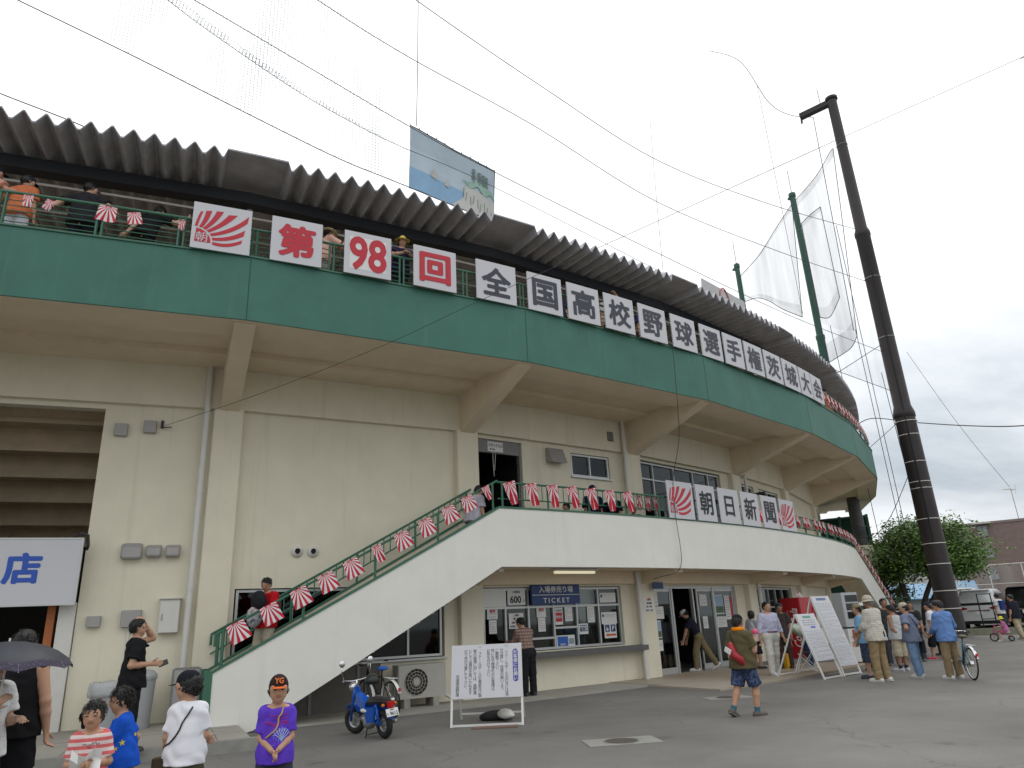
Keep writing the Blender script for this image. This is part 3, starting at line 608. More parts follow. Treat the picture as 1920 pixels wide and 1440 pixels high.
def board(name, label, p0, p1, z0, z1, r, group, paint, txt=None, col='ink', fit=(0.74, 0.74), bold=0.028, inner=None):
    pc = (p0+p1)/2; zc = (z0+z1)/2; w = 2*r*math.sin(R((p1-p0)/2)); h = z1-z0; fr = frame(r, pc, zc)
    t = thing(name, label, 'sign board', tuple(fr.translation), R(pc), group); I = Matrix.Identity(4)
    mb = MB(); mb.box((0, 0.016, 0), (w, 0.03, h)); b = mb.build('panel', M['board'], t)
    if inner: mb = MB(); card(mb, I, -w*inner[0]/2, w*inner[0]/2, -h*inner[1]/2, h*inner[1]/2, 0.0, th=0.002); mb.build('paper_patch', M['whitep'], t)
    mb = MB()
    if txt is None: emblem(mb, I, w, h, 0, 1); mb.build('emblem', [M['red'], M['board']], t)
    else: put_text(mb, txt, 1.0, I, off=0.005, bold=bold, fit=(fit[0]*w, fit[1]*h)); mb.build('lettering', M[col], t)
    mb = MB(); mb.box((0, 0.055, 0.25*h), (w*0.9, 0.03, 0.03)); mb.box((0, 0.055, -0.2*h), (w*0.9, 0.03, 0.03)); mb.build('back_batten', M['steel'], t)
    return t
up = [('emblem', None, 24.45, 25.69), ('red character 第', '第', 26.14, 27.31), ('red number 98', '98', 27.85, 29.03), ('red character 回', '回', 29.63, 30.82), ('grey character 全', '全', 31.42, 32.66),
      ('grey character 国', '国', 33.05, 34.23), ('grey character 高', '高', 34.44, 35.64), ('grey character 校', '校', 35.86, 37.08), ('grey character 野', '野', 37.32, 38.56), ('grey character 球', '球', 38.84, 40.08),
      ('grey character 選', '選', 40.36, 41.56), ('grey character 手', '手', 41.72, 42.94), ('grey character 権', '権', 43.08, 44.36), ('grey character 茨', '茨', 44.50, 45.86), ('grey character 城', '城', 46.0, 47.44),
      ('grey character 大', '大', 47.56, 48.76), ('grey character 会', '会', 48.84, 50.1)]
for nm, tx, a, b in up:
    lab = 'white square board with red sunray emblem on the upper deck railing' if tx is None else 'white square board with %s on the upper deck railing' % nm
    board('sign_board', lab, a, b, 8.435, 9.40, RF+0.045, 'title boards along the upper deck railing', None, tx, 'red' if tx and 'red' in nm else 'ink', bold=(0.040 if 'red' in nm else 0.030) if tx != '98' else 0.030, fit=(0.80, 0.80) if tx == '98' else (0.74, 0.74), inner=(0.78, 0.76) if tx == '98' else None)
lo = [(None, 39.85, 41.26), ('朝', 41.46, 42.62), ('日', 42.86, 44.24), ('新', 44.42, 45.78), ('聞', 46.04, 47.46), (None, 47.7, 49.2)]
for i, (tx, a, b) in enumerate(lo):
    lab = 'tall white board with black brush character %s on the balcony railing' % tx if tx else ('tall white sunray emblem board on the balcony railing beside the 朝 board' if i == 0 else 'tall white sunray emblem board on the balcony railing beside the 聞 board')
    board('sign_board', lab, a, b, 4.12, 5.15, RB+0.05, 'newspaper boards along the balcony railing', None, tx, 'black', bold=0.022, fit=(0.68, 0.66) if tx != '日' else (0.46, 0.58))

# ================================================================ pennants
def flag_mesh(seed, wt, wb, h, amp, fold):
    rnd = random.Random(seed); c = (0, 0.012); angs = sorted([180+180*k/19 for k in range(20)])
    cor = [math.degrees(math.atan2(-h-c[1], s*wb/2-c[0])) % 360 for s in (-1, 1)]
    outline = [(-wt/2, 0), (-wb/2, -h), (wb/2, -h), (wt/2, 0)]
    def hit(a):
        d = (math.cos(R(a)), math.sin(R(a))); best = 9
        for (x0, y0), (x1, y1) in zip(outline, outline[1:]):
            ex, ey = x1-x0, y1-y0; den = d[0]*ey-d[1]*ex
            if abs(den) < 1e-9: continue
            t = ((x0-c[0])*ey-(y0-c[1])*ex)/den; s = ((x0-c[0])*d[1]-(y0-c[1])*d[0])/den
            if t > 0 and -0.02 <= s <= 1.02: best = min(best, t)
        return best if best < 9 else wt/2
    bands = [(angs[k], angs[k+1], k % 2) for k in range(19)]; seq = []
    for a, b, m in bands:
        cuts = [a]+[q for q in cor if a+0.2 < q < b-0.2]+[b]
        for x, y in zip(cuts, cuts[1:]): seq.append((x, y, m))
    mb = MB(); ph = rnd.uniform(0, 6); tw = rnd.uniform(-0.5, 0.5)
    def pt(a, t):
        d = hit(a)*t; x, z = c[0]+d*math.cos(R(a)), c[1]+d*math.sin(R(a)); x = max(-wb, min(wb, x)); z = min(0, z)
        dz = -z/h; y = amp*dz*math.sin(9*x/wb+ph)+amp*0.6*dz*math.sin(5*x/wb-ph+3*dz)+tw*0.12*dz*dz*h
        x2 = x*(1-fold*dz*(0.6+0.4*math.sin(4*dz+ph))); y += fold*0.35*math.sin(x/wb*14)*wb*min(1, dz*2)
        return (x2, y, z-0.0)
    R0 = 0.085/ max(0.3, h)*h; ts = None
    for a, b, m in seq:
        ha, hb = hit(a), hit(b); rings = [0.0, min(.9, R0/ha), .42, .62, .82, 1.0], [0.0, min(.9, R0/hb), .42, .62, .82, 1.0]
        for k in range(5):
            q = [pt(a, max(rings[0][:k+1])), pt(a, max(rings[0][:k+2])), pt(b, max(rings[1][:k+2])), pt(b, max(rings[1][:k+1]))]
            mb.add(q, [(0, 1, 2, 3)] if k else [(0, 1, 2)], 1 if (k == 0 or m == 0) else 0)
    vs, fs = glyphs('朝', 0.075); mb.add([(x*1.15, -0.004+amp*0.0, -0.05+y) for x, y, z in vs], fs, 0)
    return mb
FL = [flag_mesh(i, 0.42, 0.50, 0.47, 0.020, 0.0) for i in range(3)]+[flag_mesh(10+i, 0.30, 0.30, 0.46, 0.03, 0.30) for i in range(3)]
_fl = {}
def pennant(i, label, loc, rz, tilt, group, sc=1.0):
    if i not in _fl: o = FL[i].build('pennant', [M['fwhite'], M['fred']], None, False); _fl[i] = o
    else: o = _fl[i].copy(); COL.objects.link(o)
    o.matrix_world = Matrix.Translation(loc) @ Matrix.Rotation(rz, 4, 'Z') @ Matrix.Rotation(tilt, 4, 'Y') @ Matrix.Scale(sc, 4)
    return tag(o, label, 'pennant', group)
ordn = ['lowest', 'second', 'third', 'fourth', 'fifth', 'sixth', 'seventh', 'eighth', 'ninth', 'tenth', 'topmost']
sf = [26.25, 26.93, 27.58, 28.20, 28.80, 29.46, 30.10, 30.76, 31.44, 32.02, 32.62]
for k, ph in enumerate(sf):
    lab = 'red and white sunray pennant on the stair handrail, %s counting up the stairs' % (ordn[k])
    pennant([0, 1, 2, 0, 1, 4, 2, 0, 1, 2, 3][k], lab, P(RB+0.0, ph-0.12, zt(ph)+0.62), R(ph), R(-27), 'pennants up the stair handrail', 0.74 if k < 9 else 0.70)
bfp = [33.30, 34.06, 34.84, 35.56, 36.34, 37.14, 37.92]; bo = ['first', 'second', 'third', 'fourth', 'fifth', 'sixth', 'seventh']
for k, ph in enumerate(bfp):
    pennant(3+k % 3, 'folded red and white pennant on the balcony railing, %s from the stair top' % bo[k], P(RB+0.0, ph, 4.71), R(ph), R(-17+4*(k % 3)), 'pennants along the balcony railing', 1.16)
for k, ph in enumerate((38.65, 39.1, 39.5)):
    pennant(3+k % 3, 'limp red and white pennant left of the balcony emblem board, %s from the drain pipe' % bo[k], P(RB-0.14, ph, 4.68), R(ph), 0, 'pennants along the balcony railing', 0.85)
for k, ph in enumerate((45.92, 47.58)):
    pennant(3+k, 'red and white pennant peeping out %s the balcony board with the character 聞' % ('left of' if k == 0 else 'right of'), P(RB+0.02, ph, 4.70), R(ph), 0, 'pennants along the balcony railing', 0.9)
rest = [49.6+0.74*k+.12*math.sin(k*2.3) for k in range(17)]
for k, ph in enumerate(rest):
    pennant(3+k % 3, 'small folded pennant in the crowded row at the far end of the balcony', P(RB+0.0, ph, 4.70), R(ph), R(random.uniform(-22, 4)), 'crowded pennants at the far end of the balcony', 0.95)
for k in range(13):
    qd = .25+0.43*k
    pennant(3+k % 3, 'small folded pennant on the handrail of the far right stair', S2(qd, .0, zt2(qd)+0.64), R(52), R(25), 'pennants down the far right stair', 0.95)
for k, (ph, z, tl, lb) in enumerate([(21.30, 9.06, 0, 'red pennant on the deck railing beside the orange shirted fan'), (21.72, 9.02, 20, 'crumpled pennant left of the man in the black polo shirt on the deck'), (22.78, 9.07, 6, 'open striped pennant under the right hand of the man in the black polo shirt'), (23.27, 9.02, -12, 'striped pennant held in front of the bending person on the deck'), (24.24, 9.0, 0, 'dark red pennant left of the deck emblem board')]):
    pennant([3, 4, 1, 0, 5][k], lb, P(RF-0.06, ph, z), R(ph), R(tl), 'pennants on the deck railing', [0.5, 0.45, .66, 0.5, 0.4][k])
for k in range(18):
    ph = 50.6+0.62*k
    pennant(3+k % 3, 'small red and white pennant at the far end of the upper deck railing', P(RF-0.06, ph, 9.06), R(ph), R(random.uniform(-10, 10)), 'pennants at the far end of the upper deck', 0.95)

# ================================================================ notices on the facade
def paper(fr, u0, u1, z0, z1, label, kind='text', y=-0.0, group='notices on the facade', cat='notice', draw=None, base='whitep', name='notice'):
    t = thing(name, label, cat, (0, 0, 0), 0, group); mb = MB(); card(mb, fr, u0, u1, z0, z1, y, th=0.003); mb.build('sheet', M[base], t)
    mb = MB(); off = y+0.006; w, h = u1-u0, z1-z0
    if draw: mats = draw(mb, u0, u1, z0, z1, off)
    else: lines(mb, fr, u0+w*.12, u1-w*.1, z0+h*.1, z1-h*.12, max(3, int(h/0.05)), 0.32, off); mats = [M['steel']]
    if mb.v: mb.build('print', mats, t)
    return t
gl = -0.05                            # face of the ticket window glass is behind the wall plane: y=0.1
fr, u = FR4, U4
t = thing('ticket_sign', 'blue sign with white lettering 入場券売り場 TICKET above the ticket window', 'sign', (0, 0, 0))
mb = MB(); mb.box(((u(35.28)+u(37.30))/2, -0.045, 2.26), (u(37.30)-u(35.28), 0.07, 0.48), mx=fr); mb.build('panel', M['blue'], t)
mb = MB(); cu_ = (u(35.28)+u(37.30))/2
put_text(mb, '入場券売り場', 0.2, fr, (cu_, 2.385), 0.083, 0.012, fit=(1.12, 0.165)); put_text(mb, 'TICKET', 0.2, fr, (cu_, 2.115), 0.083, 0.014, fit=(0.86, 0.120), sp=1.45); card(mb, fr, u(35.30), u(37.28), 2.243, 2.257, 0.081, th=0.001); mb.build('lettering', M['whitep'], t)
def d600(mb, u0, u1, z0, z1, off):
    put_text(mb, '600', 0.2, fr, ((u0+u1)/2-0.03, z0+0.13), off, 0.03, fit=(0.34, 0.17)); put_text(mb, '円', 0.07, fr, (u1-0.05, z0+0.09), off); put_text(mb, '入場料金', 0.06, fr, ((u0+u1)/2, z1-0.07), off, 0.01); return [M['black']]
paper(fr, u(34.44), u(35.14), 2.03, 2.41, 'white price card reading 600 in the ticket window left of the blue sign', draw=d600, y=-0.055)
def dnotice(red):
    def f(mb, u0, u1, z0, z1, off):
        w, h = u1-u0, z1-z0; lines(mb, fr, u0+w*.15, u1-w*.15, z0+h*.08, z0+h*.62, 5, 0.4, off, 0); 
        put_text(mb, '満席' if red else '案内', 0.09, fr, ((u0+u1)/2, z1-h*.22), off, 0.02, 1); return [M['steel'], M['red']]
    return f
Y = -0.09
paper(fr, u(33.68), u(34.07), 1.72, 1.97, 'pale green notice with red heading at the left end of the ticket window', draw=dnotice(True), y=Y)
paper(fr, u(33.74), u(34.02), 1.39, 1.70, 'plain white sheet under the pale green notice at the left end of the ticket window', y=Y)
def dsched(mb, u0, u1, z0, z1, off):
    c_, h = (u0+u1)/2, z1-z0
    put_text(mb, '入場料', 0.06, fr, (c_, z1-.05), off, 0.02); put_text(mb, '一般  高校', 0.06, fr, (c_, z1-h*.36), off, 0.03); put_text(mb, '600・200', 0.07, fr, (c_, z1-h*.6), off, 0.03); put_text(mb, '中学生・小学生', 0.055, fr, (c_, z0+h*.15), off, 0.03); return [M['black']]
paper(fr, u(34.49), u(35.06), 1.48, 1.84, 'white card with bold black rows in the ticket window behind the checked shirt', draw=dsched, y=Y)
paper(fr, u(35.60), u(35.98), 1.72, 1.96, 'pale green notice with red heading under the blue ticket sign', draw=dnotice(True), y=Y)
paper(fr, u(35.64), u(35.94), 1.38, 1.71, 'plain white sheet under the pale green notice below the blue ticket sign', y=Y)
def dred(mb, u0, u1, z0, z1, off):
    w, h = u1-u0, z1-z0; card(mb, fr, u0+w*.08, u1-w*.08, z0+h*.18, z0+h*.72, off, 1, 0.001); put_text(mb, '当日券', 0.06, fr, ((u0+u1)/2, z1-h*.16), off, 0.02, 0); put_text(mb, '発売中', 0.075, fr, ((u0+u1)/2, z0+h*.46), off+.003, 0.02, 2); return [M['black'], M['red'], M['whitep']]
paper(fr, u(36.36), u(36.68), 1.52, 1.93, 'narrow poster with red block in the middle of the ticket window', draw=dred, y=Y)
paper(fr, u(36.78), u(37.10), 1.60, 1.94, 'blank white sheet right of the red poster in the ticket window', y=Y)
def dpic(mb, u0, u1, z0, z1, off):
    w, h = u1-u0, z1-z0; card(mb, fr, u0+w*.05, u0+w*.62, z0+h*.06, z1-h*.1, off, 0, 0.001); card(mb, fr, u0+w*.66, u1-w*.04, z0+h*.2, z1-h*.3, off, 1, 0.001)
    put_text(mb, '販売中', 0.06, fr, (u0+w*.33, z0+h*.2), off+.003, 0.01, 2); return [flat((0.03, 0.12, 0.42)), flat((0.25, 0.30, 0.36)), M['whitep']]
paper(fr, u(36.36), u(37.14), 0.99, 1.26, 'blue poster at the foot of the ticket window', draw=dpic, y=Y, base='whitep')
paper(fr, u(37.77), u(38.09), 1.54, 1.95, 'grey white sheet hanging high in the right ticket window pane', y=Y)
def dkou(mb, u0, u1, z0, z1, off): put_text(mb, '販売口', 0.1, fr, ((u0+u1)/2, z0+.12), off, 0.03, fit=((u1-u0)*.84, 0.12)); lines(mb, fr, u0+.03, u1-.03, z1-.08, z1-.02, 1, .5, off); return [M['blue']]
paper(fr, u(37.36), u(37.76), 1.26, 1.52, 'white card with blue characters 販売口 low in the ticket window', draw=dkou, y=Y)
def dmap(mb, u0, u1, z0, z1, off):
    w, h = u1-u0, z1-z0; lines(mb, fr, u0+w*.12, u1-w*.1, z0+h*.55, z1-h*.15, 3, .3, off); card(mb, fr, u0+.03, u0+.09, z1-.12, z1-.05, off, 1, .001); return [M['steel'], M['blue']]
paper(fr, u(38.35), u(39.1), 2.03, 2.28, 'wide white notice at the top right corner of the ticket window', draw=dmap, y=-0.055)
paper(fr, u(38.40), u(39.12), 1.48, 1.78, 'white notice with a line drawing above the blue parking signs', draw=dmap, y=Y)
def dpark(mb, u0, u1, z0, z1, off):
    w, h = u1-u0, z1-z0
    card(mb, fr, u0+w*.08, u0+w*.44, z0+h*.44, z1-h*.06, off, 0, .001); card(mb, fr, u0+w*.54, u1-w*.08, z0+h*.44, z1-h*.06, off, 0, .001); put_text(mb, 'P', .16, fr, (u0+w*.73, z0+h*.69), off+.003, .03, 1)
    x, z = u0+w*.25, z0+h*.66; T = lambda a, b: fr @ Vector((x+a, -off-.003, z+b))
    mb.add([T(.035*math.cos(k*math.pi/5)-.005, .035*math.sin(k*math.pi/5)-.02) for k in range(10)], [tuple(range(10))], 1)
    mb.add([T(-.02, .0), T(-.005, .0), T(-.012, .06), T(-.027, .06)], [(0, 1, 2, 3)], 1); mb.add([T(-.018, .015), T(.03, .005), T(.03, .018), T(-.018, .03)], [(0, 1, 2, 3)], 1); mb.add([T(.022, .01), T(.034, .01), T(.045, -.045), T(.033, -.045)], [(0, 1, 2, 3)], 1)
    zc = z0+h*.22; mb.add([fr @ Vector((a, -off, zc+b)) for a, b in ((u0+w*.08, 0), (u0+w*.3, h*.13), (u0+w*.3, h*.07), (u1-w*.06, h*.07), (u1-w*.06, -h*.07), (u0+w*.3, -h*.07), (u0+w*.3, -h*.13))], [tuple(range(7))], 2); return [M['blue'], M['whitep'], flat((0.55, 0.09, 0.03))]
paper(fr, u(38.49), u(39.06), 1.12, 1.48, 'parking notice with blue wheelchair and P symbols and an orange arrow', draw=dpark, y=Y)
def dst(mb, u0, u1, z0, z1, off): put_text(mb, 'スタンド入口', .1, fr, ((u0+u1)/2, z1-.09), off, .02, fit=((u1-u0)*.92, .095)); lines(mb, fr, u0+.06, u1-.04, z0+.03, z0+.09, 1, .5, off); return [M['black']]
paper(fr, u(33.88), u(34.50), 5.85, 6.11, 'white card reading スタンド入口 over the dark doorway at the stair top', draw=dst, y=-0.045)
mb = MB(); mb.tube([fr @ Vector((u(34.1)+.02*math.sin(z*3), .04, z)) for z in (5.83, 5.6, 5.4, 5.2)], .008); mb.tube([fr @ Vector((u(34.1)+.03-.03*math.sin(z*4), .03, z)) for z in (5.83, 5.6, 5.35)], .008); tag(mb.build('cord', M['pvc']), 'pale cords hanging in the dark doorway at the stair top', 'cord')
fr, u = FR5, U5
t = thing('blue_sign', 'small dark blue plate on the column right of the ticket window', 'sign', (0, 0, 0)); mb = MB(); mb.box((u(40.72), -.37, 2.43), (.46, .03, .18), mx=fr); mb.build('panel', M['blue'], t); mb = MB(); mb.bar(fr @ Vector((u(40.72), -.35, 2.43)), fr @ Vector((u(40.72), -.1, 2.43)), .03); mb.build('bracket_arm', M['steel'], t)
cf = frame(RW+.172, 40.414, 0)
def dcol(mb, u0, u1, z0, z1, off):
    put_text(mb, '入場料', .07, cf, (0, z1-.05), off, .02, 1); put_text(mb, '一般 高校', .06, cf, (0, z1-.15), off, .03); put_text(mb, '600・200', .06, cf, (0, z1-.24), off, .02); put_text(mb, '中学・小学', .06, cf, (0, z1-.34), off, .03); return [M['black'], M['red']]
paper(cf, -.19, .21, 1.73, 2.12, 'white notice with black rows on the cream column beside the entrance door', draw=dcol, y=0.0)
for p0, p1, z0, z1, lb in ((41.0, 41.42, 1.90, 2.36, 'tall white sheet high in the left entrance pane'), (40.92, 41.72, 1.54, 1.88, 'wide grey white sheet in the left entrance pane'), (40.92, 41.46, 0.68, .98, 'white sheet at the bottom of the left entrance pane'), (44.2, 44.75, 1.86, 2.2, 'white card with bold rows on the entrance door glass'), (44.3, 44.65, 1.2, 1.55, 'small white sheet below the bold card on the entrance door glass'), (45.35, 46.05, 1.2, 1.52, 'curling white sheet in the right entrance pane')):
    paper(fr, u(p0), u(p1), z0, z1, lb, y=-0.085)
def dph(mb, u0, u1, z0, z1, off):
    h = z1-z0; card(mb, fr, u0+.02, u1-.02, z0+.03, z0+h*.4, off, 0, .001); card(mb, fr, u0+.02, u1-.02, z0+h*.4, z1-.03, off, 1, .001); return [flat((.08, .13, .07)), flat((.30, .42, .55))]
paper(fr, u(40.92), u(41.46), 1.02, 1.50, 'poster with a grass and sky photograph in the left entrance pane', draw=dph, y=-.085)
paper(fr, u(45.32), u(45.95), 1.60, 2.18, 'poster with a pale sky photograph in the right entrance pane', draw=dph, y=-.085)
def drd(mb, u0, u1, z0, z1, off):
    w = u1-u0; card(mb, fr, u1-w*.28, u1-.01, z0+.01, z1-.01, off, 0, .001); lines(mb, fr, u0+.03, u1-w*.34, z0+.05, z1-.05, 9, .35, off, 1); return [M['red'], M['steel']]
paper(fr, u(46.05), u(46.62), 1.42, 2.16, 'white poster with a red stripe down its edge right of the entrance door', draw=drd, y=-.085)

# ================================================================ shop corner on the left
fr, u = FR2, U2
t = thing('shop_sign', 'large white sign with blue characters 売店 over the shop opening', 'sign', (0, 0, 0))
mb = MB(); mb.box((u(22.72)-1.3, -.35, 2.89), (2.6, .05, 1.18), mx=fr); mb.build('panel', M['board'], t)
mb = MB()
for z in (2.30, 3.48): mb.box((u(22.72)-1.3, -.35, z), (2.64, .07, .03), mx=fr)
mb.box((u(22.72)+.01, -.35, 2.89), (.03, .068, 1.15), mx=fr); mb.build('sign_frame', M['alum'], t)
mb = MB(); put_text(mb, '店', .8, fr, (u(21.42)+.12, 2.95), .378, .04, fit=(.60, .56)); put_text(mb, '売', .8, fr, (u(20.3)+.02, 2.95), .378, .04, fit=(.60, .56)); mb.build('lettering', M['bletter'], t)
mb = MB(); mb.tube([fr @ Vector(q) for q in ((u(22.5), -.3, 3.5), (u(22.66), -.38, 3.58), (u(22.82), -.36, 3.54), (u(22.84), -.3, 3.36), (u(22.8), -.2, 3.3))], .028); tag(mb.build('cable', M['wire']), 'black cable looped over the right corner of the shop sign', 'cable')
t = thing('shop_doorway', 'shop doorway with orange brown jamb and pale outer frame under the white sign', 'doorway', (0, 0, 0))
mb = MB(); mb.box((u(22.22), .02, 1.24), (.13, .14, 2.2), mx=fr); mb.build('jamb', mat('orange_wood', (.34, .105, .028), .5, var=.15, vscale=8), t)
mb = MB(); mb.box((u(22.55), .0, 1.24), (.27, .18, 2.2), mx=fr); mb.build('outer_frame', M['pvc'], t)
mb = MB(); mb.box((u(20.0), .3, .14), (3.4, .5, .02), mx=fr); mb.build('threshold', M['dark'], t)
t = thing('wire_rack', 'white wire display rack standing inside the dark shop', 'rack', (0, 0, 0)); mb = MB(); a, b = u(20.9), u(21.75)
for x in (a, b):
    mb.tube([fr @ Vector((x, .55, .15)), fr @ Vector((x+.06, .55, 1.52))], .014); 
for z in (.55, .82, 1.1, 1.38, 1.5): mb.tube([fr @ Vector((a, .55, z)), fr @ Vector((b+.05, .55, z))], .010)
mb.tube([fr @ Vector((b-.18, .45, .5)), fr @ Vector((b+.08, .45, 1.5))], .02); mb.tube([fr @ Vector((b-.10, .45, .5)), fr @ Vector((b+.12, .45, 1.5))], .012); mb.build('rack_frame', M['pvc'], t)
for k in range(4):
    mb = MB(); mb.ell((0, 0, 0), (.30-.01*k, .22, .075), 14, 8); rm = fr @ Matrix.Translation((u(21.55)+.02*(k % 2), .45, .22+.105*k)); mb.xform(rm)
    tag(mb.build('sack', M['pvc'], None, True), ['white sack at the bottom of the stack in the shop', 'second white sack from the floor in the shop stack', 'third white sack from the floor in the shop stack', 'white sack on top of the stack in the shop'][k], 'sack', 'sacks stacked in the shop')
mb = MB(); mb.box((u(21.3), .9, 1.0), (.30, .25, .16), mx=fr, bev=.01); tag(mb.build('carton', [flat((.30, .03, .04))]), 'red and white carton on the wire rack in the shop', 'carton')
# bins
def bin_(x, y, h, r, label, lid):
    t = thing('rubbish_bin', label, 'rubbish bin', (x, y, .15)); mb = MB(); mb.lathe([(r*.84, 0), (r*.86, .02), (r, h*.92), (r*1.06, h*.93), (r*1.06, h*.97), (r*1.0, h*.97)], 24); mb.build('body', M['bin'], t, True, 40)
    if lid: mb = MB(); mb.lathe([(r*1.08, h*.97), (r*1.06, h*1.02), (r*.8, h*1.1), (r*.2, h*1.14)], 24); mb.build('lid', M['bin'], t, True, 50)
    else:
        rn = random.Random(3); mb = MB(); pr = []
        mb.lathe([(r*1.10, h*.72), (r*1.13, h*.8), (r*1.16, h*.9), (r*1.1, h*1.0), (r*.95, h*1.03), (r*.7, h*.99)], 40); mb.v = [(x_*(1+rn.uniform(-.05, .05)), y_*(1+rn.uniform(-.05, .05)), z_+rn.uniform(-.015, .015)) for x_, y_, z_ in mb.v]; mb.build('liner_bag', M['bag'], t, True)
        mb = MB(); mb.box((.07, -r*1.02, h*.55), (.12, .02, .16)); mb.build('red_label', M['red'], t)
    return t
M['bin'] = mat('grey_plastic_bin', (.36, .37, .38), .45, var=.05, vscale=6); M['bag'] = mat('clear_plastic_bag', (.62, .63, .64), .25, alpha=.55)
q = P(45.25, 23.68, 0); bin_(q.x, q.y, .78, .27, 'grey rubbish bin with crumpled clear plastic liner by the cream wall', False)
q = P(45.3, 24.30, 0); bin_(q.x, q.y, .86, .27, 'grey lidded rubbish bin behind the man in black', True)
f_ = frame(45.1, 25.28, .15) @ Matrix.Rotation(R(-10), 4, 'X')
t = thing('framed_board', 'grey metal framed board leaning at the foot of the stairs', 'board', (0, 0, 0)); mb = MB(); mb.box((0, 0, .46), (.44, .03, .92), mx=f_); mb.build('panel', M['vent'], t)
mb = MB()
for x in (-.23, .23): mb.box((x, 0, .46), (.04, .05, .96), mx=f_)
for z in (.0, .94): mb.box((0, 0, z), (.42, .048, .04), mx=f_)
mb.build('frame', M['alumd'], t)

# ================================================================ notice stand in the yard
def aframe(name, label, top, wid, lean, zb, zt_, back, M_face=None, loc=(0, 0), rz=0.0, leg=.035, feet=0.0):
    """stand in local axes: face towards -y, origin on the ground under the front foot"""
    t = thing(name, label, 'notice stand', (loc[0], loc[1], gz(*loc)), rz)
    fm = lambda x, s, dy=0: Vector((x, s*lean+dy, s*top)); mb = MB()
    for x in (-wid/2, wid/2): mb.bar(fm(x, 0), fm(x, 1), leg, leg, up=(0, 1, 0))
    mb.bar(fm(-wid/2, 0.02), fm(wid/2, 0.02), leg*.96, leg*.96); mb.build('front_frame', M['whitem'], t)
    mb = MB()
    for x in (-wid/2+.03, wid/2-.03): mb.bar(Vector((x, back, 0)), Vector((x, lean+.02, top*.98)), leg*.9, leg*.9, up=(0, 1, 0))
    mb.bar(Vector((-wid/2+.04, back-.06, .10)), Vector((wid/2-.04, back-.06, .10)), leg*.8); mb.build('rear_frame', M['whitem'], t)
    L = math.hypot(lean, top); th = math.atan2(lean, top); face = Matrix.Translation((0, 0, 0)) @ Matrix.Rotation(-th, 4, 'X')
    mb = MB(); mb.box((0, -leg*.5-.006, (zb+zt_)/2*L/top), (wid+.02, .012, (zt_-zb)*L/top), mx=face); mb.build('panel', M_face or M['board'], t)
    return t, face @ Matrix.Translation((0, -leg*.5-.012, 0)), L/top
ax, ay = -0.685, 12.96; ang = math.atan2(12.91-12.97, 1.21)
t, fc, k_ = aframe('notice_stand', 'white A frame notice board with vertical black Japanese text and blue heading', 1.27, 1.19, .36, .42, 1.265, 1.06, loc=(ax, ay), rz=ang)
cols = ['一、ファールボールの行方には充', '分注意し、怪我の無いよう', 'ご観戦下さい。', '特にお子様連れのお客様は、', 'お気を付け下さい。', '', '一、ファールボールの事故及び車', '等の破損に対しては、高野連', 'としては責任を負いかねます', 'ので充分注意して下さい。', '', '茨城県高野連']
mb = MB(); xs_ = [.345, .265, .185, .11, .035, 0, -.115, -.20, -.28, -.36, 0, -.50]
for cix, line in enumerate(cols):
    z = 1.225 if line.startswith('一') else 1.16
    if cix == 11: z = .76
    for ch in line:
        cc = {'ー': '｜', '、': '、'}.get(ch, ch); dx = .018 if ch in '、。' else 0
        put_text(mb, cc, .065 if ch not in '、。' else .05, fc, (xs_[cix]+dx, z*k_+(.018 if ch in '、。' else 0)), .002, .0); z -= .0545
mb.build('lettering', M['black'], t)
pill = []; x0, z0_, z1_, rr = .50, .70, 1.13, .045
for a in range(0, 181, 20): pill.append((x0+rr*math.cos(R(a)), z1_+rr*math.sin(R(a))))
for a in range(180, 361, 20): pill.append((x0+rr*math.cos(R(a)), z0_+rr*math.sin(R(a))))
mb = MB(); mb.add([fc @ Vector((x, -.002, z*k_)) for x, z in pill], [tuple(range(len(pill)))]); mb.build('heading_panel', flat((.05, .045, .32), .5), t)
mb = MB(); z = 1.125
for ch in 'お客様にお願い': put_text(mb, ch, .074, fc, (x0, z*k_), .004, .014); z -= .070
mb.build('heading_lettering', M['whitep'], t)
mb = MB(); rn = random.Random(5)
mb.ell((0, 0, 0), (.13, .22, .10), 14, 9); mb.v = [(x+rn.uniform(-.012, .012), y+rn.uniform(-.012, .012), z*(.6 if z < 0 else 1)+.05+rn.uniform(-.01, .01)) for x, y, z in mb.v]; mb.xform(Matrix.Translation((-.38, 13.55, .05)) @ Matrix.Rotation(.5, 4, 'Z'))
tag(mb.build('sandbag', M['pvc'], None, True), 'pale sandbag weighing down the rear foot of the vertical text stand', 'sandbag')
mb = MB(); mb.ell((0, 0, .06), (.32, .18, .10), 14, 8); mb.xform(Matrix.Translation((-.55, 13.8, 0)) @ Matrix.Rotation(.2, 4, 'Z')); tag(mb.build('sandbag', M['rubber'], None, True), 'dark sandbag behind the pale one under the vertical text stand', 'sandbag')
mb = MB(); mb.box((-.55, 12.78, .012), (.75, .22, .018)); tag(mb.build('plank', flat((.17, .11, .085), .9)), 'thin reddish plank lying under the front foot of the vertical text stand', 'plank')

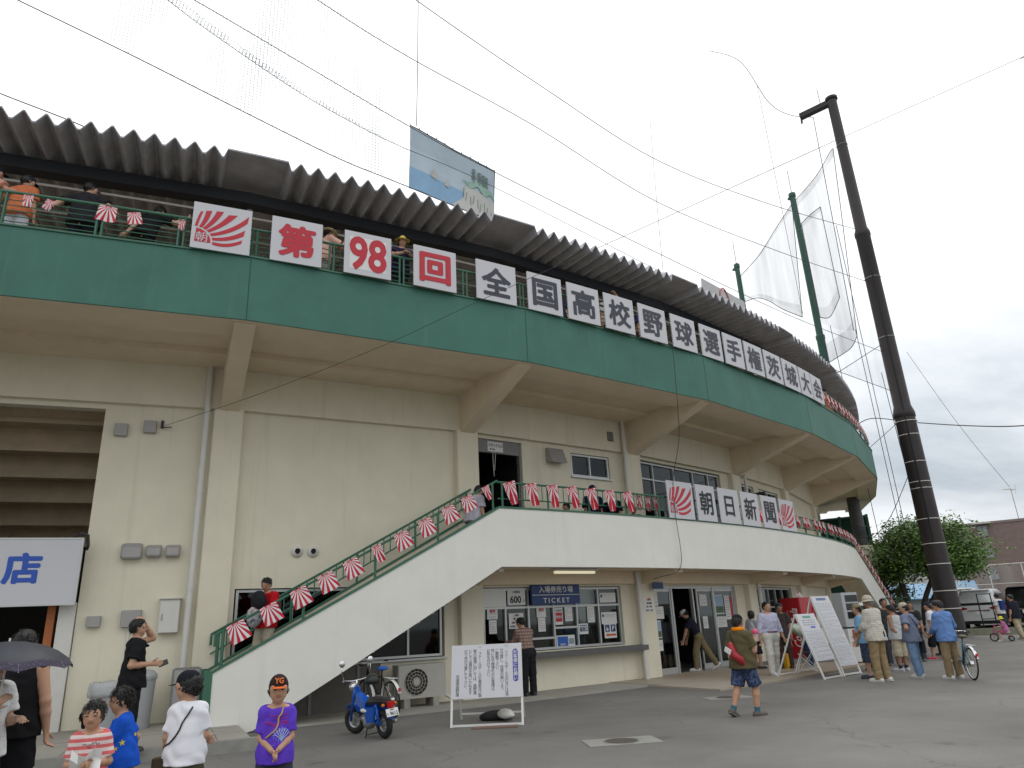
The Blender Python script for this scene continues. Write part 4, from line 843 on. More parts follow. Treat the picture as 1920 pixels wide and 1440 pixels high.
# ================================================================ schedule stands at the right
def sched(mb, fc, w, z0, z1, head, n, k):
    for i in range(n):
        za = z0+(z1-head-z0)*i/n; zb_ = z0+(z1-head-z0)*(i+1)/n
        lines(mb, fc, -w*.44, w*.44, (za+.25*(zb_-za))*k, (zb_-.05*(zb_-za))*k, 2, .34, .002); card(mb, fc, -w*.45, w*.45, za*k, (za+.006)*k, .001, 0, .001)
def rot2(a, b): return math.atan2(b[1]-a[1], b[0]-a[0])
p0, p1 = Vector((7.08, 18.35, 0)), Vector((7.74, 18.92, 0)); rz_ = math.atan2(p1.y-p0.y, p1.x-p0.x); w_ = (p1-p0).length
t, fc, k_ = aframe('notice_stand', 'shorter white A frame schedule board with green heading near the vending machine', 1.50, w_, .50, .40, 1.49, 1.25, loc=((p0.x+p1.x)/2, (p0.y+p1.y)/2), rz=rz_)
mb = MB(); sched(mb, fc, w_, .42, 1.49, .36, 7, k_); lines(mb, fc, -w_*.35, w_*.35, 1.2*k_, 1.36*k_, 3, .5, .002); mb.build('print', M['steel'], t)
mb = MB(); card(mb, fc, -w_*.22, w_*.22, 1.385*k_, 1.44*k_, .001, 0, .001); mb.build('heading', flat((.12, .30, .20)), t); mb = MB(); card(mb, fc, -w_*.02, w_*.25, 1.145*k_, 1.19*k_, .001, 0, .001); mb.build('blue_tag', flat((.12, .14, .5)), t)
p0, p1 = Vector((7.83, 19.02, 0)), Vector((8.46, 19.50, 0)); rz_ = math.atan2(p1.y-p0.y, p1.x-p0.x); w_ = (p1-p0).length
t, fc, k_ = aframe('notice_stand', 'taller white A frame schedule board with blue heading behind the shorter one', 1.92, w_, .56, .22, 1.91, 1.3, loc=((p0.x+p1.x)/2, (p0.y+p1.y)/2), rz=rz_)
mb = MB(); sched(mb, fc, w_, .24, 1.91, .16, 17, k_); mb.build('print', M['steel'], t)
mb = MB(); card(mb, fc, -w_*.28, w_*.28, 1.80*k_, 1.865*k_, .001, 0, .001); mb.build('heading', flat((.13, .17, .27)), t)
# ================================================================ vending machine and dispenser
q = P(45.55, 50.3, .045); vrz = R(50.3)-.10
t = thing('vending_machine', 'red drink vending machine with white script lettering under the balcony', 'vending machine', tuple(q), vrz)
mb = MB(); mb.box((0, 0, 1.0), (1.15, .70, 1.92), bev=.03); mb.box((0, .02, .03), (1.05, .6, .06)); mb.build('body', mat('glossy_red', (.36, .006, .012), .35), t)
sf_ = Matrix(((0, 1, 0, -.576), (-1, 0, 0, 0), (0, 0, 1, 0), (0, 0, 0, 1)))
mb = MB(); put_text(mb, 'Coca-Cola', .5, Matrix.Identity(4), (0, 0), .003, .012, fit=(1.25, .27)); mb.v = [(x+z*.32, y, z) for x, y, z in mb.v]; mb.xform(sf_ @ Matrix.Translation((.10, 0, 1.02)) @ Matrix.Rotation(R(-90), 4, 'Y')); mb.build('script_lettering', M['whitep'], t)
mb = MB(); sw_ = [(-.62+.09*k, .22+.05*math.sin(k*.75)) for k in range(14)]; mb.tube([(a, -.004, b) for a, b in sw_], [.004+.016*math.sin(math.pi*k/13) for k in range(14)], 5); mb.xform(sf_ @ Matrix.Translation((.10, 0, 1.02)) @ Matrix.Rotation(R(-90), 4, 'Y')); mb.build('white_swash', M['whitep'], t)
mb = MB(); mb.box((.42, -.36, 1.2), (.2, .02, .9)); mb.build('front_strip', flat((.25, .004, .01), .3), t)
t = thing('placard', 'white die cut placard with red top standing on the red vending machine', 'placard', tuple(P(45.3, 51.6, 1.97)), vrz); mb = MB(); mb.hexa([(-.22, 0, 0), (.32, 0, 0), (.33, 0, .10), (.15, 0, .22), (-.05, 0, .30), (-.2, 0, .24)][::-1], [(-.22, .02, 0), (.32, .02, 0), (.33, .02, .10), (.15, .02, .22), (-.05, .02, .30), (-.2, .02, .24)][::-1]); mb.build('card', M['whitep'], t)
mb = MB(); card(mb, Matrix.Identity(4), -.12, .02, .2, .27, .001, 0); lines(mb, Matrix.Identity(4), -.17, .08, .05, .16, 3, .4, .002); mb.build('print', M['red'], t)
t = thing('dispenser_cabinet', 'grey white dispenser cabinet with shelves behind the tall schedule board', 'cabinet', (9.78, 22.75, .045), R(20))
mb = MB(); mb.box((0, 0, 1.5), (.62, .45, .98), bev=.02); mb.build('body', mat('grey_white_plastic', (.42, .43, .44), .5), t); mb = MB(); mb.box((0, 0, .5), (.58, .42, .92)); mb.build('base', M['whitem'], t)
for z in (1.82, 1.58, 1.34):
    mb = MB(); mb.box((.04, -.232, z), (.46, .012, .19)); mb.build('shelf_window', M['glassd'], t)
mb = MB(); mb.box((.05, -.22, .78), (.34, .014, .30)); mb.build('poster', M['red'], t)

# ================================================================ air conditioner, yellow can
f_ = frame(45.05, 31.12, 0)
t = thing('air_conditioner', 'beige outdoor air conditioner unit on two concrete blocks under the window', 'air conditioner', tuple(f_.translation), R(31.12))
bm_ = mat('beige_metal', (.40, .385, .345), .5, .1, var=.05, vscale=5)
mb = MB(); mb.box((0, 0, .54), (1.10, .34, .66), bev=.02); mb.build('casing', bm_, t)
mb = MB(); mx = Matrix.Translation((-.14, -.172, .53)) @ Matrix.Rotation(R(90), 4, 'X'); mb.lathe([(.262, 0), (.262, .004)], 32, mx=mx); mb.build('fan_opening', M['dark'], t)
mb = MB()
for r_ in (.26, .20, .14, .085): mb.tube([(-.14+r_*math.cos(a*math.pi/16), -.182, .53+r_*math.sin(a*math.pi/16)) for a in range(32)], .006, 5, closed=True)
for a in range(16): mb.tube([(-.14+.05*math.cos(a*math.pi/8), -.182, .53+.05*math.sin(a*math.pi/8)), (-.14+.265*math.cos(a*math.pi/8+.2), -.182, .53+.265*math.sin(a*math.pi/8+.2))], .004, 4)
mb.lathe([(.075, .0), (.07, .012)], 20, mx=Matrix.Translation((-.14, -.182, .53)) @ Matrix.Rotation(R(90), 4, 'X')); mb.build('fan_guard', bm_, t)
for x in (-.36, .30): mb = MB(); mb.box((x, 0, .105), (.14, .42, .21), bev=.01); mb.build('foot_block', M['conc'], t)
mb = MB(); mb.box((.60, .06, .42), (.08, .12, .26)); mb.tube([(.6, .06, .4), (.62, .0, .2), (.72, .02, .15), (.82, .12, .17)], .03); mb.build('pipe_cover', M['pvc'], t)

# ================================================================ manholes
for x, y, w, lab in ((1.26, 10.78, .48, 'round iron manhole cover in a pale square slab in the near yard'), (3.99, 15.52, .44, 'round iron manhole cover behind the man in the green shirt')):
    t = thing('manhole', lab, 'manhole', (x, y, 0), R(8)); mb = MB()
    mb.box((0, 0, 0.004), (w*2.1, w*1.25, .010)); mb.build('slab', M['kerb'], t)
    mb = MB(); mb.lathe([(w*.52, .005), (w*.52, .013)], 36); mb.build('rim', M['steel'], t); mb = MB(); mb.lathe([(w*.46, .010), (w*.46, .016)], 36); mb.build('cover', mat('rusty_iron', (.085, .072, .062), .8, .3, var=.25, vscale=20, bump=.4, bscale=60), t)
# ================================================================ nets, poles, wires
def net_mat(name, a, cell=0.0, col=(0.05, 0.055, 0.06)):
    m = bpy.data.materials.new(name); m.use_nodes = True; t = m.node_tree; t.nodes.clear()
    d = _n(t, 'ShaderNodeBsdfDiffuse'); d.inputs[0].default_value = (*col, 1); tr = t.nodes.new('ShaderNodeBsdfTransparent'); mx = t.nodes.new('ShaderNodeMixShader'); o = t.nodes.new('ShaderNodeOutputMaterial')
    t.links.new(tr.outputs[0], mx.inputs[1]); t.links.new(d.outputs[0], mx.inputs[2]); t.links.new(mx.outputs[0], o.inputs[0])
    g = t.nodes.new('ShaderNodeNewGeometry'); nz = _n(t, 'ShaderNodeTexNoise', Scale=0.5, Detail=4.0)
    mp_ = t.nodes.new('ShaderNodeMapping'); mp_.inputs['Scale'].default_value = (3.2, 3.2, 0.35); t.links.new(g.outputs['Position'], mp_.inputs[0]); t.links.new(mp_.outputs[0], nz.inputs['Vector'])
    mr = t.nodes.new('ShaderNodeMapRange'); mr.inputs[1].default_value = .3; mr.inputs[2].default_value = .75; mr.inputs[3].default_value = a*.45; mr.inputs[4].default_value = a*1.6; t.links.new(nz.outputs['Fac'], mr.inputs[0]); cur = mr.outputs[0]
    if cell:
        tc_ = t.nodes.new('ShaderNodeUVMap'); s = t.nodes.new('ShaderNodeSeparateXYZ'); t.links.new(tc_.outputs[0], s.inputs[0]); prev = None
        for ax_ in ('X', 'Y'):
            dv = _n(t, 'ShaderNodeMath', operation='DIVIDE'); dv.inputs[1].default_value = cell; t.links.new(s.outputs[ax_], dv.inputs[0])
            fr_ = _n(t, 'ShaderNodeMath', operation='FRACT'); t.links.new(dv.outputs[0], fr_.inputs[0]); lt = _n(t, 'ShaderNodeMath', operation='LESS_THAN'); lt.inputs[1].default_value = .14; t.links.new(fr_.outputs[0], lt.inputs[0])
            if prev: mm = _n(t, 'ShaderNodeMath', operation='MAXIMUM'); t.links.new(prev.outputs[0], mm.inputs[0]); t.links.new(lt.outputs[0], mm.inputs[1]); prev = mm
            else: prev = lt
        ml = _n(t, 'ShaderNodeMath', operation='MULTIPLY'); t.links.new(prev.outputs[0], ml.inputs[0]); t.links.new(cur, ml.inputs[1]); cur = ml.outputs[0]
    t.links.new(cur, mx.inputs[0]); return m
M['net'] = net_mat('safety_net', 0.20); M['net2'] = net_mat('doubled_net_edge', 0.20); M['netc'] = net_mat('square_mesh_net', 0.58, 0.09); M['net3'] = net_mat('thin_far_net', 0.10)
def smooth(pts, n=6):
    pts = [Vector(p) for p in pts]; out = []
    for i in range(len(pts)-1):
        p0, p1, p2, p3 = pts[max(i-1, 0)], pts[i], pts[i+1], pts[min(i+2, len(pts)-1)]
        for k in range(n):
            t = k/n; out.append(.5*((2*p1)+(-p0+p2)*t+(2*p0-5*p1+4*p2-p3)*t*t+(-p0+3*p1-3*p2+p3)*t**3))
    return out+[pts[-1]]
def ruled(la, lb, n=8, uv=True):
    """sheet between two polylines of equal count"""
    mb = MB(); m = len(la); uvs = []
    L = 0.0; acc = [0.0]
    for a, b in zip(la, la[1:]): acc.append(acc[-1]+(Vector(b)-Vector(a)).length)
    for i in range(m):
        for k in range(n+1): p = Vector(la[i]).lerp(Vector(lb[i]), k/n); mb.v.append(tuple(p)); uvs.append((acc[i], p.z))
    for i in range(m-1):
        for k in range(n): mb.f.append((i*(n+1)+k, (i+1)*(n+1)+k, (i+1)*(n+1)+k+1, i*(n+1)+k+1)); mb.mi.append(0)
    return mb, uvs
def setuv(o, uvs):
    ul = o.data.uv_layers.new(name='UVMap')
    for lp in o.data.loops: ul.data[lp.index].uv = uvs[lp.vertex_index]
def wire(label, pts, r=.009, name='cable', sm=6, m='wire', group=None, cat='cable'):
    mb = MB(); mb.tube(smooth(pts, sm), r, 5); return tag(mb.build(name, M[m]), label, cat, group)
PD, PE, PB, PA = (18.39, 33.25, 17.47), (18.5, 33.19, 20.46), (18.45, 33.22, 13.54), (18.45, 33.22, 11.5)
wA = [(-10.87, 12.43, 15.61), (-8.56, 13.3, 14.69), (-6.02, 14.43, 13.71), (-4.1, 15.41, 13.08), (-2.5, 16.33, 12.79), (2.0, 19.6, 12.3), (9.0, 25.8, 11.9), PA]
wB = [(-9.6, 12.9, 17.7), (-7.51, 13.75, 16.81), (-5.17, 14.85, 15.78), (-2.49, 16.34, 14.76), (-0.22, 17.79, 14.18), (5.59, 22.5, 13.68), (12, 28, 13.5), PB]
wC = [(-9.5, 12.9, 17.9), (-8.05, 13.52, 16.6), (-6.69, 14.12, 15.69), (-5.13, 14.88, 14.82), (-3.83, 15.57, 14.31), (-2.79, 16.15, 14.02), (-0.27, 17.75, 13.65), (5.8, 22.8, 13.0)]
wD = [(-7.5, 13.9, 19.6), (-4.82, 15.03, 18.03), (-2.49, 16.33, 17.14), (1.07, 18.69, 16.47), (5.64, 22.54, 15.9), (12, 28, 16.6), PD]
wE = [(-5.0, 15.0, 20.8), (-2.31, 16.44, 19.38), (1.52, 19.03, 18.19), (6.0, 22.9, 17.9), (12, 28, 19.0), PE]
wF = [(-12.5, 11.9, 13.6), (-10.81, 12.46, 13.01), (-9.42, 12.96, 12.57), (-7.5, 13.9, 12.0), (-4.5, 15.3, 11.5)]
gN = 'support wires of the tall safety net above the roof'
for w_, lb, r_ in ((wA, 'lowest long net wire running over the roof to the tall dark pole', .014), (wB, 'long net wire running along the top of the painted sea banner', .012), (wC, 'sagging net edge rope that ends left of the painted sea banner and passes behind it', .009), (wD, 'second highest long net wire crossing the sky to the tall dark pole', .013), (wE, 'highest long net wire crossing the sky to the tall dark pole', .014), (wF, 'thick short wire just above the zigzag roof at the upper left', .014)):
    wire(lb, w_, r_, 'net_wire', group=gN)
la = smooth([(-16, 10.6, 14.6)]+wA, 5); lt_ = [(p.x, p.y, 31.0) for p in la]
mb, uvs = ruled(la[:26], lt_[:26], 10); o = mb.build('safety_net', M['netc']); setuv(o, uvs); tag(o, 'pale square mesh safety net hanging in the sky over the roof on the left', 'net')
mb, uvs = ruled(la[25:], lt_[25:], 10); tag(mb.build('safety_net', M['net3']), 'thin tall safety net fading into the white sky between the banner and the dark pole', 'net')
lc = smooth(wC[:6], 6); mb, uvs = ruled(lc, [(p.x, p.y+.1, p.z+.45-.012*i) for i, p in enumerate(lc)], 2); o = mb.build('net_hem', net_mat('bunched_net', .85, .09, (.12, .12, .12))); setuv(o, uvs); tag(o, 'bunched pale net hem along the sagging rope left of the painted banner', 'net')
wire('dark vertical rope in the sky meeting the top of the painted sea banner', [(-2.24, 16.48, 21.4), (-2.27, 16.46, 17.5), (-2.31, 16.44, 14.85)], .012, 'net_rope', group='vertical net ropes')
wire('dark vertical rope rising in the sky right of the middle of the roof', [(8.4, 32.95, 28.2), (8.2, 33.0, 23), (8.02, 33.04, 17.0)], .013, 'net_rope', group='vertical net ropes')
# painted banner hung in the net
bc = [Vector((-2.54, 16.77, 15.14)), Vector((-.22, 18.27, 14.52)), Vector((-.31, 18.2, 12.75)), Vector((-2.57, 16.76, 13.08))]
t = thing('painted_banner', 'cloth banner painted with blue sea, two sails and a white cliff hung above the roof', 'banner', (0, 0, 0))
ex = bc[1]-bc[0]; ey = bc[3]-bc[0]; nn = ex.cross(ey).normalized()
if nn.y > 0: nn = -nn
def BP(u, v, o=0.0):                                # u,v in the cloth, 0..1 from its top left
    return bc[0].lerp(bc[1], u).lerp(bc[3].lerp(bc[2], u), v)+nn*(o+.015*math.sin(u*9)+.01*math.sin(u*21+v*5))
def patch(mb, pts, o, mi=0):
    mb.add([BP(a, b, o) for a, b in pts], [tuple(range(len(pts)))], mi)
mb = MB()
for i in range(16):
    for j in range(6): mb.add([BP((i+a)/16, (j+b)/6) for a, b in ((0, 0), (1, 0), (1, 1), (0, 1))], [(0, 1, 2, 3)], 0 if j < 2 else 1)
cl = lambda c: mat('banner_paint', c, .8, var=.06, vscale=3)
mb.build('cloth', [cl((.44, .54, .60)), cl((.50, .60, .67))], t, True)
mb = MB()
def strip(mb, f0, f1, u0, u1, o, n=14, mi=0):
    for i in range(n):
        a, b = u0+(u1-u0)*i/n, u0+(u1-u0)*(i+1)/n; mb.add([BP(a, f0(a), o), BP(b, f0(b), o), BP(b, f1(b), o), BP(a, f1(a), o)], [(0, 1, 2, 3)], mi)
strip(mb, lambda u_: .66+.035*u_, lambda u_: .995, .004, .80, .012, 16, 0)
ctop = lambda u_: .97 if u_ < .50 else (.97-.17*(u_-.5)/.12 if u_ < .62 else (.80-.26*(u_-.62)/.03 if u_ < .65 else .54+.30*(u_-.65)))
strip(mb, ctop, lambda u_: .998, .5, .997, .022, 26, 1)
gt = lambda u_: .50-.10*math.sin((u_-.62)*8.2) if u_ < .9 else .445+.2*(u_-.9)
strip(mb, gt, lambda u_: .50+.26*(u_-.62)+.05*math.sin(u_*38), .62, .997, .030, 20, 2)
for (x0, z0, w2, h2) in ((.235, .68, .085, .17), (.40, .72, .06, .12)): patch(mb, [(x0, z0), (x0+w2*.45, z0-h2), (x0+w2, z0+.02)], .03, 3)
for k, x0 in enumerate((.735, .80, .845, .885)):
    for q in range(4): patch(mb, [(x0-.028+.01*(q % 2), .36-.055*q+.02*k), (x0+.02, .345-.055*q+.02*k), (x0+.034, .37-.055*q+.02*k), (x0-.01, .385-.055*q+.02*k)], .036, 4)
    patch(mb, [(x0-.004, .22), (x0+.006, .22), (x0+.012, .45), (x0+.002, .45)], .034, 4)
for k in range(9):
    x0 = .62+.042*k; z0 = .62+.03*(k % 3)+.02*k; patch(mb, [(x0, z0), (x0+.006, z0), (x0+.012-.02*(k % 2), z0+.16), (x0+.004-.02*(k % 2), z0+.16)], .034, 4)
mb.build('painting', [cl((.28, .46, .65)), cl((.58, .58, .54)), cl((.33, .50, .42)), cl((.54, .53, .50)), cl((.16, .22, .20))], t)
mb = MB(); mb.tube([BP(u_/10, -.003, 0) for u_ in range(11)], .018, 5)
for u_ in range(11): mb.tube([BP(u_/10, 0, 0), BP(u_/10, -.02, 0)+Vector((0, 0, .03))], .012, 4)
mb.tube([BP(u_/10, 1, 0) for u_ in range(11)], .012, 5); mb.tube([BP(1, u_/5, 0) for u_ in range(6)], .014, 5); mb.build('hem_rope', M['wire'], t)
t = thing('painted_banner', 'white banner with a faint red ring mostly hidden behind the roof on the right', 'banner', (0, 0, 0))
b2 = [Vector((7.56, 25.1, 14.03)), Vector((10.28, 28.43, 14.45)), Vector((10.15, 28.25, 12.4)), Vector((7.39, 24.91, 12.4))]
mb = MB(); mb.add(b2, [(0, 1, 2, 3)]); mb.hexa([b2[3], b2[2], b2[1], b2[0]], [v+Vector((.02, -.02, 0)) for v in (b2[3], b2[2], b2[1], b2[0])]); mb.build('cloth', cl((.56, .56, .55)), t)
mb = MB(); c2 = (b2[0]+b2[1]+b2[2]+b2[3])/4+Vector((.04, -.04, .0)); e = (b2[1]-b2[0]); e.z = 0; e.normalize(); mb.tube([c2+e*(.45*math.cos(a))+Vector((0, 0, .4+.55*math.sin(a))) for a in [k*math.pi/10 for k in range(20)]], .03, 5, closed=True); mb.build('red_ring', flat((.55, .18, .16)), t)
# tall dark net pole
t = thing('net_pole', 'tall dark brown steel net pole with climbing pegs and white bands', 'pole', (18.72, 33.1, gz(0, 33.1)))
dkm = mat('dark_brown_steel', (.030, .024, .024), .5, .2, var=.2, vscale=1.5, streak=.25, stcol=(.06, .055, .055))
mb = MB(); mb.lathe([(.50, -.3), (.48, .15), (.465, 4), (.445, 9.85), (.48, 9.9), (.48, 10.1), (.38, 10.45), (.355, 19.7), (.385, 19.75), (.385, 19.95), (.295, 20.2), (.255, 28.5)], 28); mb.build('shaft', dkm, t, True, 35)
mb = MB(); mb.lathe([(.33, 28.45), (.33, 28.6), (.15, 28.7)], 20); mb.bar((-.1, .1, 28.35), (-1.45, 1.0, 28.2), .34, .30); mb.bar((-1.4, .96, 28.15), (-1.42, .98, 27.75), .08); mb.build('head_arm', dkm, t)
for z in (1.15, 1.9, 3.05, 3.95, 5.05, 6.45, 6.75, 7.7, 9.0, 9.65, 14.0, 17.3, 25.4):
    r_ = (.487-.004*z) if z < 9.5 else (.485 if z < 10.2 else (.375 if z < 20 else .285)); mb = MB(); mb.lathe([(r_, z-.018), (r_+.012, z), (r_, z+.018)], 24); mb.build('band', M['pvc'] if z < 11 else M['steel'], t)
pa = R(-42)
for k in range(54):
    z = 2.6+.48*k; r_ = .455 if z < 10 else (.36 if z < 20 else .265); d = Vector((math.cos(pa), math.sin(pa), 0)); s = Vector((-d.y, d.x, 0))*(.09)
    mb = MB(); mb.tube([d*r_-s, d*(r_+.26)-s, d*(r_+.28), d*(r_+.26)+s, d*r_+s], .014, 5); mb.build('climbing_peg', M['steel'], t)
mb = MB(); mb.tube([Vector((-.22, -.41, z)) if z < 10 else Vector((-.18, -.36, z)) for z in (4, 9.8, 10.6, 19)], .035, 6); mb.build('cable_run', M['rubber'], t)
mb = MB(); mb.tube([(-.5, .3, 28.3), (-.52, .3, 29.5)], .025, 6); mb.build('lightning_rod', M['steel'], t)
gp = mat('green_pole_paint', (.030, .105, .070), .5, var=.1, vscale=2)
for x, y, h, r_, lb in ((18.2, 38.95, 26.15, .205, 'slim green steel net pole on a thick concrete footing, nearest to the dark pole'), (14.89, 41.4, 22.6, .18, 'slim green steel net pole farther left, half hidden by the roof')):
    t = thing('net_pole', lb, 'pole', (x, y, gz(x, y))); mb = MB(); mb.lathe([(r_*1.2, 8.6), (r_*1.12, h*.62), (r_*1.25, h*.622), (r_*1.25, h*.63), (r_*.95, h*.632), (r_*.85, h)], 18); mb.build('shaft', gp, t, True, 35)
    mb = MB(); mb.lathe([(r_*1.75, -.1), (r_*1.6, 6.0), (r_*1.4, 8.6)], 18); mb.build('lower_shaft', mat('weathered_grey_steel', (.085, .088, .088), .6, .2, var=.2, vscale=4), t, True, 35)
    mb = MB(); mb.tube([(r_*1.7*math.cos(a*.6), r_*1.7*math.sin(a*.6), 4.7+.012*a) for a in range(60)], .02, 5); mb.build('cable_ring', M['wire'], t)
    mb = MB(); mb.lathe([(.55, -.5), (.55, 4.25), (.50, 4.36)], 24); f_ = mb.build('concrete_footing', M['wall'], t, True, 40)
    for z in (2.0, 3.2): mb = MB(); mb.lathe([(.553, z), (.556, z+.02), (.553, z+.04)], 24); mb.build('joint_ring', M['under'], f_)
    mb = MB(); mb.lathe([(r_*1.05, h-.25), (r_*1.05, h), (.05, h+.12)], 14); mb.box((-.12, 0, h-.35), (.36, .14, .12)); mb.build('head', gp, t); mb = MB(); mb.tube([(0, 0, h), (0, 0, h+1.7)], .025, 5); mb.build('lightning_rod', M['steel'], t)
# nets slung between the poles
def net_between(name, label, top, bot, m='net', hem=True):
    n = 26
    def rs(p):
        p = smooth(p, 8); L = [0]
        for a, b in zip(p, p[1:]): L.append(L[-1]+(b-a).length)
        out = []
        for k in range(n+1):
            s = L[-1]*k/n; i = max(j for j in range(len(L)) if L[j] <= s+1e-6); i = min(i, len(p)-2); out.append(p[i].lerp(p[i+1], (s-L[i])/max(1e-6, L[i+1]-L[i])))
        return out
    a, b = rs(top), rs(bot); mb, uvs = ruled(a, b, 6); o = tag(mb.build(name, M[m]), label, 'net', 'slack safety nets between the poles')
    if hem is None: mb = MB(); mb.tube(a, .02, 4); mb.tube([a[-1], b[-1]], .02, 4); mb.tube([a[n//2], b[n//2]], .012, 4); mb.build('edge_rope', M['wire'], o)
    if hem:
        mb = MB(); mb.tube(a, .022, 4); mb.tube(b, .022, 4); mb.tube([a[0], b[0]], .02, 4); mb.tube([a[-1], b[-1]], .02, 4); mb.build('edge_rope', M['wire'], o)
        h1, u_ = ruled(b, [q.lerp(p, .10) for p, q in zip(a, b)], 1); h1.v = [(x-.03, y-.05, z) for x, y, z in h1.v]; h1.build('hem', M['net2'], o)
        h1, u_ = ruled(a, [p.lerp(q, .05) for p, q in zip(a, b)], 1); h1.v = [(x-.03, y-.05, z) for x, y, z in h1.v]; h1.build('hem', M['net2'], o)
    return o
net_between('safety_net', 'slack grey net with curved hem between the two green poles', [(16.89, 36.38, 24.16), (16.33, 37.78, 23.45), (15.65, 39.49, 22.53), (14.91, 41.34, 22.03)], [(16.6, 37.2, 17.3), (16.07, 38.44, 18.4), (15.72, 39.31, 19.35), (15.38, 40.18, 19.98), (14.95, 41.25, 20.24)], 'net')
net_between('safety_net', 'slack grey net with curved hem between the near green pole and the dark pole', [(17.02, 36.09, 24.23), (17.77, 34.68, 24.84), (18.3, 33.67, 25.67), (18.41, 33.47, 25.75)], [(17.01, 36.11, 14.1), (17.44, 35.3, 14.25), (17.75, 34.71, 14.44), (17.95, 34.35, 14.9)], 'net')
net_between('safety_net', 'small inner fold of net with a looped hem beside the near green pole', [(17.03, 36.0, 22.6), (17.35, 35.4, 22.8), (17.7, 34.8, 22.9)], [(17.0, 35.95, 16.7), (17.3, 35.4, 16.5), (17.68, 34.75, 17.3)], 'net3')
net_between('safety_net', 'thin high net below the curved top rope left of the dark pole', [(13.3, 35.6, 34.9), (14.83, 34.99, 33.4), (15.83, 34.55, 30.0), (16.71, 34.13, 28.65), (17.76, 33.59, 27.97)], [(13.5, 35.4, 18.0), (14.83, 34.9, 17), (15.9, 34.4, 16.0), (16.8, 34.0, 15.2), (17.5, 33.7, 14.95)], 'net3', None)
for k, (a, b) in enumerate([((17.72, 33.6, 21), (18.3, 34.4, 2.5)), ((17.6, 33.7, 15), (18.6, 35.4, 2.2)), ((16.6, 34.2, 15.5), (17.35, 35.2, 4.8)), ((18.2, 33.3, 12.5), (20.2, 36.5, 4.6))]):
    wire('thin hanging rope left of the tall dark pole, %s' % ['longest one', 'one beside the longest', 'one nearest to the roof edge', 'one that leans out towards the tree'][k], [a, ((a[0]+b[0])/2, (a[1]+b[1])/2, (a[2]+b[2])/2), b], .016, 'net_rope', group='ropes hanging by the dark pole')
q0 = P(47, 60, 10.6)
wire('short guy wire from the right roof end up to the dark pole', [P(46.5, 57, 10.9), (18.4, 33.2, 13.9)], .016); wire('thin guy wire from the deck end up to the dark pole', [P(47.6, 61.5, 8.5), (18.5, 33.1, 10.0)], .014)
wire('pair of cables from the roof end to the collar of the dark pole', [P(47, 62, 9.6), (16.3, 31.6, 9.75), (18.4, 32.9, 9.9)], .02); wire('crossing cable that drops from the dark pole towards the tree', [(18.6, 32.9, 8.0), (17.6, 34.2, 5.6), (16.9, 35.3, 4.6)], .016)
wire('black overhead cable running right from the dark pole out of the picture', [(19.1, 32.8, 9.75), (18.6, 28.5, 8.45), (17.7, 24.2, 7.32), (17.0, 20, 6.55), (16.0, 10, 6.2), (15, -6, 8.5)], .022)
wire('very thin wire slanting down to the roof aerial at the far right', [(30.52, 51.66, 20.08), (32.3, 50.5, 13.9), (34.03, 49.42, 9.0)], .014)
wire('long diagonal guy wire from the wall hook across the facade and sky', [P(RW+.12, 24.2, 5.80), (-5.0, 13.65, 6.28), (-2.43, 12.7, 6.78), (-.52, 11.99, 7.29), (2.22, 11.18, 8.07), (5.59, 10.16, 9.04), (8.36, 9.16, 9.74), (9.49, 8.74, 10.05), (22, 4.0, 13.6)], .0052, sm=4)
wire('loose black cable hanging down the green fascia and over the white balcony', [P(47.74, 38.78, 8.4), P(47.75, 38.66, 7.0), P(47.3, 39.2, 6.0), P(46.34, 40.17, 5.2), P(46.32, 40.1, 4.2), P(46.27, 40.15, 2.86), P(45.6, 40.05, 2.62), P(45.1, 40.3, 2.60)], .009)

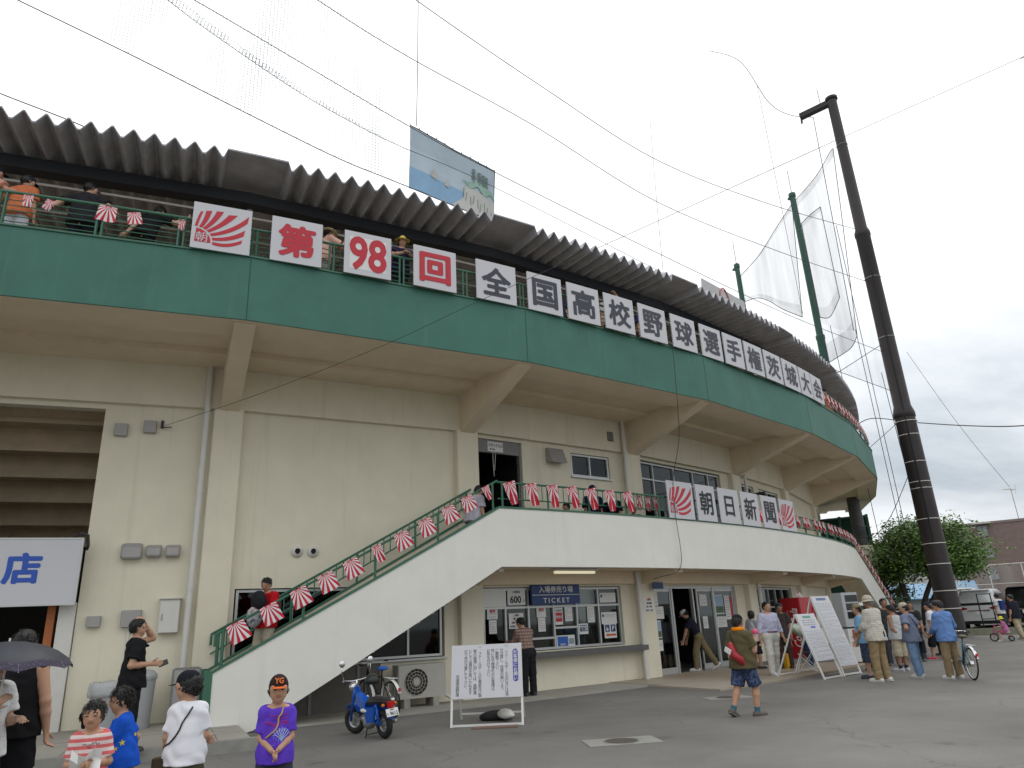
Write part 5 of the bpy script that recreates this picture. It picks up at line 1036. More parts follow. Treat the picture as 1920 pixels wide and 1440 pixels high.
# ================================================================ trees
leafm = [mat('leaf_green_%d' % k, c, .55, var=.25, vscale=1.2, spec=.3) for k, c in enumerate([(.085, .165, .028), (.048, .105, .018), (.130, .220, .042)])]
bark = mat('dark_bark', (.045, .036, .028), .9, var=.3, vscale=8, bump=.4, bscale=30)
def tree(name, label, base, crown_c, rad, ntw, leaf=.15, trunks=((0, 0),), seed=1, dens=170, group=None):
    rnd = random.Random(seed); t = thing(name, label, 'tree', base, 0, group); bx, by, bz = base; c = Vector(crown_c)-Vector(base)
    tb = MB(); tips = []
    for k in range(ntw):
        a = rnd.uniform(0, 2*math.pi); ct = rnd.uniform(-.75, 1); st = math.sqrt(1-ct*ct); rr = rnd.uniform(.55, 1.0)
        tips.append(c+Vector((rad[0]*rr*st*math.cos(a), rad[1]*rr*st*math.sin(a), rad[2]*rr*ct)))
    for i, (tx, ty) in enumerate(trunks):
        top = c+Vector((tx*2.2, ty*2, -rad[2]*.45)); p = [Vector((tx*.4, ty*.4, -.1)), Vector((tx*.9, ty*.9, top.z*.45)), top]; tb.tube(smooth(p, 4), [.17-.008*j for j in range(9)], 8)
        for k in range(i, ntw, len(trunks)):
            if k % 2 == 0: m_ = top.lerp(tips[k], .5)+Vector((rnd.uniform(-.3, .3), rnd.uniform(-.3, .3), rnd.uniform(-.1, .3))); tb.tube([top, m_, tips[k]], [.07, .04, .012], 5)
    tb.build('trunk', bark, t, True)
    lb = MB()
    for tp in tips:
        s = rnd.uniform(.55, 1.1); mi = rnd.choice([0, 0, 1, 2])
        for q in range(int(dens*s)):
            g = Vector((rnd.gauss(0, .42), rnd.gauss(0, .42), rnd.gauss(0, .24)))*s*rad[0]/2.2; p = tp+g; l = leaf*rnd.uniform(.6, 1.3)
            u_ = Vector((rnd.uniform(-1, 1), rnd.uniform(-1, 1), rnd.uniform(-.5, .5))).normalized(); v_ = u_.orthogonal().normalized(); v_.rotate(Matrix.Rotation(rnd.uniform(-.9, .9), 3, u_))
            lb.add([p-u_*l*.5, p+v_*l*.28, p+u_*l*.55, p-v_*l*.28], [(0, 1, 2, 3)], mi if rnd.random() < .75 else rnd.choice([0, 1, 2]))
    lb.build('crown', leafm, t); return t
tree('broadleaf_tree', 'bushy broadleaf tree with leaning dark trunks behind the tall dark pole', (20.3, 38.4, .3), (21.0, 38.5, 4.05), (2.75, 2.2, 1.75), 110, .165, ((-.6, .1), (.25, 0), (.6, -.1)), 4, 290)
tree('broadleaf_tree', 'lower dark tree filling the gap between the stair end and the larger tree', (19.2, 40.6, .3), (19.4, 40.4, 3.2), (1.7, 1.5, 1.9), 52, .13, ((.1, .1), (-.3, 0)), 9, 180)
tree('shrub', 'small green shrub beside the far parked vehicles under the brick apartment block', (27.0, 42.0, .4), (27.0, 42.0, .95), (.8, .6, .5), 14, .10, ((0, 0),), 12, 110)

# ================================================================ background buildings and fence
def wallbox(fr, x0, x1, y0, y1, z0, z1, mb, mi=0): mb.hexa([fr @ Vector(q) for q in ((x0, y0, z0), (x1, y0, z0), (x1, y1, z0), (x0, y1, z0))], [fr @ Vector(q) for q in ((x0, y0, z1), (x1, y0, z1), (x1, y1, z1), (x0, y1, z1))], mi)
brick = bpy.data.materials.new('brown_brick'); brick.use_nodes = True
def _br():
    t = brick.node_tree; b = t.nodes['Principled BSDF']; b.inputs['Roughness'].default_value = .85; tc_ = t.nodes.new('ShaderNodeTexCoord'); mp_ = t.nodes.new('ShaderNodeMapping'); mp_.inputs['Rotation'].default_value = (R(90), 0, 0)
    bt = _n(t, 'ShaderNodeTexBrick', Scale=2.2); bt.inputs['Color1'].default_value = (.225, .155, .135, 1); bt.inputs['Color2'].default_value = (.185, .130, .115, 1); bt.inputs['Mortar'].default_value = (.17, .14, .13, 1)
    t.links.new(tc_.outputs['Object'], mp_.inputs[0]); t.links.new(mp_.outputs[0], bt.inputs['Vector']); t.links.new(bt.outputs[0], b.inputs['Base Color'])
_br()
a_, b_ = Vector((32.0, 53.1, 0)), Vector((40.5, 47.6, 0)); an = math.atan2(b_.y-a_.y, b_.x-a_.x); L = (b_-a_).length
t = thing('apartment_block', 'brown brick apartment block with white framed windows at the far right', 'building', (a_.x, a_.y, .3), an); I4 = Matrix.Identity(4)
mb = MB(); wallbox(I4, 0, L, 0, 8, 0, 6.55, mb); mb.build('wall', brick, t); mb = MB(); wallbox(I4, -.05, L+.05, -.05, 8.05, 6.552, 6.72, mb); mb.build('parapet_cap', flat((.22, .17, .155)), t)
for z in (2.70, 4.20, 5.72):
    for xo in (1.15, 5.4):
        mb = MB(); x0 = xo+(.0)
        for a, b, c_, d_ in ((x0, x0+.66, z, z+.05), (x0, x0+.66, z+.72, z+.77), (x0, x0+.05, z+.05, z+.72), (x0+.61, x0+.66, z+.05, z+.72), (x0+.305, x0+.355, z+.05, z+.72)): wallbox(I4, a, b, -.07, .0, c_, d_, mb)
        w_ = mb.build('window', M['alumd'], t); mb = MB(); wallbox(I4, x0+.05, x0+.61, -.02, -.003, z+.05, z+.72, mb); mb.build('pane', mat('curtained_pane', (.30, .32, .32), .15), w_)
    if z > 5: mb = MB(); wallbox(I4, .9, 2.1, -.5, 0, z+.86, z+.92, mb); mb.build('awning', M['pvc'], t)
mb = MB(); wallbox(I4, -1.2, -.02, 1.0, 4, 0, 6.6, mb); mb.build('stair_wing', flat((.36, .34, .31)), t)
for k in range(4): mb = MB(); wallbox(I4, -1.9, -1.2, 1.2, 3, .5+1.5*k, 1.1+1.5*k, mb); mb.build('balcony', M['pvc'], t)
t = thing('tv_aerial', 'thin television aerial on the roof of the brown brick block', 'aerial', (35.15, 51.0, 6.95), .5); mb = MB(); mb.tube([(0, 0, 0), (0, 0, 2.2)], .025, 5); mb.build('mast', M['steel'], t); mb = MB(); mb.tube([(-.9, 0, 2.1), (.5, 0, 2.15)], .018, 5)
for k in range(7): mb.tube([(-.8+.2*k, -.25, 2.12), (-.8+.2*k, .25, 2.12)], .012, 4)
mb.tube([(.5, 0, 1.8), (.7, 0, 2.5)], .012, 4); mb.build('antenna_bars', M['steel'], t)
t = thing('blue_shed', 'low shed with pale blue corrugated roof seen under the tree', 'shed', (24.8, 48.5, .2), -.5); mb = MB(); wallbox(I4, -4, 4, 0, 4, 0, 1.7, mb); mb.build('wall', flat((.36, .38, .38)), t); mb = MB(); mb.hexa([(-4.2, -.4, 1.7), (4.2, -.4, 1.7), (4.2, 4.3, 2.7), (-4.2, 4.3, 2.7)], [(-4.2, -.4, 1.76), (4.2, -.4, 1.76), (4.2, 4.3, 2.78), (-4.2, 4.3, 2.78)]); mb.build('roof', mat('blue_sheet_roof', (.09, .22, .36), .5, var=.1, vscale=3), t)
for k in range(3): mb = MB(); wallbox(I4, -3+2.2*k, -1.9+2.2*k, -.03, 0, .7, 1.3, mb); mb.build('window', M['dark'], t)
t = thing('house', 'pale far house with grey roof between the tree and the brick block', 'house', (29.0, 56.0, .4), -.5); mb = MB(); wallbox(I4, -3, 3, 0, 5, 0, 4.2, mb); mb.build('wall', flat((.48, .47, .44)), t); mb = MB(); mb.hexa([(-3.3, -.3, 4.2), (3.3, -.3, 4.2), (3.3, 5.3, 4.2), (-3.3, 5.3, 4.2)], [(-.6, 2.3, 5.6), (.6, 2.3, 5.6), (.6, 2.7, 5.6), (-.6, 2.7, 5.6)]); mb.build('roof', flat((.16, .17, .19)), t)
for k in range(3): mb = MB(); wallbox(I4, -2.2+1.7*k, -1.3+1.7*k, -.03, 0, 1.1, 2.0, mb); mb.build('window', M['alumd'], t)
t = thing('mesh_fence', 'tall pale mesh fence on a low concrete wall in front of the brick block', 'fence', (26.2, 48.5, .4), math.atan2(-5.5, 8.5)); mb = MB(); wallbox(I4, 0, 13, -.08, .08, 0, 1.35, mb); mb.build('low_wall', flat((.40, .39, .36), .9), t)
for k in range(8): mb = MB(); mb.tube([(.2+1.75*k, 0, 1.3), (.2+1.75*k, 0, 3.35)], .035, 6); mb.build('post', M['pvc'], t)
mb = MB(); mb.tube([(0, 0, 3.35), (13, 0, 3.35)], .03, 6); mb.tube([(0, 0, 2.2), (13, 0, 2.2)], .02, 6); mb.build('rail', M['pvc'], t); mb = MB(); mb.add([(0, 0, 1.35), (13, 0, 1.35), (13, 0, 3.35), (0, 0, 3.35)], [(0, 1, 2, 3)]); mb.build('mesh_panel', net_mat('pale_fence_mesh', .22, 0, (.5, .5, .48)), t)
# concrete post and green frame at the far stair
t = thing('green_frame', 'dark green steel frame with netting behind the far stair', 'frame', (17.4, 41.2, .2), R(-28)); mb = MB()
for x in (-2.2, -.7, .8, 2.2): mb.bar((x, 0, 0), (x, 0, 6.3), .14)
for z in (1.2, 3.0, 4.6, 6.2): mb.bar((-2.2, 0, z), (2.2, 0, z), .12)
mb.build('steel_frame', gp, t); mb = MB(); mb.add([(-2.2, .03, 0), (2.2, .03, 0), (2.2, .03, 6.2), (-2.2, .03, 6.2)], [(0, 1, 2, 3)]); mb.build('netting', mat('dark_green_netting', (.012, .05, .036), .9), t)
t = thing('fence', 'low dark green steel fence under the tree', 'fence', (17.5, 36.0, .25), -.5); mb = MB()
for k in range(3): mb.bar((.6*k-.2, 0, 0), (.6*k-.2, 0, 1.75), .06)
for z in (.15, .9, 1.7): mb.bar((-.2, 0, z), (1.0, 0, z), .05)
mb.build('steel_bars', gp, t)
# planter kerb at the pole, black gate
t = thing('planter_kerb', 'mossy low concrete planter kerb at the foot of the tall dark pole', 'kerb', (20.0, 33.9, .2), -.5); mb = MB()
for q in (((.1, -.9, .12), (3.4, .18, .30)), ((1.75, .3, .12), (.18, 2.3, .29)), ((-1.5, .3, .12), (.18, 2.3, .29))): mb.box(*q)
mb.build('concrete_edge', mat('mossy_concrete', (.20, .205, .15), .95, var=.25, vscale=6), t); mb = MB(); mb.box((.1, .3, .1), (3.0, 2.2, .28)); mb.build('soil', flat((.06, .075, .03), .95), t)
t = thing('gate', 'thin black steel gate frame standing in front of the silver van', 'gate', (20.75, 34.25, .22), math.atan2(33.95-34.23, 21.16-20.7)); mb = MB()
for x in (0, .52): mb.bar((x, 0, -.05), (x, 0, 1.72), .05)
for z in (1.70, .12, .62): mb.bar((0, 0, z), (.52, 0, z), .035)
mb.build('gate_bars', M['rubber'], t)

# ================================================================ vehicles
def loft(mb, secs, mi=0, cap=True):
    n = len(secs[0]); o = len(mb.v)
    for s in secs: mb.v += [tuple(p) for p in s]
    for i in range(len(secs)-1):
        for k in range(n): k2 = (k+1) % n; mb.f.append((o+i*n+k, o+i*n+k2, o+(i+1)*n+k2, o+(i+1)*n+k)); mb.mi.append(mi)
    if cap: mb.f.append(tuple(o+k for k in range(n-1, -1, -1))); mb.mi.append(mi); mb.f.append(tuple(o+(len(secs)-1)*n+k for k in range(n))); mb.mi.append(mi)
def van(name, label, loc, rz, paint, L=4.8, W_=1.84, H=1.9, plate=True):
    """minivan, x across, y forward, rear at y=0"""
    t = thing(name, label, 'van', loc, rz); hw = W_/2
    def sec(y, zb, zbelt, zr, wb, wr): return [Vector(q) for q in ((-wb*.94, y, zb), (wb*.94, y, zb), (wb, y, zb+.22), (wb, y, zbelt), (wr, y, zr-.10), (wr-.12, y, zr), (-wr+.12, y, zr), (-wr, y, zr-.10), (-wb, y, zbelt), (-wb, y, zb+.22))]
    S = [sec(0.0, .38, 1.0, 1.10, hw*.93, hw*.90), sec(.06, .26, 1.02, 1.60, hw*.97, hw*.82), sec(.22, .24, 1.03, H-.04, hw*.99, hw*.80), sec(.5, .22, 1.03, H, hw, hw*.80), sec(2.4, .22, 1.0, H, hw, hw*.80), sec(3.2, .22, .98, H-.10, hw, hw*.78), sec(3.95, .22, .97, 1.15, hw, hw*.86), sec(L-.1, .25, .86, .92, hw*.95, hw*.85), sec(L, .34, .74, .78, hw*.82, hw*.75)]
    mb = MB(); loft(mb, S); mb.build('body', paint, t, True, 32)
    mb = MB(); mb.hexa([(-hw*.84, -.012, 1.13), (hw*.84, -.012, 1.13), (hw*.74, .13, 1.70), (-hw*.74, .13, 1.70)], [(-hw*.84, .05, 1.13), (hw*.84, .05, 1.13), (hw*.74, .24, 1.70), (-hw*.74, .24, 1.70)]); mb.build('rear_window', mat('dark_car_glass', (.02, .024, .028), .06), t)
    for s in (-1, 1):
        mb = MB(); mb.hexa([(s*(hw*.985), .5, 1.08), (s*(hw*.985), 3.3, 1.05), (s*(hw*.83), 2.9, 1.68), (s*(hw*.83), .5, 1.70)], [(s*(hw*.985+.02), .5, 1.08), (s*(hw*.985+.02), 3.3, 1.05), (s*(hw*.83+.02), 2.9, 1.68), (s*(hw*.83+.02), .5, 1.70)]); mb.build('side_window', mat('dark_car_glass', (.02, .024, .028), .06), t)
        mb = MB(); mb.hexa([(s*hw*.50, -.03, 1.00), (s*hw*.97, -.02, 1.12), (s*hw*.97, -.02, .90), (s*hw*.58, -.03, .94)], [(s*hw*.50, .03, 1.00), (s*hw*.97, .16, 1.12), (s*hw*.97, .16, .90), (s*hw*.58, .03, .94)]); mb.build('tail_lamp', mat('red_lens', (.25, .008, .012), .2), t)
        mb = MB(); mb.box((s*(hw+.09), 3.0, 1.12), (.18, .09, .16), bev=.02); mb.build('wing_mirror', paint, t)
        for y in (.85, L-.95):
            mx = Matrix.Translation((s*(hw-.10), y, .33)) @ Matrix.Rotation(R(90), 4, 'Y'); mb = MB(); mb.lathe([(.20, -.11), (.32, -.11), (.34, -.07), (.34, .07), (.32, .11), (.20, .11)], 24, mx=mx); w_ = mb.build('wheel', M['rubber'], t, True, 40); mb = MB(); mb.lathe([(.215, -.09), (.215, .09)], 18, mx=mx); mb.build('rim', M['steel'], w_)
    mb = MB(); mb.box((0, -.04, .50), (W_*.92, .12, .20), bev=.03); mb.build('bumper', paint, t); mb = MB(); mb.box((0, .02, .32), (W_*.86, .10, .16)); mb.build('underside', M['rubber'], t)
    mb = MB(); mb.box((0, -.035, .88), (W_*.52, .03, .05)); mb.build('chrome_strip', M['chrome'], t); mb = MB(); mb.box((0, -.028, .76), (.34, .02, .17)); mb.build('number_plate', M['whitep'], t)
    mb = MB(); mb.box((0, .14, H-.06), (W_*.66, .22, .03)); mb.build('roof_spoiler', paint, t); return t
silver = mat('silver_car_paint', (.62, .63, .64), .3, .25); blackp = mat('black_car_paint', (.015, .016, .018), .15, .2)
van('parked_van', 'silver minivan seen from behind, parked beyond the tall dark pole', (22.75, 37.65, gz(0, 37.6)), R(-40), silver)
van('parked_van', 'black van at the far right edge beyond the silver minivan', (24.75, 37.1, gz(0, 37)), R(-46), blackp, H=1.98)
van('parked_van', 'small white vehicle parked far behind under the tree left of the dark pole', (20.6, 41.6, gz(0, 41)), R(-25), flat((.6, .6, .58), .3), L=3.4, W_=1.5, H=1.75)
van('parked_van', 'white vehicle roof showing behind the silver minivan', (25.9, 44.2, gz(0, 44)), R(-35), flat((.55, .56, .56), .3), L=4.2, W_=1.7, H=2.0)

def wheel_(t, y, z, r, tr, x=0, name='wheel', rim=None, spokes=0, n=28, yaw=0.0):
    mx = Matrix.Translation((x, y, z)) @ Matrix.Rotation(yaw, 4, 'Z') @ Matrix.Rotation(R(90), 4, 'Y'); mb = MB(); o = len(mb.v)
    prof = [(r-tr+tr*math.cos(a*math.pi/4), tr*.9*math.sin(a*math.pi/4)) for a in range(8)]
    m = len(prof); pts = []
    for k in range(n):
        a = 2*math.pi*k/n
        for q, h in prof: mb.v.append(tuple(mx @ Vector((q*math.cos(a), q*math.sin(a), h))))
    for k in range(n):
        for j in range(m): mb.f.append((k*m+j, k*m+(j+1) % m, ((k+1) % n)*m+(j+1) % m, ((k+1) % n)*m+j)); mb.mi.append(0)
    w = mb.build(name, M['rubber'], t, True); mb = MB()
    rr = r-2*tr+.004
    mb.tube([mx @ Vector((rr*math.cos(2*math.pi*k/n), rr*math.sin(2*math.pi*k/n), 0)) for k in range(n)], max(.009, tr*.45), 6, closed=True)
    mb.lathe([(rr*.16+.01, -.035), (rr*.16+.01, .035)], 12, mx=mx)
    if spokes:
        for k in range(spokes): a = 2*math.pi*k/spokes; mb.tube([mx @ Vector((.02*math.cos(a+.9), .02*math.sin(a+.9), .02*(-1)**k)), mx @ Vector((rr*math.cos(a), rr*math.sin(a), 0))], .0022, 4)
    else:
        for k in range(10):
            a = 2*math.pi*k/10; mb.bar(mx @ Vector((rr*.15*math.cos(a), rr*.15*math.sin(a), 0)), mx @ Vector((rr*math.cos(a), rr*math.sin(a), 0)), .026, .018)
        mb.lathe([(rr*.5, -.012), (rr*.5, .012)], 20, mx=mx)
    mb.build('rim', M['chrome'] if spokes else M['steel'], w); return w
def bicycle(label, loc, rz, paint, seatm, fender, basket=False, lean=0.0):
    t = thing('bicycle', label, 'bicycle', loc, rz); t.rotation_euler = (0, lean, rz); r = .33
    wheel_(t, 0, r, r, .018, name='wheel', spokes=20); wheel_(t, 1.08, r, r, .018, name='wheel', spokes=20)
    mb = MB(); bbk, sd, hd = Vector((0, .44, .29)), Vector((0, .32, .74)), Vector((0, .90, .80))
    mb.tube([bbk, sd, Vector((0, .29, .84))], .017, 8); mb.tube([bbk, hd], .020, 8); mb.tube([bbk+Vector((0, .03, .12)), Vector((0, .60, .44)), hd+Vector((0, .0, -.04))], .016, 8)
    for s in (-1, 1): mb.tube([Vector((.05*s, 0, r)), bbk], .010, 6); mb.tube([Vector((.05*s, 0, r)), sd], .009, 6); mb.tube([Vector((.045*s, 1.08, r)), Vector((.045*s, .99, .66)), Vector((0, .96, .72))], .012, 6)
    mb.tube([Vector((0, .96, .70)), Vector((0, .90, .86))], .02, 8); mb.build('frame', paint, t, True)
    mb = MB(); mb.tube([Vector((0, .90, .85)), Vector((0, .87, .98))], .013, 8); mb.tube([(-.27, .68, .98), (-.25, .80, .99), (-.10, .90, .99), (.10, .90, .99), (.25, .80, .99), (.27, .68, .98)], .011, 8); mb.build('handlebar', M['chrome'], t, True)
    for s in (-1, 1): mb = MB(); mb.tube([(.27*s, .56, .975), (.27*s, .69, .98)], .016, 8); mb.build('grip', M['rubber'], t, True)
    mb = MB(); mb.ell((0, .26, .88), (.095, .13, .04), 12, 8); mb.ell((0, .36, .885), (.035, .12, .03), 10, 6); mb.build('saddle', seatm, t, True)
    for yc in (0, 1.08):
        mb = MB(); A = [R(a) for a in (range(20, 205, 12) if yc == 0 else range(60, 190, 12))]
        for a, b in zip(A, A[1:]): mb.add([(s*.03, yc-math.cos(q)*(r+.03)*(1 if yc == 0 else -1), r+math.sin(q)*(r+.03)) for q, s in ((a, -1), (a, 1), (b, 1), (b, -1))], [(0, 1, 2, 3)])
        mb.build('mudguard', fender, t, True)
    mb = MB(); mx = Matrix.Translation((.06, .44, .29)) @ Matrix.Rotation(R(90), 4, 'Y'); mb.lathe([(.09, -.004), (.09, .004)], 20, mx=mx); mb.bar((.07, .44, .29), (.07, .56, .18), .018); mb.bar((-.07, .44, .29), (-.07, .32, .40), .018); mb.box((.12, .57, .17), (.09, .07, .02)); mb.box((-.12, .31, .41), (.09, .07, .02)); mb.build('crank', M['steel'], t)
    mb = MB()
    for s in (-1, 1): mb.tube([(.055*s, -.22, .70), (.055*s, .26, .72)], .007, 5); mb.tube([(.06*s, 0, r), (.055*s, -.1, .70)], .006, 5)
    for k in range(4): mb.tube([(-.055, -.2+.13*k, .71), (.055, -.2+.13*k, .71)], .005, 5)
    mb.build('rear_rack', M['chrome'], t); mb = MB(); mb.box((0, -.35, .52), (.05, .03, .06), bev=.01); mb.build('reflector', M['red'], t)
    if basket:
        mb = MB()
        for z in (.80, .88, .96): mb.tube([(-.17, 1.0, z), (.17, 1.0, z), (.17, 1.25, z), (-.17, 1.25, z)], .006, 4, closed=True)
        for x in (-.17, -.06, .06, .17): mb.tube([(x, 1.25, .80), (x, 1.25, .98)], .005, 4); mb.tube([(x, 1.0, .80), (x, 1.0, .98)], .005, 4); mb.tube([(x, 1.0, .80), (x, 1.25, .80)], .005, 4)
        mb.build('basket', M['steel'], t)
    return t
bicycle('blue city bicycle with silver mudguards pushed by the man in the light blue shirt', (9.56, 16.58, 0), R(-10), flat((.03, .16, .26), .3), flat((.10, .085, .05)), M['chrome'], True, R(4))
bicycle('black bicycle with bright blue saddle and white mudguard parked behind the blue moped', (-2.52, 14.55, .02), R(38), M['rubber'], flat((.02, .10, .42)), M['whitem'], False, R(-6))
# moped
t = thing('moped', 'small bright blue moped with black seat and white number plate by the stair wall', 'moped', (-2.22, 12.13, 0), math.atan2(-(-2.83+2.22), 13.03-12.13)); t.rotation_euler = (0, R(-5), t.rotation_euler.z+R(7)); t.scale = (.9, .9, .9)
bl = mat('bright_blue_paint', (.008, .085, .42), .25, var=.04, vscale=6); wheel_(t, 0, .235, .235, .060, name='rear_wheel'); wheel_(t, 1.06, .235, .235, .055, x=.02, name='front_wheel', yaw=R(22))
mb = MB(); mb.tube([(0, .92, .78), (0, .80, .48), (0, .55, .36), (0, .22, .42)], [.035, .05, .05, .04], 10); 
for s in (-1, 1): mb.tube([(s*.075, 0, .235), (s*.07, .36, .33)], .024, 8); mb.tube([(s*.09, .02, .25), (s*.09, .10, .56)], .028, 8); mb.tube([(s*.075, 1.05, .235), (s*.065, .93, .62), (s*.05, .89, .78)], .022, 8)
mb.build('frame', bl, t, True)
mb = MB(); loft(mb, [[Vector((x*w, y, z)) for x, z in ((-1, a), (-.6, b), (.6, b), (1, a), (.7, c_), (-.7, c_))] for y, w, a, b, c_ in ((-.20, .07, .60, .62, .55), (-.10, .11, .61, .66, .54), (.15, .12, .60, .67, .53), (.38, .12, .59, .655, .54), (.48, .06, .58, .62, .56))]); mb.build('seat', mat('black_vinyl', (.012, .012, .013), .45), t, True, 50)
mb = MB(); mb.tube([(0, .93, .60), (0, .90, .82)], .05, 10); mb.hexa([(-.10, .50, .40), (.10, .50, .40), (.07, .86, .55), (-.07, .86, .55)], [(-.09, .48, .56), (.09, .48, .56), (.06, .84, .72), (-.06, .84, .72)]); mb.build('leg_shield', bl, t)
for s in (-1, 1):
    mb = MB(); mb.hexa([(s*.11, .12, .28), (s*.11, .36, .24), (s*.11, .40, .50), (s*.11, .06, .52)], [(s*.15, .12, .28), (s*.15, .36, .24), (s*.15, .40, .50), (s*.15, .06, .52)]); mb.build('side_cover', bl, t)
mb = MB(); mb.ell((0, .50, .22), (.11, .15, .10), 12, 8); mb.tube([(.0, .62, .26), (0, .75, .30)], [.065, .05], 10); mb.tube([(.10, .52, .18), (.13, .25, .20), (.14, -.16, .27)], [.02, .026, .034], 10); mb.build('engine', M['steel'], t, True)
mb = MB(); mb.ell((-.14, .44, .45), (.03, .12, .035), 10, 6); mb.build('white_cover', M['whitem'], t, True)
mb = MB(); mb.tube([(-.33, .78, .93), (-.28, .88, .95), (-.1, .90, .92), (.1, .90, .92), (.28, .88, .95), (.33, .78, .93)], .012, 8); mb.tube([(0, .90, .78), (0, .90, .93)], .02, 8); mb.build('handlebar', M['chrome'], t, True)
for s in (-1, 1):
    mb = MB(); mb.tube([(s*.33, .78, .93), (s*.37, .66, .93)], .018, 8); mb.build('grip', M['rubber'], t, True)
    mb = MB(); mb.tube([(s*.26, .88, .95), (s*.30, .90, 1.10), (s*.29, .88, 1.20)], .007, 6); mb.ell((s*.29, .87, 1.24), (.06, .018, .06), 14, 10); mb.build('mirror', M['chrome'], t, True)
    mb = MB(); mb.ell((s*.12, -.20, .56), (.03, .04, .03), 10, 6); mb.build('turn_signal', flat((.5, .13, .01), .25), t, True)
mb = MB(); mb.ell((0, 1.02, .80), (.085, .09, .085), 14, 10); mb.build('headlight', M['chrome'], t, True)
mb = MB(); mb.box((0, -.24, .56), (.12, .09, .10), bev=.02); mb.build('tail_lamp', mat('red_lens', (.42, .008, .012), .2), t)
mb = MB(); loft(mb, [[Vector((s*.05, -math.cos(a)*.285*1.0, .24+math.sin(a)*.285)) for s in (-1, 1)]+[Vector((s*.05, -math.cos(a)*.275, .24+math.sin(a)*.275)) for s in (1, -1)] for a in [R(q) for q in range(20, 120, 12)]]); loft(mb, [[Vector((s*.05, 1.06+math.cos(a)*.285, .24+math.sin(a)*.285)) for s in (-1, 1)]+[Vector((s*.05, 1.06+math.cos(a)*.275, .24+math.sin(a)*.275)) for s in (1, -1)] for a in [R(q) for q in range(40, 150, 12)]]); mb.build('mudguard', bl, t)
pm = Matrix.Translation((0, -.29, .44)) @ Matrix.Rotation(R(-18), 4, 'X'); mb = MB(); mb.box((0, 0, 0), (.235, .006, .125), mx=pm, bev=.002); pl = mb.build('number_plate', M['whitep'], t)
mb = MB(); put_text(mb, '9612', .06, pm, (.025, -.018), .0045, .02, fit=(.15, .06)); put_text(mb, 'と', .04, pm, (-.09, -.018), .0045, .02); put_text(mb, '水戸市', .025, pm, (0, .040), .0045, .01); mb.build('plate_number', flat((.02, .05, .03)), pl)
mb = MB(); mb.tube([(-.10, .42, .16), (-.17, .38, .0)], .012, 6); mb.tube([(.10, .40, .16), (.13, .34, .0)], .012, 6); mb.tube([(-.15, .39, .06), (.12, .36, .06)], .008, 6); mb.build('centre_stand', M['rubber'], t)
# dark helmet hanging on the bar
mb = MB(); mb.ell((0, 0, 0), (.125, .15, .12), 16, 10); mb.v = [(x, y, max(z, -.05)) for x, y, z in mb.v]; mb.xform(Matrix.Translation((-2.56, 12.75, .80))); tag(mb.build('helmet', mat('dark_green_black', (.012, .016, .012), .4), None, True), 'dark round helmet hung on the handlebar of the blue moped', 'helmet')
# folding chair and yellow can by the machine
t = thing('folding_chair', 'white tubular folding chair next to the shorter schedule board', 'chair', (7.55, 20.55, .045), R(60)); mb = MB()
for s in (-.2, .2): mb.tube([(s, .2, 0), (s, -.15, .45), (s, -.25, .85)], .012, 6); mb.tube([(s, -.25, 0), (s, .18, .45)], .012, 6)
mb.tube([(-.2, -.25, .85), (.2, -.25, .85)], .012, 6); mb.build('frame', M['whitem'], t); mb = MB(); mb.box((0, .0, .46), (.4, .38, .03), bev=.01); mb.build('seat', M['rubber'], t)
t = thing('oil_can', 'yellow square can on the tiles behind the man in white trousers', 'can', (7.45, 21.9, .045), R(30)); mb = MB(); mb.box((0, 0, .2), (.22, .22, .4), bev=.01); mb.build('body', flat((.52, .27, .01), .4), t); mb = MB(); mb.lathe([(.03, .4), (.03, .43)], 12); mb.build('cap', M['steel'], t)
t = thing('fluorescent_lamp', 'short white lamp tube under the roof at the far end of the deck', 'lamp', tuple(P(46.0, 57.5, 9.7)), R(57)); mb = MB(); mb.tube([(-.5, 0, 0), (.5, 0, 0)], .05, 10); mb.build('tube', mat('white_lamp_tube', (.8, .8, .8), .4), t); mb = MB(); mb.box((0, 0, .06), (1.05, .08, .04)); mb.build('housing', M['whitem'], t)
t = thing('roof_ladder', 'small white metal ladder frame standing behind the far roof end', 'ladder', tuple(P(43.0, 67, 10.9)), R(60)); mb = MB()
for x in (-.35, .35): mb.tube([(x, 0, 0), (x, 0, 1.6)], .03, 6)
for z in (.3, .7, 1.1, 1.55): mb.tube([(-.35, 0, z), (.35, 0, z)], .025, 6)
mb.build('ladder_frame', M['pvc'], t)
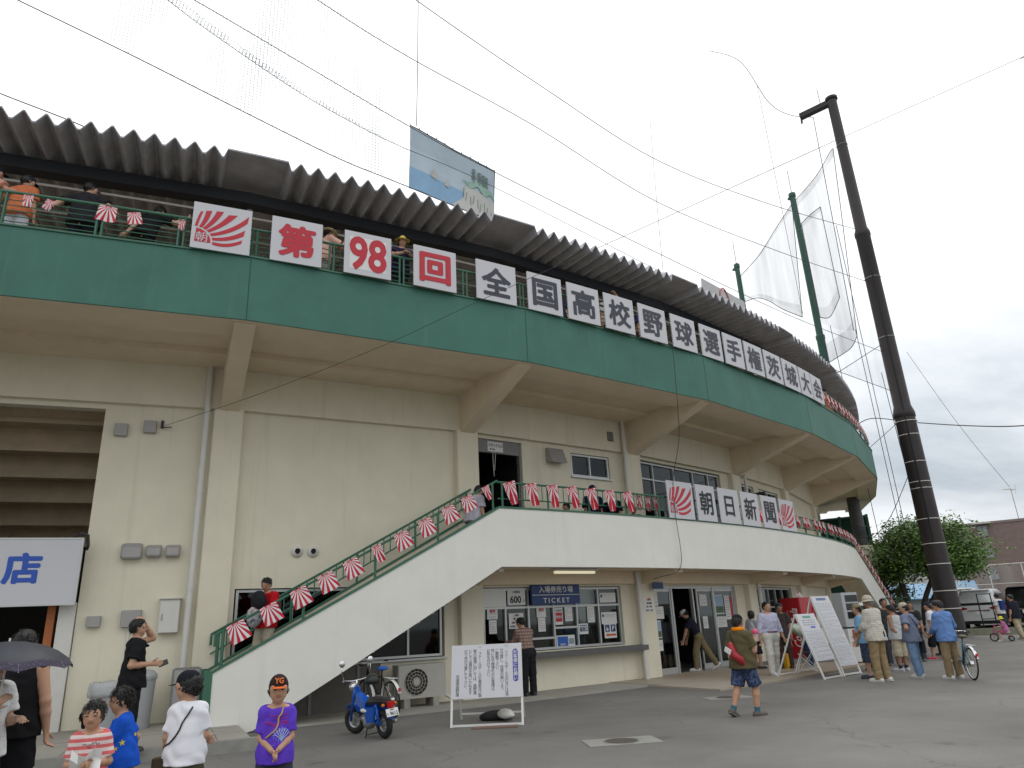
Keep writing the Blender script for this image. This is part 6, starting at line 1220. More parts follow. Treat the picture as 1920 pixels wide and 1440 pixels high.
# ================================================================ people (implicit surfaces meshed once per figure)
class Field:
    def __init__(s, lo, hi, h):
        s.h = h; s.lo = np.array(lo, float)-2*h; n = np.ceil((np.array(hi)-s.lo)/h).astype(int)+3
        s.ax = [s.lo[i]+h*np.arange(n[i]) for i in range(3)]; s.F = np.full(n, 1.0, np.float32)
    def _sub(s, lo, hi):
        sl = []
        for i in range(3):
            a = int(max(0, math.floor((lo[i]-s.lo[i])/s.h))); b = int(min(len(s.ax[i]), math.ceil((hi[i]-s.lo[i])/s.h)+1))
            if b <= a: return None
            sl.append(slice(a, b))
        return tuple(sl)
    def cone(s, a, b, ra, rb, k=.02, flat=None, clip=()):
        a, b = np.array(a, float), np.array(b, float); m = max(ra, rb)+k+2*s.h
        sl = s._sub(np.minimum(a, b)-m, np.maximum(a, b)+m)
        if sl is None: return
        X, Y, Z = s.ax[0][sl[0]][:, None, None], s.ax[1][sl[1]][None, :, None], s.ax[2][sl[2]][None, None, :]
        v = b-a; L = max(1e-9, v@v); t = np.clip(((X-a[0])*v[0]+(Y-a[1])*v[1]+(Z-a[2])*v[2])/L, 0, 1)
        qx, qy, qz = X-a[0]-t*v[0], Y-a[1]-t*v[1], Z-a[2]-t*v[2]
        if flat is not None:
            n, f = np.array(flat[0], float), flat[1]; n = n/np.linalg.norm(n); c = (qx*n[0]+qy*n[1]+qz*n[2])*(1/f-1); qx, qy, qz = qx+n[0]*c, qy+n[1]*c, qz+n[2]*c
        d = np.sqrt(qx*qx+qy*qy+qz*qz)-(ra+(rb-ra)*t)
        for p, nn in clip: d = np.maximum(d, (X-p[0])*nn[0]+(Y-p[1])*nn[1]+(Z-p[2])*nn[2])
        F = s.F[sl]; h = np.clip(.5+.5*(F-d)/k, 0, 1); s.F[sl] = F*(1-h)+d*h-k*h*(1-h)
    def cut(s, p, n):                       # keep the side the normal points away from
        X, Y, Z = s.ax[0][:, None, None], s.ax[1][None, :, None], s.ax[2][None, None, :]
        s.F = np.maximum(s.F, ((X-p[0])*n[0]+(Y-p[1])*n[1]+(Z-p[2])*n[2]).astype(np.float32))
    def carve(s, c, r):
        X, Y, Z = s.ax[0][:, None, None], s.ax[1][None, :, None], s.ax[2][None, None, :]; r = np.array(r)
        s.F = np.maximum(s.F, (-(np.sqrt(((X-c[0])/r[0])**2+((Y-c[1])/r[1])**2+((Z-c[2])/r[2])**2)-1)*r.min()).astype(np.float32))
    def mesh(s):
        F = s.F; S = F < 0; n = F.shape; cs = np.zeros((n[0]-1, n[1]-1, n[2]-1), np.int8)
        for i in (0, 1):
            for j in (0, 1):
                for k in (0, 1): cs += S[i:n[0]-1+i, j:n[1]-1+j, k:n[2]-1+k]
        I = np.argwhere((cs > 0) & (cs < 8))
        if not len(I): return [], []
        idx = np.full(cs.shape, -1, np.int32); idx[tuple(I.T)] = np.arange(len(I)); acc = np.zeros((len(I), 3)); cnt = np.zeros(len(I))
        C8 = np.array([[i, j, k] for i in (0, 1) for j in (0, 1) for k in (0, 1)])
        val = np.stack([F[tuple((I+c).T)] for c in C8], 1)
        for a in range(8):
            for b in range(a+1, 8):
                if np.abs(C8[a]-C8[b]).sum() != 1: continue
                va, vb = val[:, a], val[:, b]; m = (va < 0) != (vb < 0); t = va[m]/(va[m]-vb[m]); acc[m] += C8[a]+t[:, None]*(C8[b]-C8[a]); cnt[m] += 1
        V = s.lo+(I+acc/cnt[:, None])*s.h; faces = []
        for ax in range(3):
            sa = [slice(1, n[q]-1) for q in range(3)]; sb = list(sa); sa[ax] = slice(0, n[ax]-1); sb[ax] = slice(1, n[ax])
            A, B = S[tuple(sa)], S[tuple(sb)]; E = np.argwhere(A != B)
            if not len(E): continue
            fl = A[tuple(E.T)]; o = np.array([1, 1, 1]); o[ax] = 0; E = E+o; u, v = (ax+1) % 3, (ax+2) % 3; du = np.zeros(3, int); dv = np.zeros(3, int); du[u] = 1; dv[v] = 1
            q = np.stack([idx[tuple((E-du-dv).T)], idx[tuple((E-dv).T)], idx[tuple(E.T)], idx[tuple((E-du).T)]], 1); q[~fl] = q[~fl][:, ::-1]; faces.append(q)
        return V, np.concatenate(faces)
def fmesh(name, f, m, parent, fold=0.0):
    V, Q = f.mesh()
    if len(V) == 0: return None
    if fold:                                # soft creases pressed into the cloth
        n_ = np.cross(V[Q[:, 2]]-V[Q[:, 0]], V[Q[:, 3]]-V[Q[:, 1]]); N = np.zeros_like(V)
        for k in range(4): np.add.at(N, Q[:, k], n_)
        N /= np.linalg.norm(N, axis=1, keepdims=True)+1e-9; s0 = (abs(hash(name)) % 7)+len(V) % 13; x, y, z = V[:, 0], V[:, 1], V[:, 2]
        w1 = x*31+y*23+z*19+2.2*np.sin(z*17+s0)+1.6*np.sin(x*21-y*15); w2 = x*-37+y*29+z*26+2.0*np.sin(z*13+x*11+2*s0)
        V = V+N*(fold*(np.sin(w1)*.55+np.abs(np.sin(w2*.5))*.6-.3))[:, None]
    me = bpy.data.meshes.new(name); me.vertices.add(len(V)); me.vertices.foreach_set('co', V.astype(np.float32).ravel()); me.loops.add(Q.size); me.loops.foreach_set('vertex_index', Q.astype(np.int32).ravel())
    me.polygons.add(len(Q)); me.polygons.foreach_set('loop_start', np.arange(0, Q.size, 4, dtype=np.int32)); me.polygons.foreach_set('use_smooth', np.ones(len(Q), bool)); me.update(calc_edges=True); me.validate()
    me.materials.append(m); o = bpy.data.objects.new(name, me); COL.objects.link(o); o.parent = parent; return o
SKIN = [mat('skin_%d' % k, c, .55, var=.05, vscale=20, spec=.35) for k, c in enumerate([(.46, .27, .175), (.44, .25, .16), (.52, .325, .225), (.31, .165, .105)])]
HAIR = mat('black_hair', (.010, .009, .009), .45, var=.3, vscale=60, bump=.5, bscale=120); GREYH = mat('grey_hair', (.20, .20, .20), .5, var=.2, vscale=60); EYE = mat('eye_dark', (.012, .008, .007), .25); LIP = mat('lip', (.30, .105, .085), .5); EYEW = mat('eye_white', (.55, .52, .48), .3)
def nrm(v): v = np.array(v, float); return v/np.linalg.norm(v)
def rotm(axis, deg): return np.array(Matrix.Rotation(R(deg), 3, Vector(axis)))
def person(label, loc, rz, H, top=('tee', (.5, .5, .5)), bot=('long', (.1, .1, .1)), shoes=(.05, .05, .05), skin=0, hair='short', hat=None, lean=(0, 0), twist=0, head=(0, 0),
           aR=((.12, 0, -1), (.08, .2, -1)), aL=((.12, 0, -1), (.08, .2, -1)), lR=((.05, 0, -1), (.02, 0, -1)), lL=((.05, 0, -1), (.02, 0, -1)), kid=False, bw=1.0, q=None, near=False, face=True,
           tucked=False, belt=None, thumbR=None, thumbL=None, curl=35, group=None, floor=True, tmat=None, bmat_=None, socks=None, hairc=None, sandal=False):
    t = thing('person', label, 'person', loc, R(rz), group); vx = q or (.0065 if near else .013); hh = H*(.160 if kid else .132); mirror = lambda v, s: np.array([v[0]*s, v[1], v[2]], float)
    up0 = np.array([0, 0, 1.]); tl, sl_ = (.235, .238) if kid else (.243, .243)
    Rt = rotm((0, 1, 0), lean[1]) @ rotm((1, 0, 0), -lean[0]); U = Rt @ up0; Fw = rotm((0, 0, 1), twist) @ (Rt @ np.array([0, 1., 0])); X = np.cross(Fw, U)
    hips = {s: np.array([s*.050*H*bw**.5, 0, 0]) for s in (1, -1)}; J = {}
    for s, l in ((1, lR), (-1, lL)):
        k_ = hips[s]+nrm(mirror(l[0], s))*tl*H; a_ = k_+nrm(mirror(l[1], s))*sl_*H; J['k', s], J['a', s] = k_, a_
    fz = min(J['a', 1][2], J['a', -1][2])-.040*H; pel = np.array([0, 0, -fz if floor else 0.0])
    for k_ in list(J): J[k_] = J[k_]+pel
    for s in hips: hips[s] = hips[s]+pel
    pz = pel+U*.02*H; waist = pel+U*.10*H; chest = pel+U*(.205 if not kid else .185)*H; shc = pel+U*(.285 if not kid else .255)*H; neckb = pel+U*(.305 if not kid else .275)*H
    sw = (.104 if not kid else .080)*H*(.6+.4*bw); sh = {s: shc+X*s*sw-U*.012*H for s in (1, -1)}
    for s, a in ((1, aR), (-1, aL)):
        e = sh[s]+nrm(mirror(a[0], s))*(.165 if not kid else .150)*H; w = e+nrm(mirror(a[1], s))*(.148 if not kid else .135)*H; J['e', s], J['w', s] = e, w
    Hm = rotm((0, 0, 1), head[0]) @ rotm((1, 0, 0), -head[1]-lean[0]*.45); hf, hu = Hm @ np.array([0, 1., 0]), Hm @ up0; hx = np.cross(hf, hu)
    nk = neckb+nrm(U+hu)*.035*H; hc = nk+hu*.50*hh+hf*.06*hh
    allp = [np.array(v) for v in J.values()]+[hc, pel]; lo = np.min(allp, 0)-.19*H*.9; hi = np.max(allp, 0)+.19*H*.9; lo[2] = max(lo[2], -.03 if floor else lo[2]); HP = lambda a, b, c: hc+hx*a*hh+hf*b*hh+hu*c*hh
    sk = SKIN[skin]; fwv = Fw
    # ---- body
    f = Field(lo, hi, vx); c = f.cone
    def torso(f, g=0.0, k=.05):
        f.cone(hips[1]+U*.005*H, hips[-1]+U*.005*H, .070*H*bw+g, .070*H*bw+g, k, (fwv, .86)); f.cone(pz, waist, .088*H*bw+g, .083*H*bw+g, k, (fwv, .74))
        f.cone(waist, chest, .083*H*bw+g, .098*H*bw+g, k, (fwv, .68)); f.cone(chest, shc-U*.03*H, .098*H*bw+g, .082*H+g, k, (fwv, .64)); f.cone(sh[1]*.86+shc*.14, sh[-1]*.86+shc*.14, .040*H+g, .040*H+g, k, (fwv, .9))
    torso(f); nr = .21*hh if kid else .235*hh
    c(neckb-U*.02*H, nk+hu*.18*hh, nr*1.12, nr, .02)
    c(HP(0, -.07, .10), HP(0, .04, .12), .40*hh, .385*hh, .03, (hx, .86)); c(HP(0, .10, -.08), HP(0, .20, -.36), .30*hh, .155*hh, .05, (hx, .92)); c(HP(-.13, .20, -.20), HP(.13, .20, -.20), .16*hh, .16*hh, .04)
    c(HP(0, .385, .02), HP(0, .45, -.11), .035*hh, .062*hh, .02); c(HP(-.05, .40, -.13), HP(.05, .40, -.13), .04*hh, .04*hh, .015); c(HP(-.2, .30, .08), HP(.2, .30, .08), .09*hh, .09*hh, .04)
    for s in (1, -1):
        c(HP(s*.345, -.03, .05), HP(s*.36, -.05, -.13), .085*hh, .05*hh, .012, (hx, .45))
        e, w = J['e', s], J['w', s]; ak = .86 if kid else 1.0; c(sh[s], e, .034*H*ak, .026*H*ak, .025); c(e, e*.6+w*.4, .026*H*ak, .0255*H*ak, .02); c(e*.6+w*.4, w, .0255*H*ak, .0165*H, .02)
        d = nrm(w-e); th = (thumbR if s == 1 else thumbL); th = np.array([0, 1., 0]) if th is None else mirror(th, s); tv = th-d*(th@d)
        tv = nrm(tv) if np.linalg.norm(tv) > .05 else nrm(np.cross(d, [1, 0, 0])); pn = np.cross(d, tv)*(1 if s == 1 else -1); L = .108*H if not kid else .105*H
        hk = .006; c(w+d*.02*L, w+d*.46*L, .17*L, .21*L, hk*2, (pn, .48))
        for i in range(4):
            b0 = w+d*.50*L+tv*(1.5-i)*.112*L; ln = (.40, .45, .42, .33)[i]*L; c1, c2 = R(curl*(.6+.12*i)), R(curl*(1.5+.15*i)); d1 = d*math.cos(c1)+pn*math.sin(c1); d2 = d*math.cos(c2)+pn*math.sin(c2); rf = max(.054*L, vx*.55)
            m_ = b0+d1*ln*.55; c(b0-d*.04*L, m_, rf*1.08, rf, hk); c(m_, m_+d2*ln*.5, rf, rf*.85, hk)
        b0 = w+d*.14*L+tv*.15*L; td = nrm(d*.75+tv*.55+pn*.35); m_ = b0+td*.26*L; c(b0, m_, .075*L, max(.06*L, vx*.55), hk); c(m_, m_+nrm(td+d*.5)*.2*L, max(.06*L, vx*.55), max(.05*L, vx*.5), hk)
        h_, k_, a = hips[s], J['k', s], J['a', s]; c(h_, k_, .054*H*bw**.6, .036*H, .03); cf = k_*.68+a*.32; bk = nrm(np.cross(np.cross(a-k_, [0, 1, 0]), a-k_)) if abs(nrm(a-k_)[1]) < .95 else np.array([0, 0, 1.])
        c(k_, cf-bk*.008*H*0, .035*H, .037*H, .02); c(cf, a, .037*H, .021*H, .02)
    ft = {}
    for s in (1, -1):
        a = J['a', s]; sd = nrm(a-J['k', s]); toe = np.array([s*.12, 1., 0]); pit = sd[1]                       # foot pitches with the shin when the leg trails
        toe = nrm(toe+np.array([0, 0, -max(0, -pit)*1.2+max(0, pit-.25)*.6])) if abs(pit) > .12 else nrm(toe); dn = nrm(np.array([0, 0, -1.])-toe*(-toe[2])); ft[s] = (a, toe, dn)
        c(a, a+dn*.022*H, .022*H, .022*H, .015); c(a-toe*.025*H+dn*.022*H, a+toe*.085*H+dn*.026*H, .020*H, .018*H, .015)
    body = fmesh('body', f, sk, t)
    # ---- face
    if face and body:
        bt = bvh(body)
        def sp(a, c_, lift=0.0):
            h_ = bt.ray_cast(Vector(HP(a, 1.2, c_)), Vector(-hf)); p = h_[0] if h_[0] is not None else Vector(HP(a, .4, c_)); return p+Vector(hf)*lift*hh
        for s in (1, -1):
            c0 = sp(s*.155, .035); mx = Matrix((tuple(hx)+(0,), tuple(hf)+(0,), tuple(hu)+(0,), (0, 0, 0, 1))).transposed(); mx.translation = c0
            if near:
                mb = MB(); mb.ell((0, 0, 0), (.060*hh, .018*hh, .021*hh), 12, 6, mx=mx); mb.build('eye', EYE, t, True)
                mb = MB(); mb.tube([sp(s*.08, .035, .004), sp(s*.15, .060, .008), sp(s*.235, .028, .002)], .008*hh, 5); mb.build('eyelid', HAIR, t, True)
            else:
                mb = MB(); mb.ell((0, 0, 0), (.078*hh, .025*hh, .032*hh), 10, 6, mx=mx); mb.build('eye', EYE, t, True)
            mb = MB(); mb.tube([sp(s*.07, .15, .0), sp(s*.15, .17, .0), sp(s*.245, .14, -.006)], .014*hh, 5); mb.build('eyebrow', HAIR, t, True)
        mb = MB(); mo = [sp(a, -.245-.012*(1-abs(a)/.13)+(.02 if near and abs(a) > .1 else 0), .004) for a in (-.13, -.065, 0, .065, .13)]; mb.tube(mo, [.008*hh, .020*hh, .024*hh, .020*hh, .008*hh], 6); mb.build('mouth', LIP, t, True)
        if near:
            for s in (1, -1): mb = MB(); mb.ell(tuple(sp(s*.045, -.135, -.01)), (.018*hh, .012*hh, .010*hh), 8, 5); mb.build('nostril', LIP, t, True)
    # ---- hair and hat
    hm = hairc or HAIR; hp = [HP(i*.5, j*.5, k*.6) for i in (-1, 1) for j in (-1, 1.1) for k in (-1, 1)]
    hv = min(vx, .010)
    if hair:
        f = Field(np.min(hp, 0)-hh*.4-(.25 if hair in ('tail', 'bob') else 0), np.max(hp, 0)+hh*.25, hv)
        f.cone(HP(0, -.08, .12), HP(0, .03, .15), .435*hh, .415*hh, .03, (hx, .87)); f.cone(HP(0, -.20, -.05), HP(0, -.13, .1), .30*hh, .36*hh, .04, (hx, .95))
        f.carve(HP(0 if hair != 'tail' else -.05, .42, -.17 if hair != 'tail' else -.25), np.array([.37, .40, .50])*hh); 
        if hair == 'bob':
            f.cut(HP(0, 0, -.38), -hu); 
            for s in (1, -1): f.cone(HP(s*.32, -.08, .05), HP(s*.34, -.05, -.36), .13*hh, .12*hh, .04)
            f.cone(HP(0, -.25, .0), HP(0, -.25, -.38), .28*hh, .26*hh, .05)
        else: f.cut(HP(0, -.1, -.17), nrm(-hu+hf*.55))
        if hair == 'tail': f.cone(HP(.30, -.22, .12), HP(.42, -.30, -.05), .12*hh, .13*hh, .03); f.cone(HP(.42, -.30, -.05), HP(.40, -.26, -.62), .13*hh, .05*hh, .03)
        ho = fmesh('hair', f, hm, t)
        if ho and len(ho.data.vertices) < 40: ho = None
        if ho:
            n_ = len(ho.data.vertices); co = np.empty(n_*3, np.float32); ho.data.vertices.foreach_get('co', co); co = co.reshape(-1, 3); d_ = co-hc; a_ = np.arctan2(d_@hx, d_@hf)
            w_ = 1+.010*np.sin(a_*11+2*(d_@hu)/hh*7)+.012*np.sin(a_*31+5)*np.cos((d_@hu)/hh*15); co = hc+d_*w_[:, None]; ho.data.vertices.foreach_set('co', co.astype(np.float32).ravel()); ho.data.update()
            rs_ = np.random.RandomState(n_ % 997); mb = MB(); vz = d_@hu; cand = np.where((vz > -.45*hh) & ((vz < (.02*hh if hat else 9))))[0]
            if hat and not len(cand): cand = np.arange(1)
            for i in rs_.choice(cand, min(len(cand), 420 if near else 130), replace=False):       # locks of hair lying over the scalp
                p = co[i]; nn_ = nrm(d_[i]); g_ = -hu*.8+hf*(.35 if (d_[i]@hf) > .1*hh else -.15)+rs_.normal(0, .11, 3); g_ = g_-nn_*(g_@nn_); g_ = nrm(g_); sd_ = np.cross(nn_, g_); L_ = hh*rs_.uniform(.10, .24)*(.6 if hat else 1); w2 = hh*.028
                a0, a1, a2 = p+nn_*.004, p+g_*L_*.55+nn_*(.010+.010*rs_.rand())-nn_*L_*.08, p+g_*L_-nn_*L_*.22+nn_*.008
                mb.add([a0-sd_*w2, a0+sd_*w2, a1+sd_*w2*.8, a1-sd_*w2*.8, a2], [(0, 1, 2, 3), (3, 2, 4)])
            mb.build('hair_lock', hm, ho)
        if hair == 'tail': mb = MB(); mb.ell((0, 0, 0), (.06*hh, .06*hh, .06*hh)); mb.xform(Matrix.Translation(Vector(HP(.33, -.2, .20)))); mb.build('hair_tie', flat((.5, .02, .04)), t, True)
    if hat:
        kind = hat[0]; hc_ = cloth(hat[1], .06) if isinstance(hat[1], tuple) else hat[1]; hlo, hhi = np.min(hp, 0)-hh*.7, np.max(hp, 0)+hh*.7
        f = Field(hlo, hhi, hv)
        if kind == 'cap':
            f.cone(HP(0, -.06, .17), HP(0, .05, .20), .455*hh, .425*hh, .03, (hx, .87)); f.cut(HP(0, 0, .16), nrm(-hu-hf*.02)); fmesh('cap', f, hc_, t)
            f = Field(hlo, hhi, hv*.7); f.cone(HP(0, .30, .17), HP(0, .56, .12), .33*hh, .26*hh, .02, (hu, .10)); f.cut(HP(0, .30, .1), -hf); fmesh('cap_brim', f, cloth(hat[2], .05) if len(hat) > 2 else hc_, t)
        elif kind == 'bucket':
            f.cone(HP(0, -.05, .18), HP(0, .03, .22), .47*hh, .44*hh, .03, (hx, .9)); f.cut(HP(0, 0, .14), -hu); fmesh('hat', f, hc_, t); mb = MB(); mx = Matrix((tuple(hx)+(0,), tuple(hf)+(0,), tuple(hu)+(0,), (0, 0, 0, 1))).transposed(); mx.translation = Vector(HP(0, 0, .15))
            mb.lathe([(.42*hh, .03*hh), (.52*hh, .0), (.66*hh, -.10*hh), (.665*hh, -.115*hh), (.52*hh, -.02*hh), (.42*hh, .0)], 24, mx=mx); mb.build('hat_brim', hc_, t, True)
        else:
            f.cone(HP(0, -.05, .20), HP(0, .03, .26), .46*hh, .40*hh, .03, (hx, .88)); f.cut(HP(0, 0, .14), -hu); fmesh('hat', f, hc_, t); mb = MB(); mx = Matrix((tuple(hx)+(0,), tuple(hf)+(0,), tuple(hu)+(0,), (0, 0, 0, 1))).transposed(); mx.translation = Vector(HP(0, 0, .14))
            mb.lathe([(.43*hh, .02*hh), (.60*hh, .02*hh), (.80*hh, .0), (.80*hh, -.02*hh), (.6*hh, -.01*hh), (.43*hh, -.01*hh)], 24, mx=mx); mb.build('hat_brim', hc_, t, True); mb = MB(); mb.lathe([(.44*hh, .03*hh), (.475*hh, .05*hh), (.465*hh, .14*hh), (.43*hh, .16*hh)], 20, mx=mx); mb.build('hat_band', cloth(hat[2] if len(hat) > 2 else (.02, .02, .02)), t, True)
    # ---- clothing
    cx = max(vx, .0085 if near else .014)
    if top:
        kind = top[0]; ak2 = .80 if kid else 1.0; f = Field(lo, hi, cx); g = (.013+.004*H) if not kid else .014; torso(f, g, .06); hemz = (.0 if tucked else (-.055 if not kid else -.06))*H
        if not tucked: f.cone(waist, pel+U*(hemz-.02*H), .092*H*bw+g*1.3, .108*H*bw+g*2.3, .05, (fwv, .88))
        for s in (1, -1):
            e, w = J['e', s], J['w', s]; d1 = nrm(e-sh[s])
            if kind in ('tee', 'polo'):
                p = sh[s]*(.28 if not kid else .22)+e*(.72 if not kid else .78); f.cone(sh[s], p+d1*.03, (.039*H+g*.8)*ak2, (.036*H+g*1.9)*ak2, .03, clip=[(p, d1)])
            elif kind == 'long':
                d2 = nrm(w-e); p = w-d2*.012*H; f.cone(sh[s], e, .038*H+g*.6, .032*H+g*.5, .03); f.cone(e, w+d2*.02, .032*H+g*.5, .022*H+g*.55, .02, clip=[(p, d2)])
            elif kind == 'roll':
                d2 = nrm(w-e); p = e*.55+w*.45; f.cone(sh[s], e, .038*H+g*.6, .033*H+g*.6, .03); f.cone(e, w, .033*H+g*.6, .026*H+g*.6, .02, clip=[(p, d2)])
        nc = neckb+U*.012*H+fwv*.035*H; f.cut(neckb+U*(.018*H), nrm(U+fwv*(.42 if kind != 'tank' else .5)*1.0)) if kind != 'tank' else f.cut(neckb-U*.012*H, nrm(U+fwv*.35))
        f.cut(pel+U*(hemz if not tucked else .045*H), -U)
        if kind == 'tank':
            for s in (1, -1): f.cut(sh[s]-X*s*.012*H, nrm(X*s+U*.15))
        to = fmesh({'tee': 'tshirt', 'polo': 'polo_shirt', 'long': 'shirt', 'roll': 'shirt', 'tank': 'tank_top'}[kind], f, tmat or cloth(top[1]), t, .0068 if near else .0075)
        if kind == 'polo' or (len(top) > 2 and top[2]):
            f = Field(neckb-.2*H, neckb+.2*H, min(cx, .010)); f.cone(neckb-U*.012*H, neckb+U*.022*H, nr*1.30+.012, nr*1.16+.012, .01); f.cut(neckb+U*.028*H, nrm(U+fwv*.35)); f.cut(neckb-U*.022*H, -U); fmesh('collar', f, cloth(top[2]) if len(top) > 2 else (tmat or cloth(top[1])), t)
    else: to = body
    if bot:
        kind = bot[0]; f = Field(lo, hi, cx); g = .010+.004*H; gw = g if tucked or not top else .003; f.cone(hips[1]+U*.005*H, hips[-1]+U*.005*H, .070*H*bw+gw, .070*H*bw+gw, .05, (fwv, .86)); f.cone(pz, waist, .086*H*bw+gw, .083*H*bw+gw*.9, .05, (fwv, .74))
        for s in (1, -1):
            h_, k_, a = hips[s], J['k', s], J['a', s]; d1, d2 = nrm(k_-h_), nrm(a-k_)
            if kind == 'long': f.cone(h_, k_, .054*H*bw**.6+g, .040*H+g*1.2, .03); f.cone(k_, a+d2*.03*H, .040*H+g*1.2, .031*H+g*1.2, .03, clip=[(a+d2*.012*H, d2)])
            elif kind == 'shorts': p = h_*.12+k_*.88 if len(bot) < 3 else h_*(1-bot[2])+k_*bot[2]; f.cone(h_, p+d1*.03, .055*H*bw**.6+g, .050*H+g*2, .035, clip=[(p, d1)])
            elif kind == 'knee': p = k_*.72+a*.28; f.cone(h_, k_, .055*H*bw**.6+g, .046*H+g*1.6, .03); f.cone(k_, p+d2*.03, .046*H+g*1.6, .044*H+g*1.6, .03, clip=[(p, d2)])
            elif kind == 'skirt': pass
        if kind == 'skirt': kk = (J['k', 1]+J['k', -1])/2; f.cone(pz, kk+np.array([0, 0, -.04*H]), .085*H+g, .115*H, .05, (fwv, .8)); f.cut(kk+np.array([0, 0, -.03*H]), np.array([0, 0, -1.]))
        f.cut(pel+U*.085*H, U); fmesh('trousers' if kind == 'long' else ('skirt' if kind == 'skirt' else 'shorts'), f, bmat_ or cloth(bot[1]), t, .0070)
    if belt: mb = MB(); bm = pel+U*.062*H; mb.tube([bm+X*(.088*H*bw+.02)*math.cos(a)+fwv*(.088*H*bw+.02)*.80*math.sin(a) for a in [k*math.pi/12 for k in range(24)]], .016, 6, closed=True); mb.v = [tuple(np.array(v)) for v in mb.v]; mb.build('belt', flat(belt, .5), t, True)
    for s in (1, -1):
        a, toe, dn = ft[s]; sx_ = np.cross(toe, dn)
        if socks: f = Field(a-.2*H, a+.2*H, min(cx, .011)); f.cone(a-nrm(a-J['k', s])*.05*H, a+dn*.012*H, .027*H+.004, .026*H+.004, .015, clip=[(a-nrm(a-J['k', s])*.05*H, nrm(J['k', s]-a))]); fmesh('sock', f, cloth(socks), t)
        f = Field(a-.16*H, a+.16*H, min(cx, .010)); f.cone(a+dn*.006*H-toe*.012*H, a+dn*.02*H, .027*H+.003, .03*H, .02); f.cone(a-toe*.030*H+dn*.020*H, a+toe*.098*H+dn*.026*H, .029*H, .026*H, .02); f.cone(a+toe*.03*H+dn*.022*H, a+toe*.085*H+dn*.028*H, .032*H, .029*H, .02); f.cut(a+dn*.0385*H, dn); f.cut(a-dn*.006*H, -dn); so = fmesh('shoe', f, flat(shoes, .6), t)
        mb = MB(); sp_ = [a+toe*v*H+dn*.034*H for v in (-.055, .0, .06, .122)]
        wv = [.020*H, .028*H, .034*H, .020*H]; mb.hexa([sp_[0]-sx_*wv[0], sp_[1]-sx_*wv[1], sp_[2]-sx_*wv[2], sp_[3]-sx_*wv[3], sp_[3]+sx_*wv[3], sp_[2]+sx_*wv[2], sp_[1]+sx_*wv[1], sp_[0]+sx_*wv[0]], [p+dn*.010*H for p in (sp_[0]-sx_*wv[0], sp_[1]-sx_*wv[1], sp_[2]-sx_*wv[2], sp_[3]-sx_*wv[3], sp_[3]+sx_*wv[3], sp_[2]+sx_*wv[2], sp_[1]+sx_*wv[1], sp_[0]+sx_*wv[0])])
        if so: mb.build('sole', flat((.5, .48, .45) if sum(shoes) > .5 else (.16, .15, .14), .7), so)
    info = dict(root=t, J=J, sh=sh, pel=pel, U=U, F=fwv, X=X, chest=chest, neckb=neckb, waist=waist, top=to, H=H, hc=hc, HP=HP, hips=hips, hh=hh); return info
def bvh(o): return BVHTree.FromPolygons([v.co.copy() for v in o.data.vertices], [tuple(p.vertices) for p in o.data.polygons])
def on_surface(o, pts, off=.004):
    b = bvh(o); out = []
    for p in pts:
        c, n, i, d = b.find_nearest(Vector(p))
        out.append(c+n*off if c else Vector(p))
    return out
def world(pi, p): rt = pi['root']; return Matrix.Translation(rt.location) @ Matrix.Rotation(rt.rotation_euler.z, 4, 'Z') @ Vector(p)
def strap(pi, a, b, col, r=.010, name='strap', front=True, parent=None):
    """band over one shoulder down to the other hip, on the front or the back"""
    a, b = np.array(a), np.array(b); s = 1 if front else -1; pts = [a*(1-t)+b*t+pi['F']*s*.16*math.sin(math.pi*min(1, t*1.05+.02)) for t in np.linspace(0, 1, 14)]
    sp_ = on_surface(pi['top'], pts, .006); mb = MB(); mb.tube(sp_, r, 6); return mb.build(name, flat(col, .7), parent or pi['root'], True), sp_
def stripe_mat(name, c1, c2, freq, axis=2, duty=.5, c3=None, freq3=None):
    m = bpy.data.materials.new(name); m.use_nodes = True; t = m.node_tree; b = t.nodes['Principled BSDF']; b.inputs['Roughness'].default_value = .9; b.inputs['Specular IOR Level'].default_value = .15
    tc_ = t.nodes.new('ShaderNodeTexCoord'); s = t.nodes.new('ShaderNodeSeparateXYZ'); t.links.new(tc_.outputs['Object'], s.inputs[0])
    def band(o, fr, du):
        a = _n(t, 'ShaderNodeMath', operation='MULTIPLY'); a.inputs[1].default_value = fr; t.links.new(o, a.inputs[0]); f = _n(t, 'ShaderNodeMath', operation='FRACT'); t.links.new(a.outputs[0], f.inputs[0]); l = _n(t, 'ShaderNodeMath', operation='LESS_THAN'); l.inputs[1].default_value = du; t.links.new(f.outputs[0], l.inputs[0]); return l.outputs[0]
    x = _n(t, 'ShaderNodeMix', data_type='RGBA'); t.links.new(band(s.outputs[axis], freq, duty), x.inputs['Factor']); x.inputs['A'].default_value = (*c1, 1); x.inputs['B'].default_value = (*c2, 1); cur = x.outputs['Result']
    if c3:
        x2 = _n(t, 'ShaderNodeMix', data_type='RGBA'); t.links.new(band(s.outputs[0], freq3, duty), x2.inputs['Factor']); t.links.new(cur, x2.inputs['A']); x2.inputs['B'].default_value = (*c3, 1); cur = x2.outputs['Result']
    t.links.new(cur, b.inputs['Base Color']); return m
